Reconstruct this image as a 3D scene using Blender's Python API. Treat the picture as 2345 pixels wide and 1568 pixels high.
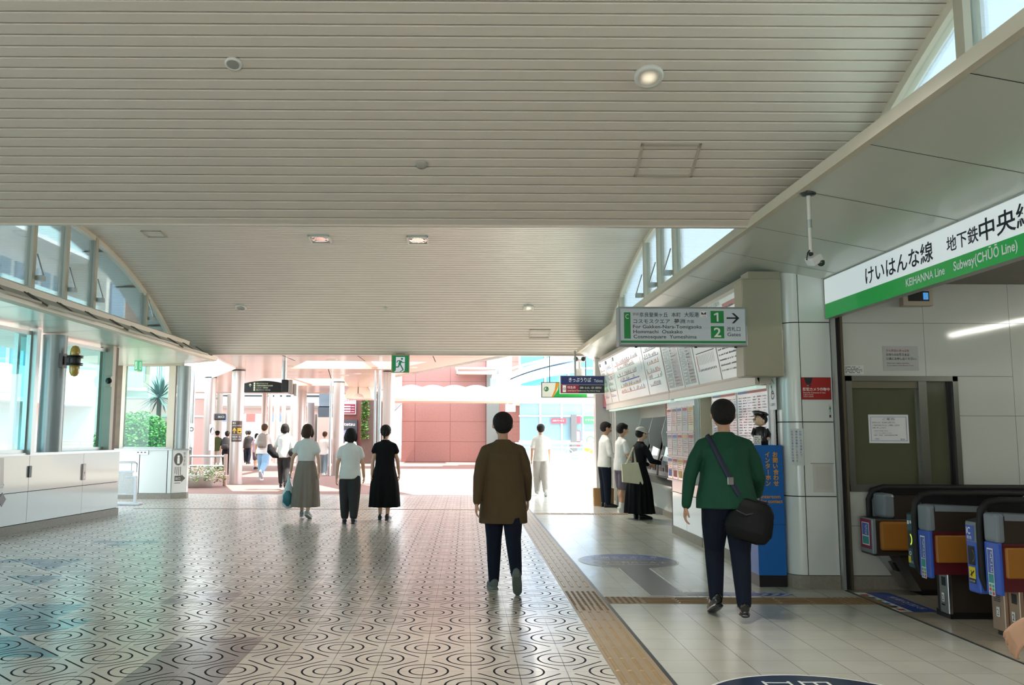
import bpy, bmesh, math, random
from mathutils import Vector, Matrix, noise as mnoise
random.seed(7)
for o in list(bpy.data.objects): bpy.data.objects.remove(o)
SC = bpy.context.scene
COL = SC.collection
PI = math.pi
R = math.radians

# ------------------------------------------------------------------ camera, sky, sun, exposure
CAMH = 1.4767
FPX, CX, CY, PITCH, ROLL, YAW = 1994.35, 1071.18, 765.69, .1134, .0038, .0014
_f = Vector((math.sin(YAW)*math.cos(PITCH), math.cos(YAW)*math.cos(PITCH), math.sin(PITCH)))
_r0 = Vector((math.cos(YAW), -math.sin(YAW), 0)); _u0 = _r0.cross(_f)
_r = math.cos(ROLL)*_r0 + math.sin(ROLL)*_u0
_u = -math.sin(ROLL)*_r0 + math.cos(ROLL)*_u0
cd = bpy.data.cameras.new('camera'); cam = bpy.data.objects.new('camera', cd); COL.objects.link(cam)
cam.matrix_world = Matrix(((_r.x, _u.x, -_f.x, 0), (_r.y, _u.y, -_f.y, 0), (_r.z, _u.z, -_f.z, CAMH), (0, 0, 0, 1)))
cd.sensor_width = 36; cd.lens = FPX/2345*36
cd.shift_x = (1172.5-CX)/2345; cd.shift_y = (CY-784)/2345
cd.clip_start = .05; cd.clip_end = 500
SC.camera = cam

w = bpy.data.worlds.new('sky'); SC.world = w; w.use_nodes = True
bg = w.node_tree.nodes['Background']
bg.inputs[0].default_value = (.80, .91, 1.0, 1); bg.inputs[1].default_value = 2.6

sd = bpy.data.lights.new('sun', 'SUN'); sd.energy = 8.0; sd.angle = R(.6); sd.color = (1, .95, .86)
sun = bpy.data.objects.new('sun', sd); COL.objects.link(sun)
sun.rotation_euler = Vector((-.55, .06, -1)).to_track_quat('-Z', 'Y').to_euler()

SC.view_settings.view_transform = 'Standard'; SC.view_settings.look = 'None'
SC.view_settings.gamma = 1; SC.view_settings.use_curve_mapping = False
SC.view_settings.exposure = 1.25
SC.cycles.max_bounces = 10; SC.cycles.diffuse_bounces = 5; SC.cycles.glossy_bounces = 4
SC.cycles.transparent_max_bounces = 16; SC.cycles.transmission_bounces = 6
SC.cycles.caustics_reflective = False; SC.cycles.caustics_refractive = False
SC.cycles.use_denoising = True
SC.cycles.sample_clamp_indirect = 6

def ray(px, py): return _f + _r*((px-CX)/FPX) - _u*((py-CY)/FPX)
def at_y(px, py, Y):
    d = ray(px, py); return Vector((0, 0, CAMH)) + d*(Y/d.y)
def at_x(px, py, X):
    d = ray(px, py); return Vector((0, 0, CAMH)) + d*(X/d.x)
def at_z(px, py, z=0.0):
    d = ray(px, py); return Vector((0, 0, CAMH)) + d*((z-CAMH)/d.z)

# ------------------------------------------------------------------ materials
def lin(c):
    if isinstance(c, str): c = tuple(int(c[i:i+2], 16) for i in (0, 2, 4))
    return tuple((v/255/12.92 if v/255 <= .04045 else ((v/255+.055)/1.055)**2.4) for v in c[:3]) + (1,)
MATS = {}
class NT:
    def __init__(s, name):
        s.m = bpy.data.materials.new(name); s.m.use_nodes = True; s.t = s.m.node_tree; s.n = s.t.nodes; s.l = s.t.links
        s.b = s.n['Principled BSDF']
    def node(s, typ, **kw):
        n = s.n.new(typ)
        for k, v in kw.items(): setattr(n, k, v)
        return n
    def put(s, sock, v):
        if isinstance(v, (int, float)): sock.default_value = v
        elif isinstance(v, tuple): sock.default_value = v
        else: s.l.new(v, sock)
    def m_(s, op, a, b=0.0, c=None):
        n = s.n.new('ShaderNodeMath'); n.operation = op; s.put(n.inputs[0], a); s.put(n.inputs[1], b)
        if c is not None: s.put(n.inputs[2], c)
        return n.outputs[0]
    def mix(s, fac, a, b):
        n = s.n.new('ShaderNodeMix'); n.data_type = 'RGBA'; s.put(n.inputs[0], fac); s.put(n.inputs[6], a); s.put(n.inputs[7], b); return n.outputs[2]
    def coord(s, which='Object'):
        n = s.n.new('ShaderNodeTexCoord'); return n.outputs[which]
    def xyz(s, v):
        n = s.n.new('ShaderNodeSeparateXYZ'); s.l.new(v, n.inputs[0]); return n.outputs
    def noise(s, scale, detail=3, vec=None, rough=.5):
        n = s.n.new('ShaderNodeTexNoise'); n.inputs['Scale'].default_value = scale; n.inputs['Detail'].default_value = detail; n.inputs['Roughness'].default_value = rough
        s.l.new(vec if vec is not None else s.coord(), n.inputs['Vector']); return n.outputs[0]
    def bump(s, h, strength=.2, dist=.01):
        n = s.n.new('ShaderNodeBump'); n.inputs['Strength'].default_value = strength; n.inputs['Distance'].default_value = dist
        s.l.new(h, n.inputs['Height']); s.l.new(n.outputs[0], s.b.inputs['Normal'])
def mat(name, col, rough=.5, metal=0., spec=.5, var=.0, vscale=4., bump=0., bscale=40., emit=0., coat=0., two=None):
    if name in MATS: return MATS[name]
    t = NT(name); b = t.b; c = lin(col)
    b.inputs['Roughness'].default_value = rough; b.inputs['Metallic'].default_value = metal
    b.inputs['Specular IOR Level'].default_value = spec; b.inputs['Coat Weight'].default_value = coat
    b.inputs['Coat Roughness'].default_value = .05
    if var:
        nz = t.noise(vscale, 4)
        d = tuple(v*(1-var) for v in c[:3]) + (1,); e = tuple(min(1, v*(1+var)) for v in c[:3]) + (1,)
        if two: e = lin(two)
        t.l.new(t.mix(nz, d, e), b.inputs['Base Color'])
    else: b.inputs['Base Color'].default_value = c
    if bump: t.bump(t.noise(bscale, 3), bump, .01)
    if emit:
        b.inputs['Emission Color'].default_value = c; b.inputs['Emission Strength'].default_value = emit
    MATS[name] = t.m; return t.m
def glass(name, tint, refl=.5, rough=.0):
    t = NT(name); t.n.remove(t.b); out = t.n['Material Output']
    tr = t.node('ShaderNodeBsdfTransparent'); tr.inputs[0].default_value = lin(tint)
    gl = t.node('ShaderNodeBsdfGlossy'); gl.inputs[0].default_value = (1, 1, 1, 1); gl.inputs['Roughness'].default_value = rough
    fr = t.node('ShaderNodeFresnel'); fr.inputs[0].default_value = 1.5
    mx = t.node('ShaderNodeMixShader'); t.l.new(t.m_('MULTIPLY', fr.outputs[0], refl*2), mx.inputs[0]); t.l.new(tr.outputs[0], mx.inputs[1]); t.l.new(gl.outputs[0], mx.inputs[2])
    t.l.new(mx.outputs[0], out.inputs[0]); MATS[name] = t.m; return t.m

# ------------------------------------------------------------------ mesh building
ORG = {}
class MB:
    def __init__(s): s.v = []; s.f = []; s.mi = []; s.sm = []; s.mats = []
    def mid(s, m):
        if m is None: m = s.mats[0] if s.mats else mat('white_paint', 'e4e6e2')
        if m not in s.mats: s.mats.append(m)
        return s.mats.index(m)
    def add(s, vs, fs, m=None, smooth=False):
        o = len(s.v); i = s.mid(m)
        s.v += [tuple(p) for p in vs]
        for f in fs: s.f.append([o+k for k in f]); s.mi.append(i); s.sm.append(smooth)
        return s
    def quad(s, a, b, c, d, m=None): return s.add([a, b, c, d], [(0, 1, 2, 3)], m)
    def box(s, x0, x1, y0, y1, z0, z1, m=None, M=None):
        if x0 > x1: x0, x1 = x1, x0
        if y0 > y1: y0, y1 = y1, y0
        if z0 > z1: z0, z1 = z1, z0
        vs = [Vector((x, y, z)) for z in (z0, z1) for y in (y0, y1) for x in (x0, x1)]
        if M: vs = [M @ p for p in vs]
        return s.add(vs, [(0, 2, 3, 1), (4, 5, 7, 6), (0, 1, 5, 4), (2, 6, 7, 3), (0, 4, 6, 2), (1, 3, 7, 5)], m)
    def bbox(s, x0, x1, y0, y1, z0, z1, m=None, bev=.005, seg=2, M=None):
        bm = bmesh.new(); bmesh.ops.create_cube(bm, size=1)
        for v in bm.verts: v.co = Vector((x0+(x1-x0)*(v.co.x+.5), y0+(y1-y0)*(v.co.y+.5), z0+(z1-z0)*(v.co.z+.5)))
        bmesh.ops.bevel(bm, geom=bm.edges[:], offset=bev, segments=seg, profile=.5, affect='EDGES')
        return s.frombm(bm, m, M)
    def frombm(s, bm, m=None, M=None, smooth=False):
        bm.verts.index_update(); vs = [(M @ v.co if M else v.co.copy()) for v in bm.verts]
        fs = [[v.index for v in f.verts] for f in bm.faces]; bm.free(); return s.add(vs, fs, m, smooth)
    def prism(s, pts, axis, a, b, m=None):
        """closed 2D outline extruded along an axis; pts are the other two coordinates in xyz order"""
        def P(p, t): return {'x': (t, p[0], p[1]), 'y': (p[0], t, p[1]), 'z': (p[0], p[1], t)}[axis]
        n = len(pts); vs = [P(p, a) for p in pts] + [P(p, b) for p in pts]
        ar = sum(pts[i][0]*pts[(i+1) % n][1]-pts[(i+1) % n][0]*pts[i][1] for i in range(n))
        flip = (ar > 0) == (axis != 'y')
        if b < a: flip = not flip
        fs = [list(range(n)), list(range(2*n-1, n-1, -1))] + [(i, i+n, (i+1) % n+n, (i+1) % n) for i in range(n)]
        if flip: fs = [list(reversed(f)) for f in fs]
        return s.add(vs, fs, m)
    def tube(s, pts, r, m=None, n=10, smooth=True, ref=None):
        """loft of rings along pts; r: number, list of numbers or list of (a, b)"""
        pts = [Vector(p) for p in pts]; k = len(pts)
        rr = [r]*k if isinstance(r, (int, float)) else list(r)
        rr = [(q, q) if isinstance(q, (int, float)) else q for q in rr]
        vs = []; prev = None
        for i, p in enumerate(pts):
            d = (pts[min(i+1, k-1)]-pts[max(i-1, 0)])
            d = d.normalized() if d.length > 1e-9 else Vector((0, 0, 1))
            if ref is not None: x = Vector(ref)
            else: x = prev if prev is not None else (Vector((1, 0, 0)) if abs(d.x) < .9 else Vector((0, 1, 0)))
            x = x-d*x.dot(d); x = x.normalized() if x.length > 1e-6 else d.orthogonal().normalized(); y = d.cross(x); prev = x
            for j in range(n):
                t = 2*PI*j/n; vs.append(p+x*math.cos(t)*rr[i][0]+y*math.sin(t)*rr[i][1])
        fs = [(i*n+j, i*n+(j+1) % n, (i+1)*n+(j+1) % n, (i+1)*n+j) for i in range(k-1) for j in range(n)]
        s.add(vs, fs, m, smooth)
        s.add([vs[j] for j in range(n)], [list(range(n-1, -1, -1))], m); s.add([vs[(k-1)*n+j] for j in range(n)], [list(range(n))], m)
        return s
    def lathe(s, prof, c, m=None, n=24, smooth=True, M=None):
        vs = []
        for r, z in prof:
            for j in range(n):
                t = 2*PI*j/n; p = Vector((r*math.cos(t), r*math.sin(t), z)); p = (M @ p) if M else p; vs.append(p+Vector(c))
        k = len(prof); fs = [(i*n+j, i*n+(j+1) % n, (i+1)*n+(j+1) % n, (i+1)*n+j) for i in range(k-1) for j in range(n)]
        s.add(vs, fs, m, smooth)
        if prof[0][0] > 1e-6: s.add([vs[j] for j in range(n)], [list(range(n-1, -1, -1))], m)
        if prof[-1][0] > 1e-6: s.add([vs[(k-1)*n+j] for j in range(n)], [list(range(n))], m)
        return s
    def cyl(s, a, b, r, m=None, n=16): return s.tube([a, b], r, m, n)
    def ball(s, c, r, m=None, n=16, k=10, M=None):
        r = (r, r, r) if isinstance(r, (int, float)) else r
        vs = []; 
        for i in range(k+1):
            t = PI*i/k
            for j in range(n):
                q = 2*PI*j/n; p = Vector((r[0]*math.sin(t)*math.cos(q), r[1]*math.sin(t)*math.sin(q), -r[2]*math.cos(t)))
                vs.append(Vector(c)+(M @ p if M else p))
        return s.add(vs, [(i*n+j, i*n+(j+1) % n, (i+1)*n+(j+1) % n, (i+1)*n+j) for i in range(k) for j in range(n)], m, True)
    def build(s, name, parent=None, kind=None, weld=False, origin=None):
        me = bpy.data.meshes.new(name)
        if parent is not None: off = ORG[parent.name]
        elif origin is not None: off = Vector(origin)
        elif kind == 'structure': off = Vector((0, 0, 0))
        else:
            xs = [p[0] for p in s.v]; ys = [p[1] for p in s.v]; zs = [p[2] for p in s.v]
            off = Vector(((min(xs)+max(xs))/2, (min(ys)+max(ys))/2, min(zs)))
        me.from_pydata([(p[0]-off.x, p[1]-off.y, p[2]-off.z) for p in s.v], [], s.f)
        for mm in s.mats: me.materials.append(mm)
        me.polygons.foreach_set('material_index', s.mi); me.polygons.foreach_set('use_smooth', s.sm)
        me.validate(); me.update()
        o = bpy.data.objects.new(name, me); COL.objects.link(o)
        if parent is not None: o.parent = parent
        else: o.location = off
        ORG[o.name] = off
        if kind: o['kind'] = kind
        return o
def tag(o, label, cat, group=None, kind=None):
    o['label'] = label; o['category'] = cat
    if group: o['group'] = group
    if kind: o['kind'] = kind
    return o
def thing(name, label, cat, loc, group=None):
    o = bpy.data.objects.new(name, None); COL.objects.link(o); o.location = loc; o.empty_display_size = .2
    ORG[o.name] = Vector(loc); return tag(o, label, cat, group)
def struct(name, mb, parent=None): return mb.build(name, parent, 'structure')

# ------------------------------------------------------------------ flat drawing (letters, arrows, stripes) on a surface
_TC = {}
def text_geo(body, bold=0.0):
    k = (body, bold)
    if k in _TC: return _TC[k]
    c = bpy.data.curves.new('t', 'FONT'); c.body = body; c.resolution_u = 3; c.offset = bold
    o = bpy.data.objects.new('t', c); COL.objects.link(o)
    me = bpy.data.meshes.new_from_object(o.evaluated_get(bpy.context.evaluated_depsgraph_get()))
    vs = [(v.co.x, v.co.y) for v in me.vertices]; fs = [list(p.vertices) for p in me.polygons]
    bpy.data.objects.remove(o); bpy.data.curves.remove(c); bpy.data.meshes.remove(me)
    _TC[k] = (vs, fs); return vs, fs
class Pl:
    """plane with origin O (lower left), right vector u, up vector v; coordinates in metres"""
    def __init__(s, mb, O, u, v, W=1, H=1): s.mb = mb; s.O = Vector(O); s.u = Vector(u).normalized(); s.v = Vector(v).normalized(); s.n = s.u.cross(s.v); s.W = W; s.H = H
    def P(s, x, y, l=.0015): return s.O+s.u*x+s.v*y+s.n*l
    def rect(s, x0, y0, x1, y1, m, l=.0015): s.mb.add([s.P(x0, y0, l), s.P(x1, y0, l), s.P(x1, y1, l), s.P(x0, y1, l)], [(0, 1, 2, 3)], m); return s
    def poly(s, pts, m, l=.0015): s.mb.add([s.P(x, y, l) for x, y in pts], [list(range(len(pts)))], m); return s
    def disc(s, x, y, r, m, l=.0015, n=24, ry=None): return s.poly([(x+r*math.cos(2*PI*i/n), y+(ry or r)*math.sin(2*PI*i/n)) for i in range(n)], m, l)
    def ring(s, x, y, r, w, m, l=.0015, n=28, ry=None, a0=0, a1=360):
        ry = ry or r; full = a1-a0 >= 360; vs = []
        for i in range(n+1):
            t = R(a0+(a1-a0)*i/n); vs += [s.P(x+r*math.cos(t), y+ry*math.sin(t), l), s.P(x+(r-w)*math.cos(t), y+(ry-w)*math.sin(t), l)]
        s.mb.add(vs, [(2*i, 2*i+2, 2*i+3, 2*i+1) for i in range(n)], m); return s
    def line(s, x0, y0, x1, y1, w, m, l=.0015):
        d = Vector((x1-x0, y1-y0)); d.normalize(); nx, ny = -d.y*w/2, d.x*w/2
        return s.poly([(x0-nx, y0-ny), (x1-nx, y1-ny), (x1+nx, y1+ny), (x0+nx, y0+ny)], m, l)
    def text(s, body, x, y, h, m, w=None, bold=.0, l=.003, mirror=False, align='l', rot=0):
        """h: cap / kanji height; w: total width to fit"""
        vs, fs = text_geo(body, bold)
        if not vs: return s
        xs = [p[0] for p in vs]; x0, x1 = min(xs), max(xs)
        sy = h/(.92 if any(ord(ch) > 0x2fff for ch in body) else .70)
        sx = w/(x1-x0) if w else sy*.95
        tw = (x1-x0)*sx; ox = x-(0 if align == 'l' else tw/2 if align == 'c' else tw)
        off = .08 if any(ord(ch) > 0x2fff for ch in body) else 0
        out = []
        for p in vs:
            a, b = (p[0]-x0)*sx, (p[1]+off)*sy
            if mirror: a = tw-a
            if rot: a, b = -b, a
            out.append(s.P(ox+a, y+b, l))
        s.mb.add(out, fs, m); return s
    def vtext(s, body, x, ytop, size, m, pitch=1.05, bold=0., l=.003):
        for i, ch in enumerate(body):
            if ch == 'ー': s.rect(x+size*.42, ytop-size*(i*pitch+.95), x+size*.56, ytop-size*(i*pitch+.1), m, l)
            else: s.text(ch, x, ytop-size*(i*pitch+1), size, m, bold=bold, l=l)
        return s
    def dashes(s, x0, y0, x1, rows, pitch, h, m, rnd, l=.002, dens=.8):
        for k in range(rows):
            x = x0; y = y0-k*pitch; end = x1-(x1-x0)*rnd.random()*.35
            while x < end:
                ww = h*(.5+rnd.random()*1.0)
                if rnd.random() < dens: s.rect(x, y, min(x+ww, x1), y+h*(.7+.3*rnd.random()), m, l)
                x += ww+h*.25
        return s
# ================================================================== common finishes
M_WHITE = mat('white_enamel_panel', 'dfe3df', .12, spec=.5, var=.02, vscale=.8)
M_WALLG = mat('white_glossy_wall_panel', 'd6dad4', .08, spec=.5, var=.02, vscale=.6)
M_JOINT = mat('dark_panel_joint', '2c2f30', .8)
M_SLAT = mat('beige_metal_slat', 'dad0c2', .38, spec=.4, var=.03, vscale=1.2)
M_GAP = mat('dark_gap_between_slats', '2a2622', .9)
M_SOFF = mat('grey_white_soffit', 'd0d4c9', .22, spec=.45, var=.03, vscale=.7)
M_CREAM = mat('cream_painted_fascia', 'd6ccb8', .4, var=.05, vscale=3)
M_BEIGE = mat('beige_painted_metal', 'b9b09c', .45, var=.06, vscale=5)
M_STEEL = mat('brushed_stainless', 'b8babb', .28, metal=1.0, var=.05, vscale=20)
M_ALU = mat('aluminium_frame', 'aeb2ae', .38, metal=.6)
M_BLACK = mat('black_plastic', '0c0d10', .35)
M_DKGREY = mat('dark_grey_plastic', '34373b', .4)
M_STONE = mat('grey_granite_base', '8d877b', .55, var=.25, vscale=30)
M_GLASS = glass('clear_window_glass', 'eef6f6', .5)
M_GLASSB = glass('green_tinted_window_glass', 'a2dbe0', .5)
M_GLASSC = glass('pale_clerestory_glass', 'e6f1f5', .45)
M_INK = mat('dark_navy_print', '14202c', .6)
M_PRINTW = mat('white_print', 'f4f6f4', .5)
M_COLUMN = mat('silver_pink_column_paint', 'bdb0ab', .3, metal=.35, spec=.5)
M_RUBBER = mat('black_rubber', '0a0a0b', .6)

# ================================================================== floors
X0, Y0 = -1.4635, 5.654
def tile_pattern(name, base, alt):
    t = NT(name); co = t.coord(); x, y, z = t.xyz(co)
    u = t.m_('DIVIDE', t.m_('SUBTRACT', x, X0), .3); v = t.m_('DIVIDE', t.m_('SUBTRACT', y, Y0), .3)
    a = t.m_('MULTIPLY', t.m_('ADD', u, v), .5); b = t.m_('MULTIPLY', t.m_('SUBTRACT', u, v), .5)
    fa = t.m_('SUBTRACT', a, t.m_('ROUND', a)); fb = t.m_('SUBTRACT', b, t.m_('ROUND', b))
    du = t.m_('ADD', fa, fb); dv = t.m_('SUBTRACT', fa, fb)
    r = t.m_('SQRT', t.m_('ADD', t.m_('MULTIPLY', du, du), t.m_('MULTIPLY', dv, dv)))
    def near(val, c, wd): return t.m_('LESS_THAN', t.m_('ABSOLUTE', t.m_('SUBTRACT', val, c)), wd)
    g = t.m_('MAXIMUM', near(r, .52, .0225), near(r, .285, .0225))
    A = t.m_('ABSOLUTE', fa); B = t.m_('ABSOLUTE', fb)
    st = t.m_('MULTIPLY', t.m_('GREATER_THAN', t.m_('MAXIMUM', A, B), (.5-.016)), t.m_('LESS_THAN', t.m_('MINIMUM', A, B), .355))
    g = t.m_('MAXIMUM', g, st)
    ju = t.m_('ABSOLUTE', t.m_('SUBTRACT', u, t.m_('ROUND', u))); jv = t.m_('ABSOLUTE', t.m_('SUBTRACT', v, t.m_('ROUND', v)))
    j1 = t.m_('LESS_THAN', ju, .0085); j2 = t.m_('LESS_THAN', jv, .0055)
    wn = t.node('ShaderNodeTexWhiteNoise'); wn.noise_dimensions = '2D'
    cb = t.node('ShaderNodeCombineXYZ'); t.l.new(t.m_('FLOOR', u), cb.inputs[0]); t.l.new(t.m_('FLOOR', v), cb.inputs[1]); t.l.new(cb.outputs[0], wn.inputs['Vector'])
    nz = t.noise(5, 4, co)
    c = t.mix(t.m_('MULTIPLY_ADD', nz, .6, t.m_('MULTIPLY', wn.outputs[0], .4)), lin(base), lin(alt))
    c = t.mix(t.m_('MULTIPLY', t.m_('MAXIMUM', j1, t.m_('MULTIPLY', j2, .6)), .75), c, lin('4a4643'))
    c = t.mix(g, c, lin('0d0f1a'))
    t.l.new(c, t.b.inputs['Base Color'])
    t.l.new(t.m_('MULTIPLY_ADD', g, .4, t.m_('MULTIPLY_ADD', nz, .12, .17)), t.b.inputs['Roughness'])
    t.l.new(t.m_('MULTIPLY_ADD', g, -.45, .55), t.b.inputs['Specular IOR Level'])
    t.bump(t.m_('ADD', t.m_('MULTIPLY', g, -1.0), t.m_('MULTIPLY', t.noise(90, 2, co), .04)), .35, .004)
    return t.m
FT = tile_pattern('ring_pattern_tile_beige', 'c9c1b9', 'd8d0c8')
FT_D = tile_pattern('ring_pattern_tile_dark', '787376', '867f81')
FT_B = tile_pattern('ring_pattern_tile_blue', '4f8090', '5b8c9a')
def grid_tile(name, base, alt, px, py, ox, oy, joint):
    t = NT(name); co = t.coord(); x, y, z = t.xyz(co)
    u = t.m_('DIVIDE', t.m_('SUBTRACT', x, ox), px); v = t.m_('DIVIDE', t.m_('SUBTRACT', y, oy), py)
    ju = t.m_('ABSOLUTE', t.m_('SUBTRACT', u, t.m_('ROUND', u))); jv = t.m_('ABSOLUTE', t.m_('SUBTRACT', v, t.m_('ROUND', v)))
    j1 = t.m_('LESS_THAN', ju, .0065); j2 = t.m_('MULTIPLY', t.m_('LESS_THAN', jv, .0055), .7)
    wn = t.node('ShaderNodeTexWhiteNoise'); wn.noise_dimensions = '2D'
    cb = t.node('ShaderNodeCombineXYZ'); t.l.new(t.m_('FLOOR', u), cb.inputs[0]); t.l.new(t.m_('FLOOR', v), cb.inputs[1]); t.l.new(cb.outputs[0], wn.inputs['Vector'])
    nz = t.noise(3, 5, co)
    c = t.mix(t.m_('MULTIPLY_ADD', nz, .7, t.m_('MULTIPLY', wn.outputs[0], .3)), lin(base), lin(alt))
    c = t.mix(t.m_('MULTIPLY', t.m_('MAXIMUM', j1, j2), .85), c, lin(joint))
    t.l.new(c, t.b.inputs['Base Color'])
    t.l.new(t.m_('MULTIPLY_ADD', nz, .14, .17), t.b.inputs['Roughness']); t.b.inputs['Specular IOR Level'].default_value = .5
    t.bump(t.m_('ADD', t.m_('MULTIPLY', t.m_('MAXIMUM', j1, j2), -.6), t.m_('MULTIPLY', t.noise(140, 2, co), .06)), .25, .003)
    return t.m
FR = grid_tile('pale_stone_tile', 'b2b3aa', 'c6c6bc', .3008, .3, 2.4332, 5.6358, '3a3c3e')
FR_G = grid_tile('brownish_stone_tile', '9f9688', 'b0a698', .3008, .3, 2.4332, 5.6358, '4a4640')

def inside(p, poly):
    x, y = p; c = False; n = len(poly)
    for i in range(n):
        x1, y1 = poly[i]; x2, y2 = poly[(i+1) % n]
        if (y1 > y) != (y2 > y) and x < (x2-x1)*(y-y1)/(y2-y1)+x1: c = not c
    return c
def T(c, r): return (X0+.3*c, Y0+.3*r)
DARK = [[T(-2, 3.01), T(0, 3.01), T(0, -3), T(-2, -3)], [(-2.6, 8.36), (-2.07, 8.36), (-2.07, 7.75), (-2.6, 7.75)]]
BLUE = [[(-3.56, 6.56), (-3.26, 6.56), (-2.66, 5.954), (-3.56, 5.954)],
        [(-3.86, 7.754), (-3.26, 7.754), (-3.26, 7.154), (-2.96, 7.154), (-2.96, 6.854), (-3.26, 6.56), (-3.86, 7.154)],
        [(-5.66, 10.45), (-4.36, 10.45), (-4.46, 9.55), (-4.96, 10.05)], [(-4.76, 9.25), (-4.16, 9.25), (-4.16, 8.65)], [(-5.06, 12.25), (-4.16, 12.25), (-4.46, 11.65)]]
fl = MB()
for m in (FT, FT_D, FT_B): fl.mid(m)
for c in range(-22, 8):
    for r in range(-40, 53):
        x, y = T(c, r); x1 = min(x+.3, .92)
        if x > .91 or y > 21.3: continue
        y1 = min(y+.3, 21.3)
        if r < -6 or r > 24: tri = False
        else: tri = True
        def pick(px, py):
            for P in DARK:
                if inside((px, py), P): return FT_D
            for P in BLUE:
                if inside((px, py), P): return FT_B
            return FT
        if not tri: fl.quad((x, y, 0), (x1, y, 0), (x1, y1, 0), (x, y1, 0), FT); continue
        if (c+r) % 2 == 0: # rings at lower-left / upper-right: stroke joins the other corners
            ts = [((x, y), (x1, y), (x, y1)), ((x1, y), (x1, y1), (x, y1))]
        else: ts = [((x, y), (x1, y), (x1, y1)), ((x, y), (x1, y1), (x, y1))]
        for q in ts:
            cx = sum(p[0] for p in q)/3; cy = sum(p[1] for p in q)/3
            fl.add([(p[0], p[1], 0) for p in q], [(0, 1, 2)], pick(cx, cy))
struct('floor_concourse', fl)
f2 = MB(); f2.quad((.92, -6.5, 0), (3.64, -6.5, 0), (3.64, 21.3, 0), (.92, 21.3, 0), FR); f2.quad((3.64, 8.7, 0), (4.2, 8.7, 0), (4.2, 21.3, 0), (3.64, 21.3, 0), FR)
struct('floor_ticket_side', f2)
f3 = MB(); f3.quad((3.64, -6.5, 0), (13, -6.5, 0), (13, 8.7, 0), (3.64, 8.7, 0), FR_G); struct('floor_gate_area', f3)

# joints and thin metal strips
tr = MB(); tr.box(1.235, 1.262, -6, 21.3, -.002, .003, mat('dark_floor_joint', '2b3138', .4, metal=.4)); struct('trim_1', tr)
tr = MB(); tr.box(-6.5, .9, 17.28, 17.36, -.002, .003, mat('brown_expansion_joint', '7a6248', .5)); struct('trim_2', tr)
tr = MB(); tr.box(3.628, 3.65, -6, 8.55, -.002, .003, mat('gate_threshold_line', '30373a', .5)); struct('trim_3', tr)
tr = MB(); tr.box(-7.5, 3.3, 21.25, 21.42, -.004, .004, mat('pale_threshold_stone', 'b7a8a0', .5, var=.1, vscale=8)); struct('trim_4', tr)

M_TACT = mat('tan_tactile_tile', 'a08a6c', .45, var=.12, vscale=6)
M_TACR = mat('tan_tactile_ridge', '9c7f52', .4, var=.1, vscale=6)
M_TACB = mat('brown_tactile_ridge', '86673f', .45, var=.12, vscale=9)
tp = MB(); tp.mid(M_TACT)
tp.box(.925, 1.235, -3, 21.2, -.001, .002, M_TACT)
y = 5.36-.3*20
k = 0
def ridge(mb, x0, x1, y0, y1, m, z=.0065, b=.006):
    vs = [(x0, y0, .002), (x1, y0, .002), (x1, y1, .002), (x0, y1, .002), (x0+b, y0+b, z), (x1-b, y0+b, z), (x1-b, y1-b, z), (x0+b, y1-b, z)]
    mb.add(vs, [(4, 5, 6, 7), (0, 1, 5, 4), (1, 2, 6, 5), (2, 3, 7, 6), (3, 0, 4, 7)], m)
yy = 1.46
while yy < 21:
    if not 7.56 < yy < 8.4:
        for i in range(4): ridge(tp, .945+i*.075, .975+i*.075, yy+.01, yy+.29, M_TACR)
    yy += .3
    if abs(yy-7.46) < .01: yy = 7.46
yy = 7.56
while yy < 8.45:
    for i in range(6): ridge(tp, .938+i*.05, .966+i*.05, yy, yy+.028, M_TACB, .007, .007)
    yy += .045
tag(struct('tactile_paving', tp), 'tan strip of ridged guide tiles running straight down the hall', 'tactile paving')
def cross(name, x0, x1, y0, y1, dots, label, barx=True):
    m = MB(); m.box(x0, x1, y0, y1, -.001, .002, M_TACT if not barx else mat('brown_tactile_tile', '8d7350', .5, var=.12, vscale=7))
    for a, b in dots:
        xx = a
        while xx < b-.03:
            q = y0+.02
            while q < y1-.03: ridge(m, xx, xx+.03, q, q+.03, M_TACB, .007, .007); q += .052
            xx += .052
    xs = x0
    for i in range(4):
        q = y0+.03+i*(y1-y0-.04)/4
        segs = [(x0, x1)]
        for a, b in dots: segs = [s for sg in segs for s in ((sg[0], min(sg[1], a)), (max(sg[0], b), sg[1])) if s[1]-s[0] > .05]
        for a, b in segs:
            xx = a
            while xx < b-.05: ridge(m, xx+.01, min(xx+.29, b), q, q+.035, M_TACB, .007, .008); xx += .3
    return tag(struct(name, m), label, 'tactile paving')
cross('tactile_paving', 1.265, 3.62, 7.86, 8.17, [(1.27, 1.58), (3.3, 3.62)], 'brown ridged guide strip crossing to the ticket gates')
cross('tactile_paving', 3.655, 3.72, 7.7, 8.32, [(3.655, 3.72)], 'narrow dotted warning tiles beside the blue floor mat')
cross('tactile_paving', 1.265, 3.05, 16.38, 16.62, [(2.3, 3.05)], 'far ridged guide strip leading to the ticket machines')

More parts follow.
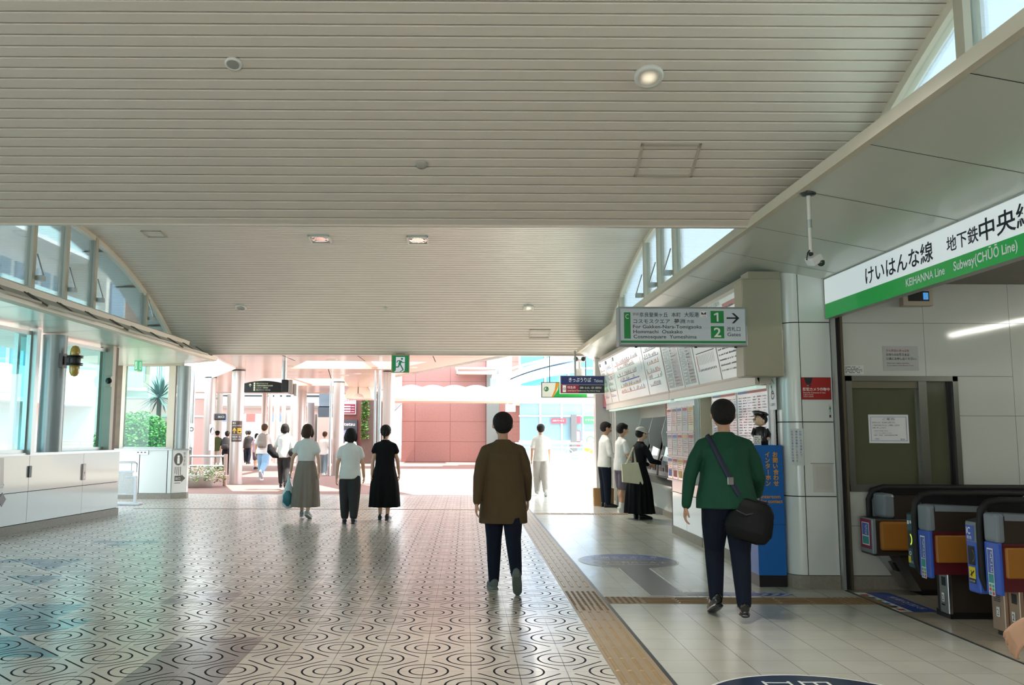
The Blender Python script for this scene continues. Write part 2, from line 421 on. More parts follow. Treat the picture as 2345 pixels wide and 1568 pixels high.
# floor stickers
def disc_sticker(name, cx, cy, rx, ry, label, draw):
    m = MB(); p = Pl(m, (cx, cy, .001), (1, 0, 0), (0, 1, 0))
    draw(p, rx, ry); return tag(m.build(name, origin=(cx, cy, 0)), label, 'floor sticker')
S_BLUE = mat('blue_sticker', '24459a', .3); S_GREY = mat('dark_grey_sticker', '54535a', .3); S_W = mat('white_sticker_print', 'e4e6e6', .4); S_NAVY = mat('navy_sticker', '22304a', .3)
def d1(p, rx, ry):
    p.disc(0, 0, rx, S_W, .0005, 40, ry); p.disc(0, 0, rx-.02, S_GREY, .0012, 40, ry-.02)
    p.poly([((rx-.02)*math.cos(t), (ry-.02)*math.sin(t)) for t in [R(8+164*i/20) for i in range(21)]], S_BLUE, .0018)
    # lettering reads from the far side
    q = Pl(p.mb, p.O, -p.u, -p.v)
    q.text('きっぷ・定期券', -.40, -.36, .15, S_W, .8, l=.0026); q.text('Tickets, Commuter Passes', -.36, -.17, .07, S_W, .72, l=.0026)
    q.text('チャージはこちら', -.42, .06, .15, S_W, .84, l=.0026); q.text('Commuter Passes', -.3, .26, .07, S_W, .6, l=.0026)
disc_sticker('floor_sticker', 1.905, 10.45, .58, .6, 'oval blue and grey direction sticker on the floor by the ticket wall', d1)
m = MB(); p = Pl(m, (0, 0, .001), (1, 0, 0), (0, 1, 0))
p.rect(1.69, 8.24, 2.05, 9.9, S_W, .0003); p.rect(1.71, 8.26, 2.03, 9.9, S_GREY, .0009); p.rect(1.71, 8.26, 2.35, 8.43, S_GREY, .001)
p.rect(2.35, 8.27, 2.95, 8.42, S_BLUE, .0011)
for i in range(3): p.poly([(2.72+i*.1, 8.27), (2.75+i*.1, 8.27), (2.84+i*.1, 8.345), (2.75+i*.1, 8.42), (2.72+i*.1, 8.42), (2.81+i*.1, 8.345)], S_W, .0018)
p.poly([(2.95, 8.25), (3.07, 8.345), (2.95, 8.44)], S_BLUE, .0012)
tag(m.build('floor_sticker'), 'grey and blue line sticker bending towards the ticket gates', 'floor sticker')
def d3(p, rx, ry):
    p.disc(0, 0, rx, S_W, .0005, 48, ry); p.disc(0, 0, rx-.02, S_NAVY, .0012, 48, ry-.02)
    q = Pl(p.mb, p.O, -p.u, -p.v); q.text('出口', -.2, -.5, .24, S_W, .4, l=.0026); q.text('Exit', -.25, -.2, .16, S_W, .3, l=.0026)
    p.text('Ca', -.32, .28, .1, S_W, l=.0026)
disc_sticker('floor_sticker', 1.98, 4.95, .68, .65, 'large navy round sticker at the bottom of the picture', d3)
m = MB(); p = Pl(m, (3.66, 7.54, .001), (1, 0, 0), (0, 1, 0))
p.rect(0, 0, .11, .9, S_W, .0008); p.rect(.11, 0, .33, .9, mat('royal_blue_mat', '1c3f93', .4), .001)
for i, cc in enumerate(['c23b30', '2b2f45', '3f78b5', '6f8a4a', '32406e', 'b04a4a']): p.rect(.02, .06+i*.135, .09, .13+i*.135, mat('sticker_'+cc, cc, .5), .0016)
p.text('全国交通系', .29, .1, .07, S_W, .6, l=.002, rot=1); p.text('ICカード', .2, .3, .05, mat('orange_print', 'd99a4a', .5), .3, l=.002, rot=1)
tag(m.build('floor_mat_sticker'), 'blue and white slanted sticker on the floor before the gates', 'floor sticker')
# ================================================================== vaulted slat ceilings
VXL, VXR = -6.47, 3.11
VR, VAPEX, VHALF, VSPR = 11.8, 4.93, 6.075, 3.25
VZC = VAPEX-VR
def vz(y, yc): return VZC+math.sqrt(VR*VR-(y-yc)**2)
TMAX = math.asin(VHALF/VR)
def vault(name, yc):
    m = MB(); m.mid(M_SLAT); m.mid(M_GAP)
    n = int(2*TMAX*VR/.0985); st = 2*TMAX/n
    def P(x, t, d=0): return (x, yc+(VR+d)*math.sin(t), VZC+(VR+d)*math.cos(t))
    for i in range(n):
        a = -TMAX+i*st+.0058/VR; b = -TMAX+(i+1)*st-.0058/VR
        e = .006/VR
        # pan profile: flat face with rounded shoulders
        prof = [(a, .03), (a, .004), (a+e, 0), (b-e, 0), (b, .004), (b, .03)]
        vs = [P(VXL, t, d) for t, d in prof]+[P(VXR, t, d) for t, d in prof]
        m.add(vs, [(j+1, j, j+6, j+7) for j in range(5)], M_SLAT)
    k = 48
    vs = []
    for i in range(k+1):
        t = -TMAX+2*TMAX*i/k
        vs += [P(VXL-.03, t, .032), P(VXR+.03, t, .032), P(VXL-.03, t, .25), P(VXR+.03, t, .25)]
    fs = []
    for i in range(k):
        o = 4*i; fs += [(o+1, o, o+4, o+5), (o+2, o+3, o+7, o+6), (o, o+2, o+6, o+4), (o+3, o+1, o+5, o+7)]
    m.add(vs, fs, M_GAP)
    return struct(name, m)
YC1, YC2 = 1.275, 13.425
YE0, YE1, YE2 = YC1-VHALF, YC1+VHALF, YC2+VHALF
vault('ceiling_near', YC1); vault('ceiling_far', YC2)
for i, ye in enumerate((YE0, YE1)):
    m = MB(); m.box(VXL, VXR, ye-.022, ye+.022, VSPR-.004, VSPR+.3, M_SLAT); struct('trim_%d' % (5+i), m)
m = MB(); m.box(VXL, VXR, YE2-.03, YE2+.10, VSPR-.03, VSPR+.35, mat('pinkish_edge_trim', 'd8c6b8', .4)); m.box(VXL-.3, VXR+.3, YE2+.02, YE2+.1, VSPR+.2, 3.9, M_CREAM); struct('trim_7', m)

# clerestory windows: one per pane, frame and glass
def clere(X, side, yc, posts, idx0, glassm):
    """arched wall of panes in the plane x=X above the side soffits"""
    ys = [yc-VHALF+.15]+posts+[yc+VHALF-.15]; zb = 3.24 if side == 'right' else 3.12; s = 1 if side == 'right' else -1
    for k in range(len(ys)-1):
        a, b = ys[k], ys[k+1]
        root = None
        fr = MB(); gl = MB()
        n = max(4, int((b-a)/.18)); arc = [(a+(b-a)*i/n) for i in range(n+1)]
        fw = .05
        # arched head
        for i in range(n):
            y0, y1 = arc[i], arc[i+1]; z0, z1 = max(vz(y0, yc), zb), max(vz(y1, yc), zb)
            fr.add([(x, y, z+dz) for x in (X-.04, X+.05) for (y, z) in ((y0, z0), (y1, z1)) for dz in (-.075, .03)],
                   [(0, 1, 3, 2), (4, 6, 7, 5), (0, 2, 6, 4), (1, 5, 7, 3), (0, 4, 5, 1), (2, 3, 7, 6)], M_CREAM)
        for y, sg in ((a, 1), (b, -1)):
            zt = max(vz(y+sg*.03, yc)-.02, zb+.02); fr.box(X-.05, X+.06, y, y+sg*fw, zb, zt, M_BEIGE)
        fr.box(X-.05, X+.06, a, b, zb-.02, zb+.07, M_CREAM)
        f = fr.build('window_%d' % (idx0+k), None, 'structure')
        pts = [(a+fw, zb+.07)]+[(b-fw, zb+.07)]+[(min(max(y, a+fw), b-fw), max(vz(y, yc)-.07, zb+.075)) for y in reversed(arc)]
        gl.prism(pts, 'x', X+.0, X+.012, glassm); gl.build('glass', f)
        # inward stay arms and latch on the middle opening panes
        if 0 < k < len(ys)-2 or (k == len(ys)-2):
            h = MB(); h.cyl((X-.06*s, a+.07, zb+1.0), (X-.16*s, a+.10, zb+.66), .013, M_STEEL, 8); h.box(X-.05*s, X-.17*s, a+.05, a+.15, zb+.60, zb+.67, M_ALU)
            if vz(a+.1, yc) > zb+1.1: h.build('stay_arm', f)
P2 = [9.5, 12.72, 13.78, 14.86, 17.32]
clere(3.11, 'right', YC2, P2, 1, M_GLASSC); clere(-6.47, 'left', YC2, P2, 7, M_GLASSC)
P1 = [p-(YC2-YC1) for p in P2]
clere(3.11, 'right', YC1, P1, 13, M_GLASSC); clere(-6.47, 'left', YC1, P1, 19, M_GLASSC)

# ================================================================== side soffits
def soff_z(x): return 3.25-.19*(x-2.44)
def soffit(name, pts, m, seams=()):
    """pts: plan outline with z per point (lower face); 7 cm thick"""
    b = MB(); n = len(pts); up = .07
    lo = [Vector(p) for p in pts]; hi = [Vector((p[0], p[1], p[2]+up)) for p in pts]
    b.add(lo+hi, [list(range(n-1, -1, -1)), list(range(n, 2*n))]+[(i, (i+1) % n, (i+1) % n+n, i+n) for i in range(n)], m)
    for (p, q) in seams:
        p = Vector(p); q = Vector(q); d = (q-p).normalized(); s = d.cross(Vector((0, 0, 1)))*.004
        b.add([p-s+Vector((0, 0, -.001)), p+s+Vector((0, 0, -.001)), q+s+Vector((0, 0, -.001)), q-s+Vector((0, 0, -.001))], [(0, 1, 2, 3)], M_JOINT)
    return struct(name, b)
xe = 2.44
sm = [((xe, y, soff_z(xe)), (3.6, y, soff_z(3.6))) for y in (-4, -2.6, -1.2, .0, 1.4, 2.7, 4.1, 5.16, 6.2, 7.3, 8.3, 9.6, 10.9, 12.2, 13.5, 14.8, 16.1, 17.4, 18.6)]
soffit('ceiling_soffit_right', [(xe, -6.5, soff_z(xe)), (xe, 18.9, soff_z(xe)), (2.9, 19.9, soff_z(2.9)), (3.66, 19.9, soff_z(3.66)), (3.66, -6.5, soff_z(3.66))], M_SOFF, sm)
m = MB(); m.add([(xe-.03, y, z) for z in (soff_z(xe)-.012, soff_z(xe)+.07) for y in (-6.5, 18.9)]+[(xe+.02, y, z) for z in (soff_z(xe)-.012, soff_z(xe)+.07) for y in (-6.5, 18.9)], [(0, 2, 3, 1), (4, 5, 7, 6), (0, 1, 5, 4), (2, 6, 7, 3), (1, 3, 7, 5), (0, 4, 6, 2)], M_CREAM)
m.box(xe-.02, 2.95, 18.9, 18.95, soff_z(xe)-.01, soff_z(xe)+.08, M_CREAM)
struct('trim_8', m)
# roof over the soffit outside the clerestory
m = MB(); m.box(3.16, 13, -6.5, 8.75, 3.36, 3.6, M_SOFF); m.box(3.16, 4.4, 8.75, 19.9, 3.36, 3.6, M_SOFF); struct('roof_right', m)
def lsz(x): return 3.10-.045*(-5.7-x)
xl = -5.7
sml = [((xl, y, lsz(xl)), (-6.6, y, lsz(-6.6))) for y in (7.3, 8.6, 9.9, 11.2, 12.5, 13.8, 15.1, 16.4, 17.7, 18.9)]
soffit('ceiling_soffit_left', [(xl, -6.5, lsz(xl)), (-7.3, -6.5, lsz(-7.3)), (-8.3, 16.3, lsz(-8.3)), (-8.3, 20.1, lsz(-8.3)), (-6.2, 20.1, lsz(-6.2)), (xl, 19.7, lsz(xl))], M_SOFF, sml)
m = MB(); m.prism([(xl-.03, lsz(xl)-.02), (xl+.05, lsz(xl)), (xl+.06, lsz(xl)+.07), (xl-.04, lsz(xl)+.08)], 'y', -6.5, 19.7, M_CREAM)
m.prism([(xl-.30, 3.36), (xl-.12, 3.30), (xl-.11, 3.38), (xl-.30, 3.46)], 'y', -6.5, 18.2, M_CREAM)
m.box(xl-.5, xl-.05, 19.62, 19.75, lsz(xl)-.02, 3.34, M_CREAM); m.box(-6.6, xl-.28, -6.5, 18.2, 3.33, 3.40, M_CREAM); struct('trim_9', m)
# inward tilting vent flaps above the left soffit
for k in range(12):
    y0 = 7.7+k*.92
    if y0 > 18.3: break
    t = thing('vent_flap', 'grey hinged vent flap in the row above the left soffit edge', 'vent flap', (xl, y0+.45, 3.2), 'hinged vent flaps along the left soffit')
    g = MB(); tilt = [.02, .09, .05][k % 3]
    g.add([(xl-.13, y0+.03, 3.31), (xl-.13, y0+.89, 3.31), (xl+.07+tilt, y0+.89, 3.17-tilt*.4), (xl+.07+tilt, y0+.03, 3.17-tilt*.4)], [(0, 1, 2, 3)], mat('dusty_flap_glass', '9c9a90', .35)); g.build('panel', t)
    f = MB(); e = Vector((xl+.07+tilt, 0, 3.17-tilt*.4))
    f.box(e.x-.015, e.x+.02, y0+.03, y0+.89, e.z-.012, e.z+.018, M_BEIGE)
    for yy in (y0+.03, y0+.86): f.add([(xl-.13, yy, 3.30), (xl-.13, yy+.03, 3.30), (e.x, yy+.03, e.z-.01), (e.x, yy, e.z-.01), (xl-.13, yy, 3.325), (xl-.13, yy+.03, 3.325), (e.x, yy+.03, e.z+.012), (e.x, yy, e.z+.012)], [(0, 1, 2, 3), (7, 6, 5, 4), (0, 4, 5, 1), (1, 5, 6, 2), (2, 6, 7, 3), (3, 7, 4, 0)], mat('flap_frame', '5f5a50', .5))
    f.build('flap_frame', t)

# ================================================================== left wall: enamel panels, ledge, glazing
LA, LB = Vector((-6.70, 12.0)), Vector((-6.31, 16.03)); ld = (LB-LA).normalized(); ln = Vector((ld.y, -ld.x))   # ln points into the hall
def lw(y, off=0.0):
    t = (y-LA.y)/(LB.y-LA.y); p = LA+(LB-LA)*t; return Vector((p.x+ln.x*off, p.y+ln.y*off))
m = MB()
ys = [-6.5, -3.6, -1.9, -.2, 1.5, 3.2, 4.9, 6.6, 8.3, 10.0, 11.6, 13.27, 14.80, 16.03]
for a, b in zip(ys, ys[1:]):
    for z0, z1 in ((.13, .585), (.595, 1.125)):
        p, q = lw(a+.004), lw(b-.004); r, s = lw(b-.004, -.03), lw(a+.004, -.03)
        m.add([(p.x, p.y, z0), (q.x, q.y, z0), (q.x, q.y, z1), (p.x, p.y, z1), (s.x, s.y, z0), (r.x, r.y, z0), (r.x, r.y, z1), (s.x, s.y, z1)], [(1, 0, 3, 2), (4, 5, 6, 7), (0, 1, 5, 4), (3, 7, 6, 2), (0, 4, 7, 3), (1, 2, 6, 5)], M_WALLG)
p, q = lw(-6.5, -.012), lw(16.0, -.012); r, s = lw(16.0, -.35), lw(-6.5, -.35)
m.add([(v.x, v.y, z) for z in (.0, 1.13) for v in (p, q, r, s)], [(0, 3, 2, 1), (4, 5, 6, 7), (1, 0, 4, 5), (2, 1, 5, 6), (3, 2, 6, 7), (0, 3, 7, 4)], M_JOINT)
struct('wall_left', m)
m = MB(); p, q = lw(-6.5, .012), lw(16.05, .012); r, s = lw(16.05, -.3), lw(-6.5, -.3)
m.add([(v.x, v.y, z) for z in (0, .12) for v in (p, q, r, s)], [(0, 3, 2, 1), (4, 5, 6, 7), (1, 0, 4, 5), (2, 1, 5, 6), (3, 2, 6, 7), (0, 3, 7, 4)], M_STONE); struct('baseboard_left', m)
m = MB(); p, q = lw(-6.5, .015), lw(16.06, .015); r, s = lw(16.06, -.55), lw(-6.5, -.55)
m.add([(v.x, v.y, z) for z in (1.125, 1.165) for v in (p, q, r, s)], [(0, 3, 2, 1), (4, 5, 6, 7), (1, 0, 4, 5), (2, 1, 5, 6), (3, 2, 6, 7), (0, 3, 7, 4)], M_ALU); struct('trim_10', m)
def lpane(idx, a, b, off, gm, zt=3.0, z0=1.165):
    f = MB()
    def bar(y0, y1, z0_, z1_, d=.035):
        p, q, r, s = lw(y0, off+d), lw(y1, off+d), lw(y1, off-d), lw(y0, off-d)
        f.add([(v.x, v.y, z) for z in (z0_, z1_) for v in (p, q, r, s)], [(0, 3, 2, 1), (4, 5, 6, 7), (1, 0, 4, 5), (2, 1, 5, 6), (3, 2, 6, 7), (0, 3, 7, 4)], M_ALU)
    bar(a, a+.06, z0, zt); bar(b-.06, b, z0, zt); bar(a+.06, b-.06, z0, z0+.05); bar(a+.06, b-.06, zt-.06, zt)
    o = f.build('window_%d' % idx, None, 'structure'); g = MB(); p, q = lw(a+.05, off), lw(b-.05, off)
    g.add([(p.x, p.y, z0+.04), (q.x, q.y, z0+.04), (q.x, q.y, zt-.05), (p.x, p.y, zt-.05)], [(0, 1, 2, 3)], gm); g.build('glass', o)
lpane(25, 7.0, 10.05, -.05, M_GLASSB); lpane(26, 10.05, 13.2, -.05, M_GLASSB); lpane(27, 13.25, 13.75, -.32, M_GLASSB); lpane(28, 14.25, 16.0, -.32, M_GLASSB)
m_ = MB(); p, q = lw(-6.5, -.02), lw(7.0, -.02); m_.add([(p.x, p.y, 1.16), (q.x, q.y, 1.16), (q.x, q.y, 3.2), (p.x, p.y, 3.2), (p.x-.1, p.y, 1.16), (q.x-.1, q.y, 1.16), (q.x-.1, q.y, 3.2), (p.x-.1, p.y, 3.2)], [(1, 0, 3, 2), (4, 5, 6, 7), (0, 1, 5, 4), (3, 7, 6, 2), (0, 4, 7, 3), (1, 2, 6, 5)], M_CREAM); struct('wall_left_blocker', m_)  # unseen solid stretch instead of glazing, added to darken the near vault
m = MB(); p = lw(13.24, .03); m.box(p.x-.09, p.x+.02, 13.18, 13.30, 1.14, 3.04, M_ALU)
p = lw(16.0, -.2); m.box(p.x-.17, p.x+.02, 15.96, 16.1, 1.165, 3.06, M_BEIGE); m.box(p.x-.28, p.x+.01, 16.1, 16.24, 0, 3.05, mat('rust_stained_jamb', '9a8a74', .7, var=.35, vscale=6, two='5d4a3a')); struct('trim_11', m)
c = lw(13.98, -.13)
m = MB(); m.cyl((c.x, c.y, 1.165), (c.x, c.y, 3.03), .185, mat('grey_steel_column', '8f9694', .35, metal=.3, var=.08, vscale=9), 32); struct('column_left', m)
# wall lamp: two amber capsules in a dark ringed bracket
t = thing('wall_lamp', 'amber capsule wall lamp with dark rings on the grey column', 'lamp', (c.x+.42, c.y-.02, 2.36))
lx, ly = c.x+.36, c.y-.06
m = MB(); m.lathe([(0, 2.63), (.072, 2.63), (.078, 2.74), (.07, 2.80), (.045, 2.845), (0, 2.86)], (lx, ly, 0), mat('amber_glass', 'b08f3e', .15, coat=.5)); m.build('upper_shade', t)
m = MB(); m.lathe([(0, 2.36), (.045, 2.375), (.07, 2.42), (.078, 2.48), (.072, 2.60), (0, 2.60)], (lx, ly, 0), MATS['amber_glass']); m.build('lower_shade', t)
m = MB(); DM = mat('dark_bronze', '33302f', .4, metal=.6); m.lathe([(0, 2.54), (.08, 2.54), (.088, 2.56), (.088, 2.67), (.08, 2.69), (0, 2.69)], (lx, ly, 0), DM)
for z in (2.545, 2.57, 2.665, 2.69): m.lathe([(.085, z-.008), (.125, z-.006), (.125, z+.006), (.085, z+.008)], (lx, ly, 0), DM)
m.build('ring_collar', t)
m = MB(); m.box(c.x+.16, lx-.07, ly-.05, ly+.05, 2.55, 2.68, DM); m.box(c.x+.15, c.x+.2, ly-.08, ly+.08, 2.50, 2.73, DM); m.build('bracket', t)
# small card sign hanging on the left panels, latch covers
def on_left(y, z, off=.0): p = lw(y, off); return Vector((p.x, p.y, z))
U = Vector((ld.x, ld.y, 0)); V = Vector((0, 0, 1))
m = MB(); q = on_left(13.27, .80, .001); m.bbox(-.035, .035, -.012, .012, 0, .17, M_DKGREY, .006, 2, Matrix.Translation(q+Vector((ln.x*.012, ln.y*.012, 0))) @ Matrix.Rotation(math.atan2(ld.y, ld.x), 4, 'Z'))
tag(m.build('latch_cover'), 'dark grey latch cover on the left wall panel joint', 'latch')
m = MB(); q = on_left(14.80, .68, .001); MM = Matrix.Translation(q+Vector((ln.x*.012, ln.y*.012, 0))) @ Matrix.Rotation(math.atan2(ld.y, ld.x), 4, 'Z')
m.bbox(-.05, .05, -.012, .012, 0, .27, mat('pink_grey_plate', 'b9a6a0', .3), .006, 2, MM)
p = Pl(m, q+Vector((ln.x*.0245, ln.y*.0245, 0))+U*.05*-1, U, V); p.rect(.02, .16, .08, .24, M_CREAM, .0015); p.disc(.05, .12, .012, M_DKGREY); p.poly([(.03, .03), (.07, .03), (.05, .075)], M_WHITE)
tag(m.build('switch_plate'), 'narrow pinkish switch plate on the left wall panels', 'switch plate')
t = thing('hanging_sign', 'small diamond card hanging from a clip on the left ledge', 'sign', on_left(12.52, .55, .06))
m = MB(); q = on_left(12.55, .68, .03); m.add([q, q+U*.08, q+U*.05+V*.43, q-U*.04+V*.43], [(0, 1, 2, 3)], mat('clear_strap', '9a9a94', .2)); m.build('strap', t)
m = MB(); q = on_left(12.52, .64, .03); m.tube([q, q+V*.06+U*-.06, q+V*.08+U*.12, q+V*.1+U*.1], .004, M_STEEL, 6); m.build('hook', t)
for nm, sh, cc in (('card', -.09, 'c9cbc8'), ('card', .06, '39332f')):
    m = MB(); q = on_left(12.52, .52, .05)+U*sh; m.prism([(-.09, 0), (0, -.10), (.09, 0), (0, .10)], 'y', -.004, .004, mat('card_'+cc, cc, .3)); MM = Matrix.Translation(q) @ Matrix.Rotation(math.atan2(ld.y, ld.x), 4, 'Z')
    m.v = [tuple(MM @ Vector(p)) for p in m.v]; m.build(nm, t)

# ================================================================== second cabinet wall beyond the recess
m = MB(); YW = 19.8
for a, b in ((-8.35, -7.35), (-7.34, -6.72), (-6.71, -6.62)):
    m.box(a+.004, b-.004, YW, YW+.3, .13, 1.08, M_WHITE)
m.box(-8.35, -6.64, YW+.012, YW+.32, 0, 1.08, M_JOINT)
# chamfered end piece
m.add([(-6.61, YW, .13), (-6.36, YW+.28, .13), (-6.36, YW+.28, 1.08), (-6.61, YW, 1.08), (-6.61, YW+.4, .13), (-6.61, YW+.4, 1.08), (-6.36, YW+.4, .13), (-6.36, YW+.4, 1.08)], [(0, 1, 2, 3), (1, 6, 7, 2), (6, 4, 5, 7), (3, 2, 7, 5), (0, 4, 6, 1), (0, 3, 5, 4)], M_WHITE)
struct('wall_end_left', m)
m = MB(); m.prism([(-8.35, YW-.015), (-6.61, YW-.015), (-6.35, YW+.27), (-6.35, YW+.42), (-8.35, YW+.42)], 'z', 0, .125, M_STONE); struct('baseboard_end_left', m)
m = MB(); m.prism([(-8.35, YW-.02), (-6.62, YW-.02), (-6.34, YW+.27), (-6.34, YW+.45), (-8.35, YW+.45)], 'z', 1.08, 1.115, M_ALU); struct('trim_12', m)
f = MB()
for a, b in ((-7.88, -7.80), (-6.82, -6.66)): f.box(a, b, YW+.15, YW+.25, 1.115, 3.02, M_CREAM)
f.box(-7.8, -6.82, YW+.15, YW+.25, 2.99, 3.05, M_CREAM); f.box(-7.8, -6.82, YW+.16, YW+.24, 1.115, 1.15, M_ALU); f.box(-8.3, -7.88, YW+.15, YW+.25, 0, 3.05, mat('dark_jamb', '6b5c4c', .7, var=.3, vscale=5)); f.box(-8.3, -6.5, YW+.1, YW+.25, 3.0, 3.14, M_BEIGE)
o = f.build('window_31', None, 'structure'); g = MB(); g.box(-7.8, -6.82, YW+.195, YW+.205, 1.14, 3.0, glass('end_window_glass', 'd8f2ee', .4)); g.build('glass', o)
f = MB(); f.box(-6.64, -6.60, YW+.2, YW+.26, 1.115, 3.0, M_ALU); o = f.build('window_32', None, 'structure'); g = MB(); g.add([(-6.6, YW+.22, 1.12), (-6.42, YW+.4, 1.12), (-6.42, YW+.4, 3.0), (-6.6, YW+.22, 3.0)], [(0, 1, 2, 3)], M_GLASSB); g.build('glass', o)
m = MB(); m.cyl((-6.47, YW+.2, 1.115), (-6.47, YW+.2, 3.0), .135, MATS['grey_steel_column'], 28); struct('column_end_left', m)
t = thing('exit_sign', 'small green running man exit sign under the left soffit', 'sign', (-7.17, 19.2, 2.86))
m = MB(); m.box(-7.24, -7.16, 18.95, 19.2, 2.80, 3.05, M_CREAM); m.box(-7.21, -7.19, 19.06, 19.1, 3.0, 3.2, M_CREAM); m.build('case', t)
m = MB(); p = Pl(m, (-7.159, 18.95, 2.82), (0, 1, 0), (0, 0, 1)); G_EX = mat('exit_green', '0d8f5c', .4, emit=.5); p.rect(0, 0, .25, .21, G_EX); p.rect(.08, .03, .19, .19, M_PRINTW, .003); p.disc(.15, .165, .017, G_EX, .005); p.line(.14, .15, .13, .09, .03, G_EX, .005); p.line(.13, .09, .17, .05, .02, G_EX, .005); p.line(.13, .09, .1, .05, .02, G_EX, .005); m.build('face', t)
m = MB(); p = Pl(m, (-7.24, 18.949, 2.82), (1, 0, 0), (0, 0, 1)); p.rect(.005, .0, .075, .21, G_EX); p.rect(.02, .03, .06, .19, M_PRINTW, .003); p.disc(.045, .165, .01, G_EX, .005); p.line(.045, .15, .035, .05, .014, G_EX, .005); m.build('side_face', t)
t = thing('intake_grille', 'small silver outlet grille on the white end wall', 'grille', (-7.30, YW-.02, .99))
m = MB(); m.box(-7.46, -7.15, YW-.02, YW, .985, 1.07, M_STEEL); m.build('plate', t)
for i in range(3):
    m = MB(); m.box(-7.40+i*.08, -7.36+i*.08, YW-.023, YW-.019, 1.02, 1.045, M_BLACK); m.build('slot', t)
# notice on the chamfered end
m = MB(); p = Pl(m, (-6.61+.002, YW-.003, .14), (.25, .28, 0), (0, 0, 1)); p.rect(.02, .02, .355, .93, mat('notice_sheet', 'e8e6e0', .25), .001)
BR = mat('brown_notice_print', '5a554a', .6); p.disc(.15, .74, .11, BR, .003, 28, .14); p.disc(.15, .80, .03, M_PRINTW, .005); p.rect(.12, .64, .18, .77, M_PRINTW, .005)
p.vtext('駅長室前', .27, .9, .07, BR, 1.15)
for i in range(4): p.rect(.07+i*.045, .42-.02*i, .085+i*.045, .57, BR, .003)
p.rect(.07, .25, .24, .37, BR, .003); p.poly([(.24, .22), (.34, .31), (.24, .40)], BR, .003); p.text('出口', .09, .28, .06, M_PRINTW, .12, l=.005); p.rect(.07, .2, .22, .215, BR, .003)
tag(m.build('notice_poster'), 'brown and white arrow notice on the corner of the white end wall', 'notice')
# folded steel barrier in the recess
t = thing('steel_barrier', 'low stainless folded barrier standing in the recess by the left wall', 'barrier', (-7.0, 18.3, 0))
def bar(name, f, par=None): m = MB(); f(m); return m.build(name, par or t)
bar('frame', lambda m: (m.tube([(-7.35, 18.25, .86), (-6.86, 18.25, .86), (-6.82, 18.25, .83), (-6.82, 18.25, .66)], .02, M_STEEL, 10), m.cyl((-6.93, 18.25, .86), (-6.93, 18.25, .68), .012, M_STEEL, 8)))
HAM = mat('hammered_steel', 'a9aaa6', .35, metal=.8, var=.25, vscale=60, bump=.5, bscale=70)
bpn = bar('panel', lambda m: (m.box(-7.4, -6.9, 18.22, 18.26, .22, .66, HAM),))
bar('panel', lambda m: (m.box(-6.99, -6.80, 18.17, 18.21, .22, .56, HAM),))
bar('cap', lambda m: m.box(-7.4, -6.88, 18.2, 18.28, .655, .69, M_STEEL), bpn); bar('cap', lambda m: m.box(-7.0, -6.79, 18.15, 18.23, .555, .585, M_STEEL), bpn)
bar('leg', lambda m: m.box(-6.83, -6.78, 18.16, 18.22, .05, .56, M_STEEL)); bar('rail', lambda m: m.box(-7.4, -6.83, 18.2, 18.25, .20, .235, M_STEEL))
bar('foot', lambda m: m.bbox(-7.45, -6.68, 18.05, 18.3, 0, .05, M_STEEL, .01))
# small wall speaker in the recess
t = thing('wall_speaker', 'small dark round speaker on the rusty jamb by the recess', 'speaker', (-6.62, 16.0, 2.3))
m = MB(); m.bbox(-6.6, -6.49, 15.90, 15.98, 2.30, 2.5, M_BEIGE, .01); m.build('housing', t)
m = MB(); m.lathe([(0, -.03), (.05, -.02), (.055, .02), (0, .03)], (-6.52, 15.89, 2.41), M_BLACK, M=Matrix.Rotation(PI/2, 4, 'X')); m.build('horn', t)
# ================================================================== right: ticket wall, pillar, gate wall
XW = 3.13
rnd = random.Random(3)
m = MB()
def rwall(y0, y1, z0, z1, mt=M_WHITE): m.box(XW, XW+.12, y0, y1, z0, z1, mt)
for a, b in ((8.9, 10.05), (10.06, 11.1), (11.72, 12.55), (12.56, 13.42)):
    rwall(a, b, .12, .62); rwall(a, b, .63, 1.0 if a < 11.2 else .78); rwall(a, b, 1.0 if a < 11.2 else .78, 2.14)
struct('wall_right', m); m = MB(); rwall(8.9, 19.6, 2.10, 3.12, M_CREAM); struct('wall_right_header', m); m = MB()
m.box(XW+.02, XW+.14, 8.9, 11.1, .1, 2.1, M_JOINT); m.box(XW+.02, XW+.14, 11.72, 13.42, .1, 2.1, M_JOINT)
m.box(XW+.14, XW+.2, 11.1, 11.72, 0, 2.1, M_BEIGE); m.box(XW, XW+.16, 11.08, 11.14, 0, 2.1, M_CREAM); m.box(XW, XW+.16, 11.68, 11.74, 0, 2.1, M_CREAM)
struct('wall_right_panels', m); m = MB(); m.box(3.61, 3.77, 13.42, 18.3, 1.25, 2.1, mat('recess_grey', 'c6c1b8', .4)); m.box(3.66, 3.77, 13.42, 18.3, 0, 1.25, M_WHITE); m.box(3.78, 4.4, 8.9, 19.6, 0, 3.3, M_CREAM); struct('wall_recess', m); m = MB(); m.box(XW, 3.77, 13.38, 13.42, 0, 2.1, M_WHITE); struct('wall_recess_near', m); m = MB()
m.box(XW, 3.77, 18.3, 18.42, 0, 2.1, M_WHITE); m.box(XW, XW+.12, 18.42, 19.6, 0, 2.1, M_CREAM)
struct('wall_recess_far', m)
m = MB(); m.box(XW-.012, XW+.1, 8.9, 11.1, 0, .12, M_STONE); m.box(XW-.012, XW+.1, 11.72, 13.42, 0, .12, M_STONE); m.box(3.63, 3.66, 13.42, 18.3, 0, .1, M_STONE); struct('baseboard_right', m)
m = MB(); m.box(2.86, 3.13, 19.3, 19.62, 0, 3.15, mat('white_end_pillar', 'e6e2df', .3)); struct('pillar_end_right', m)
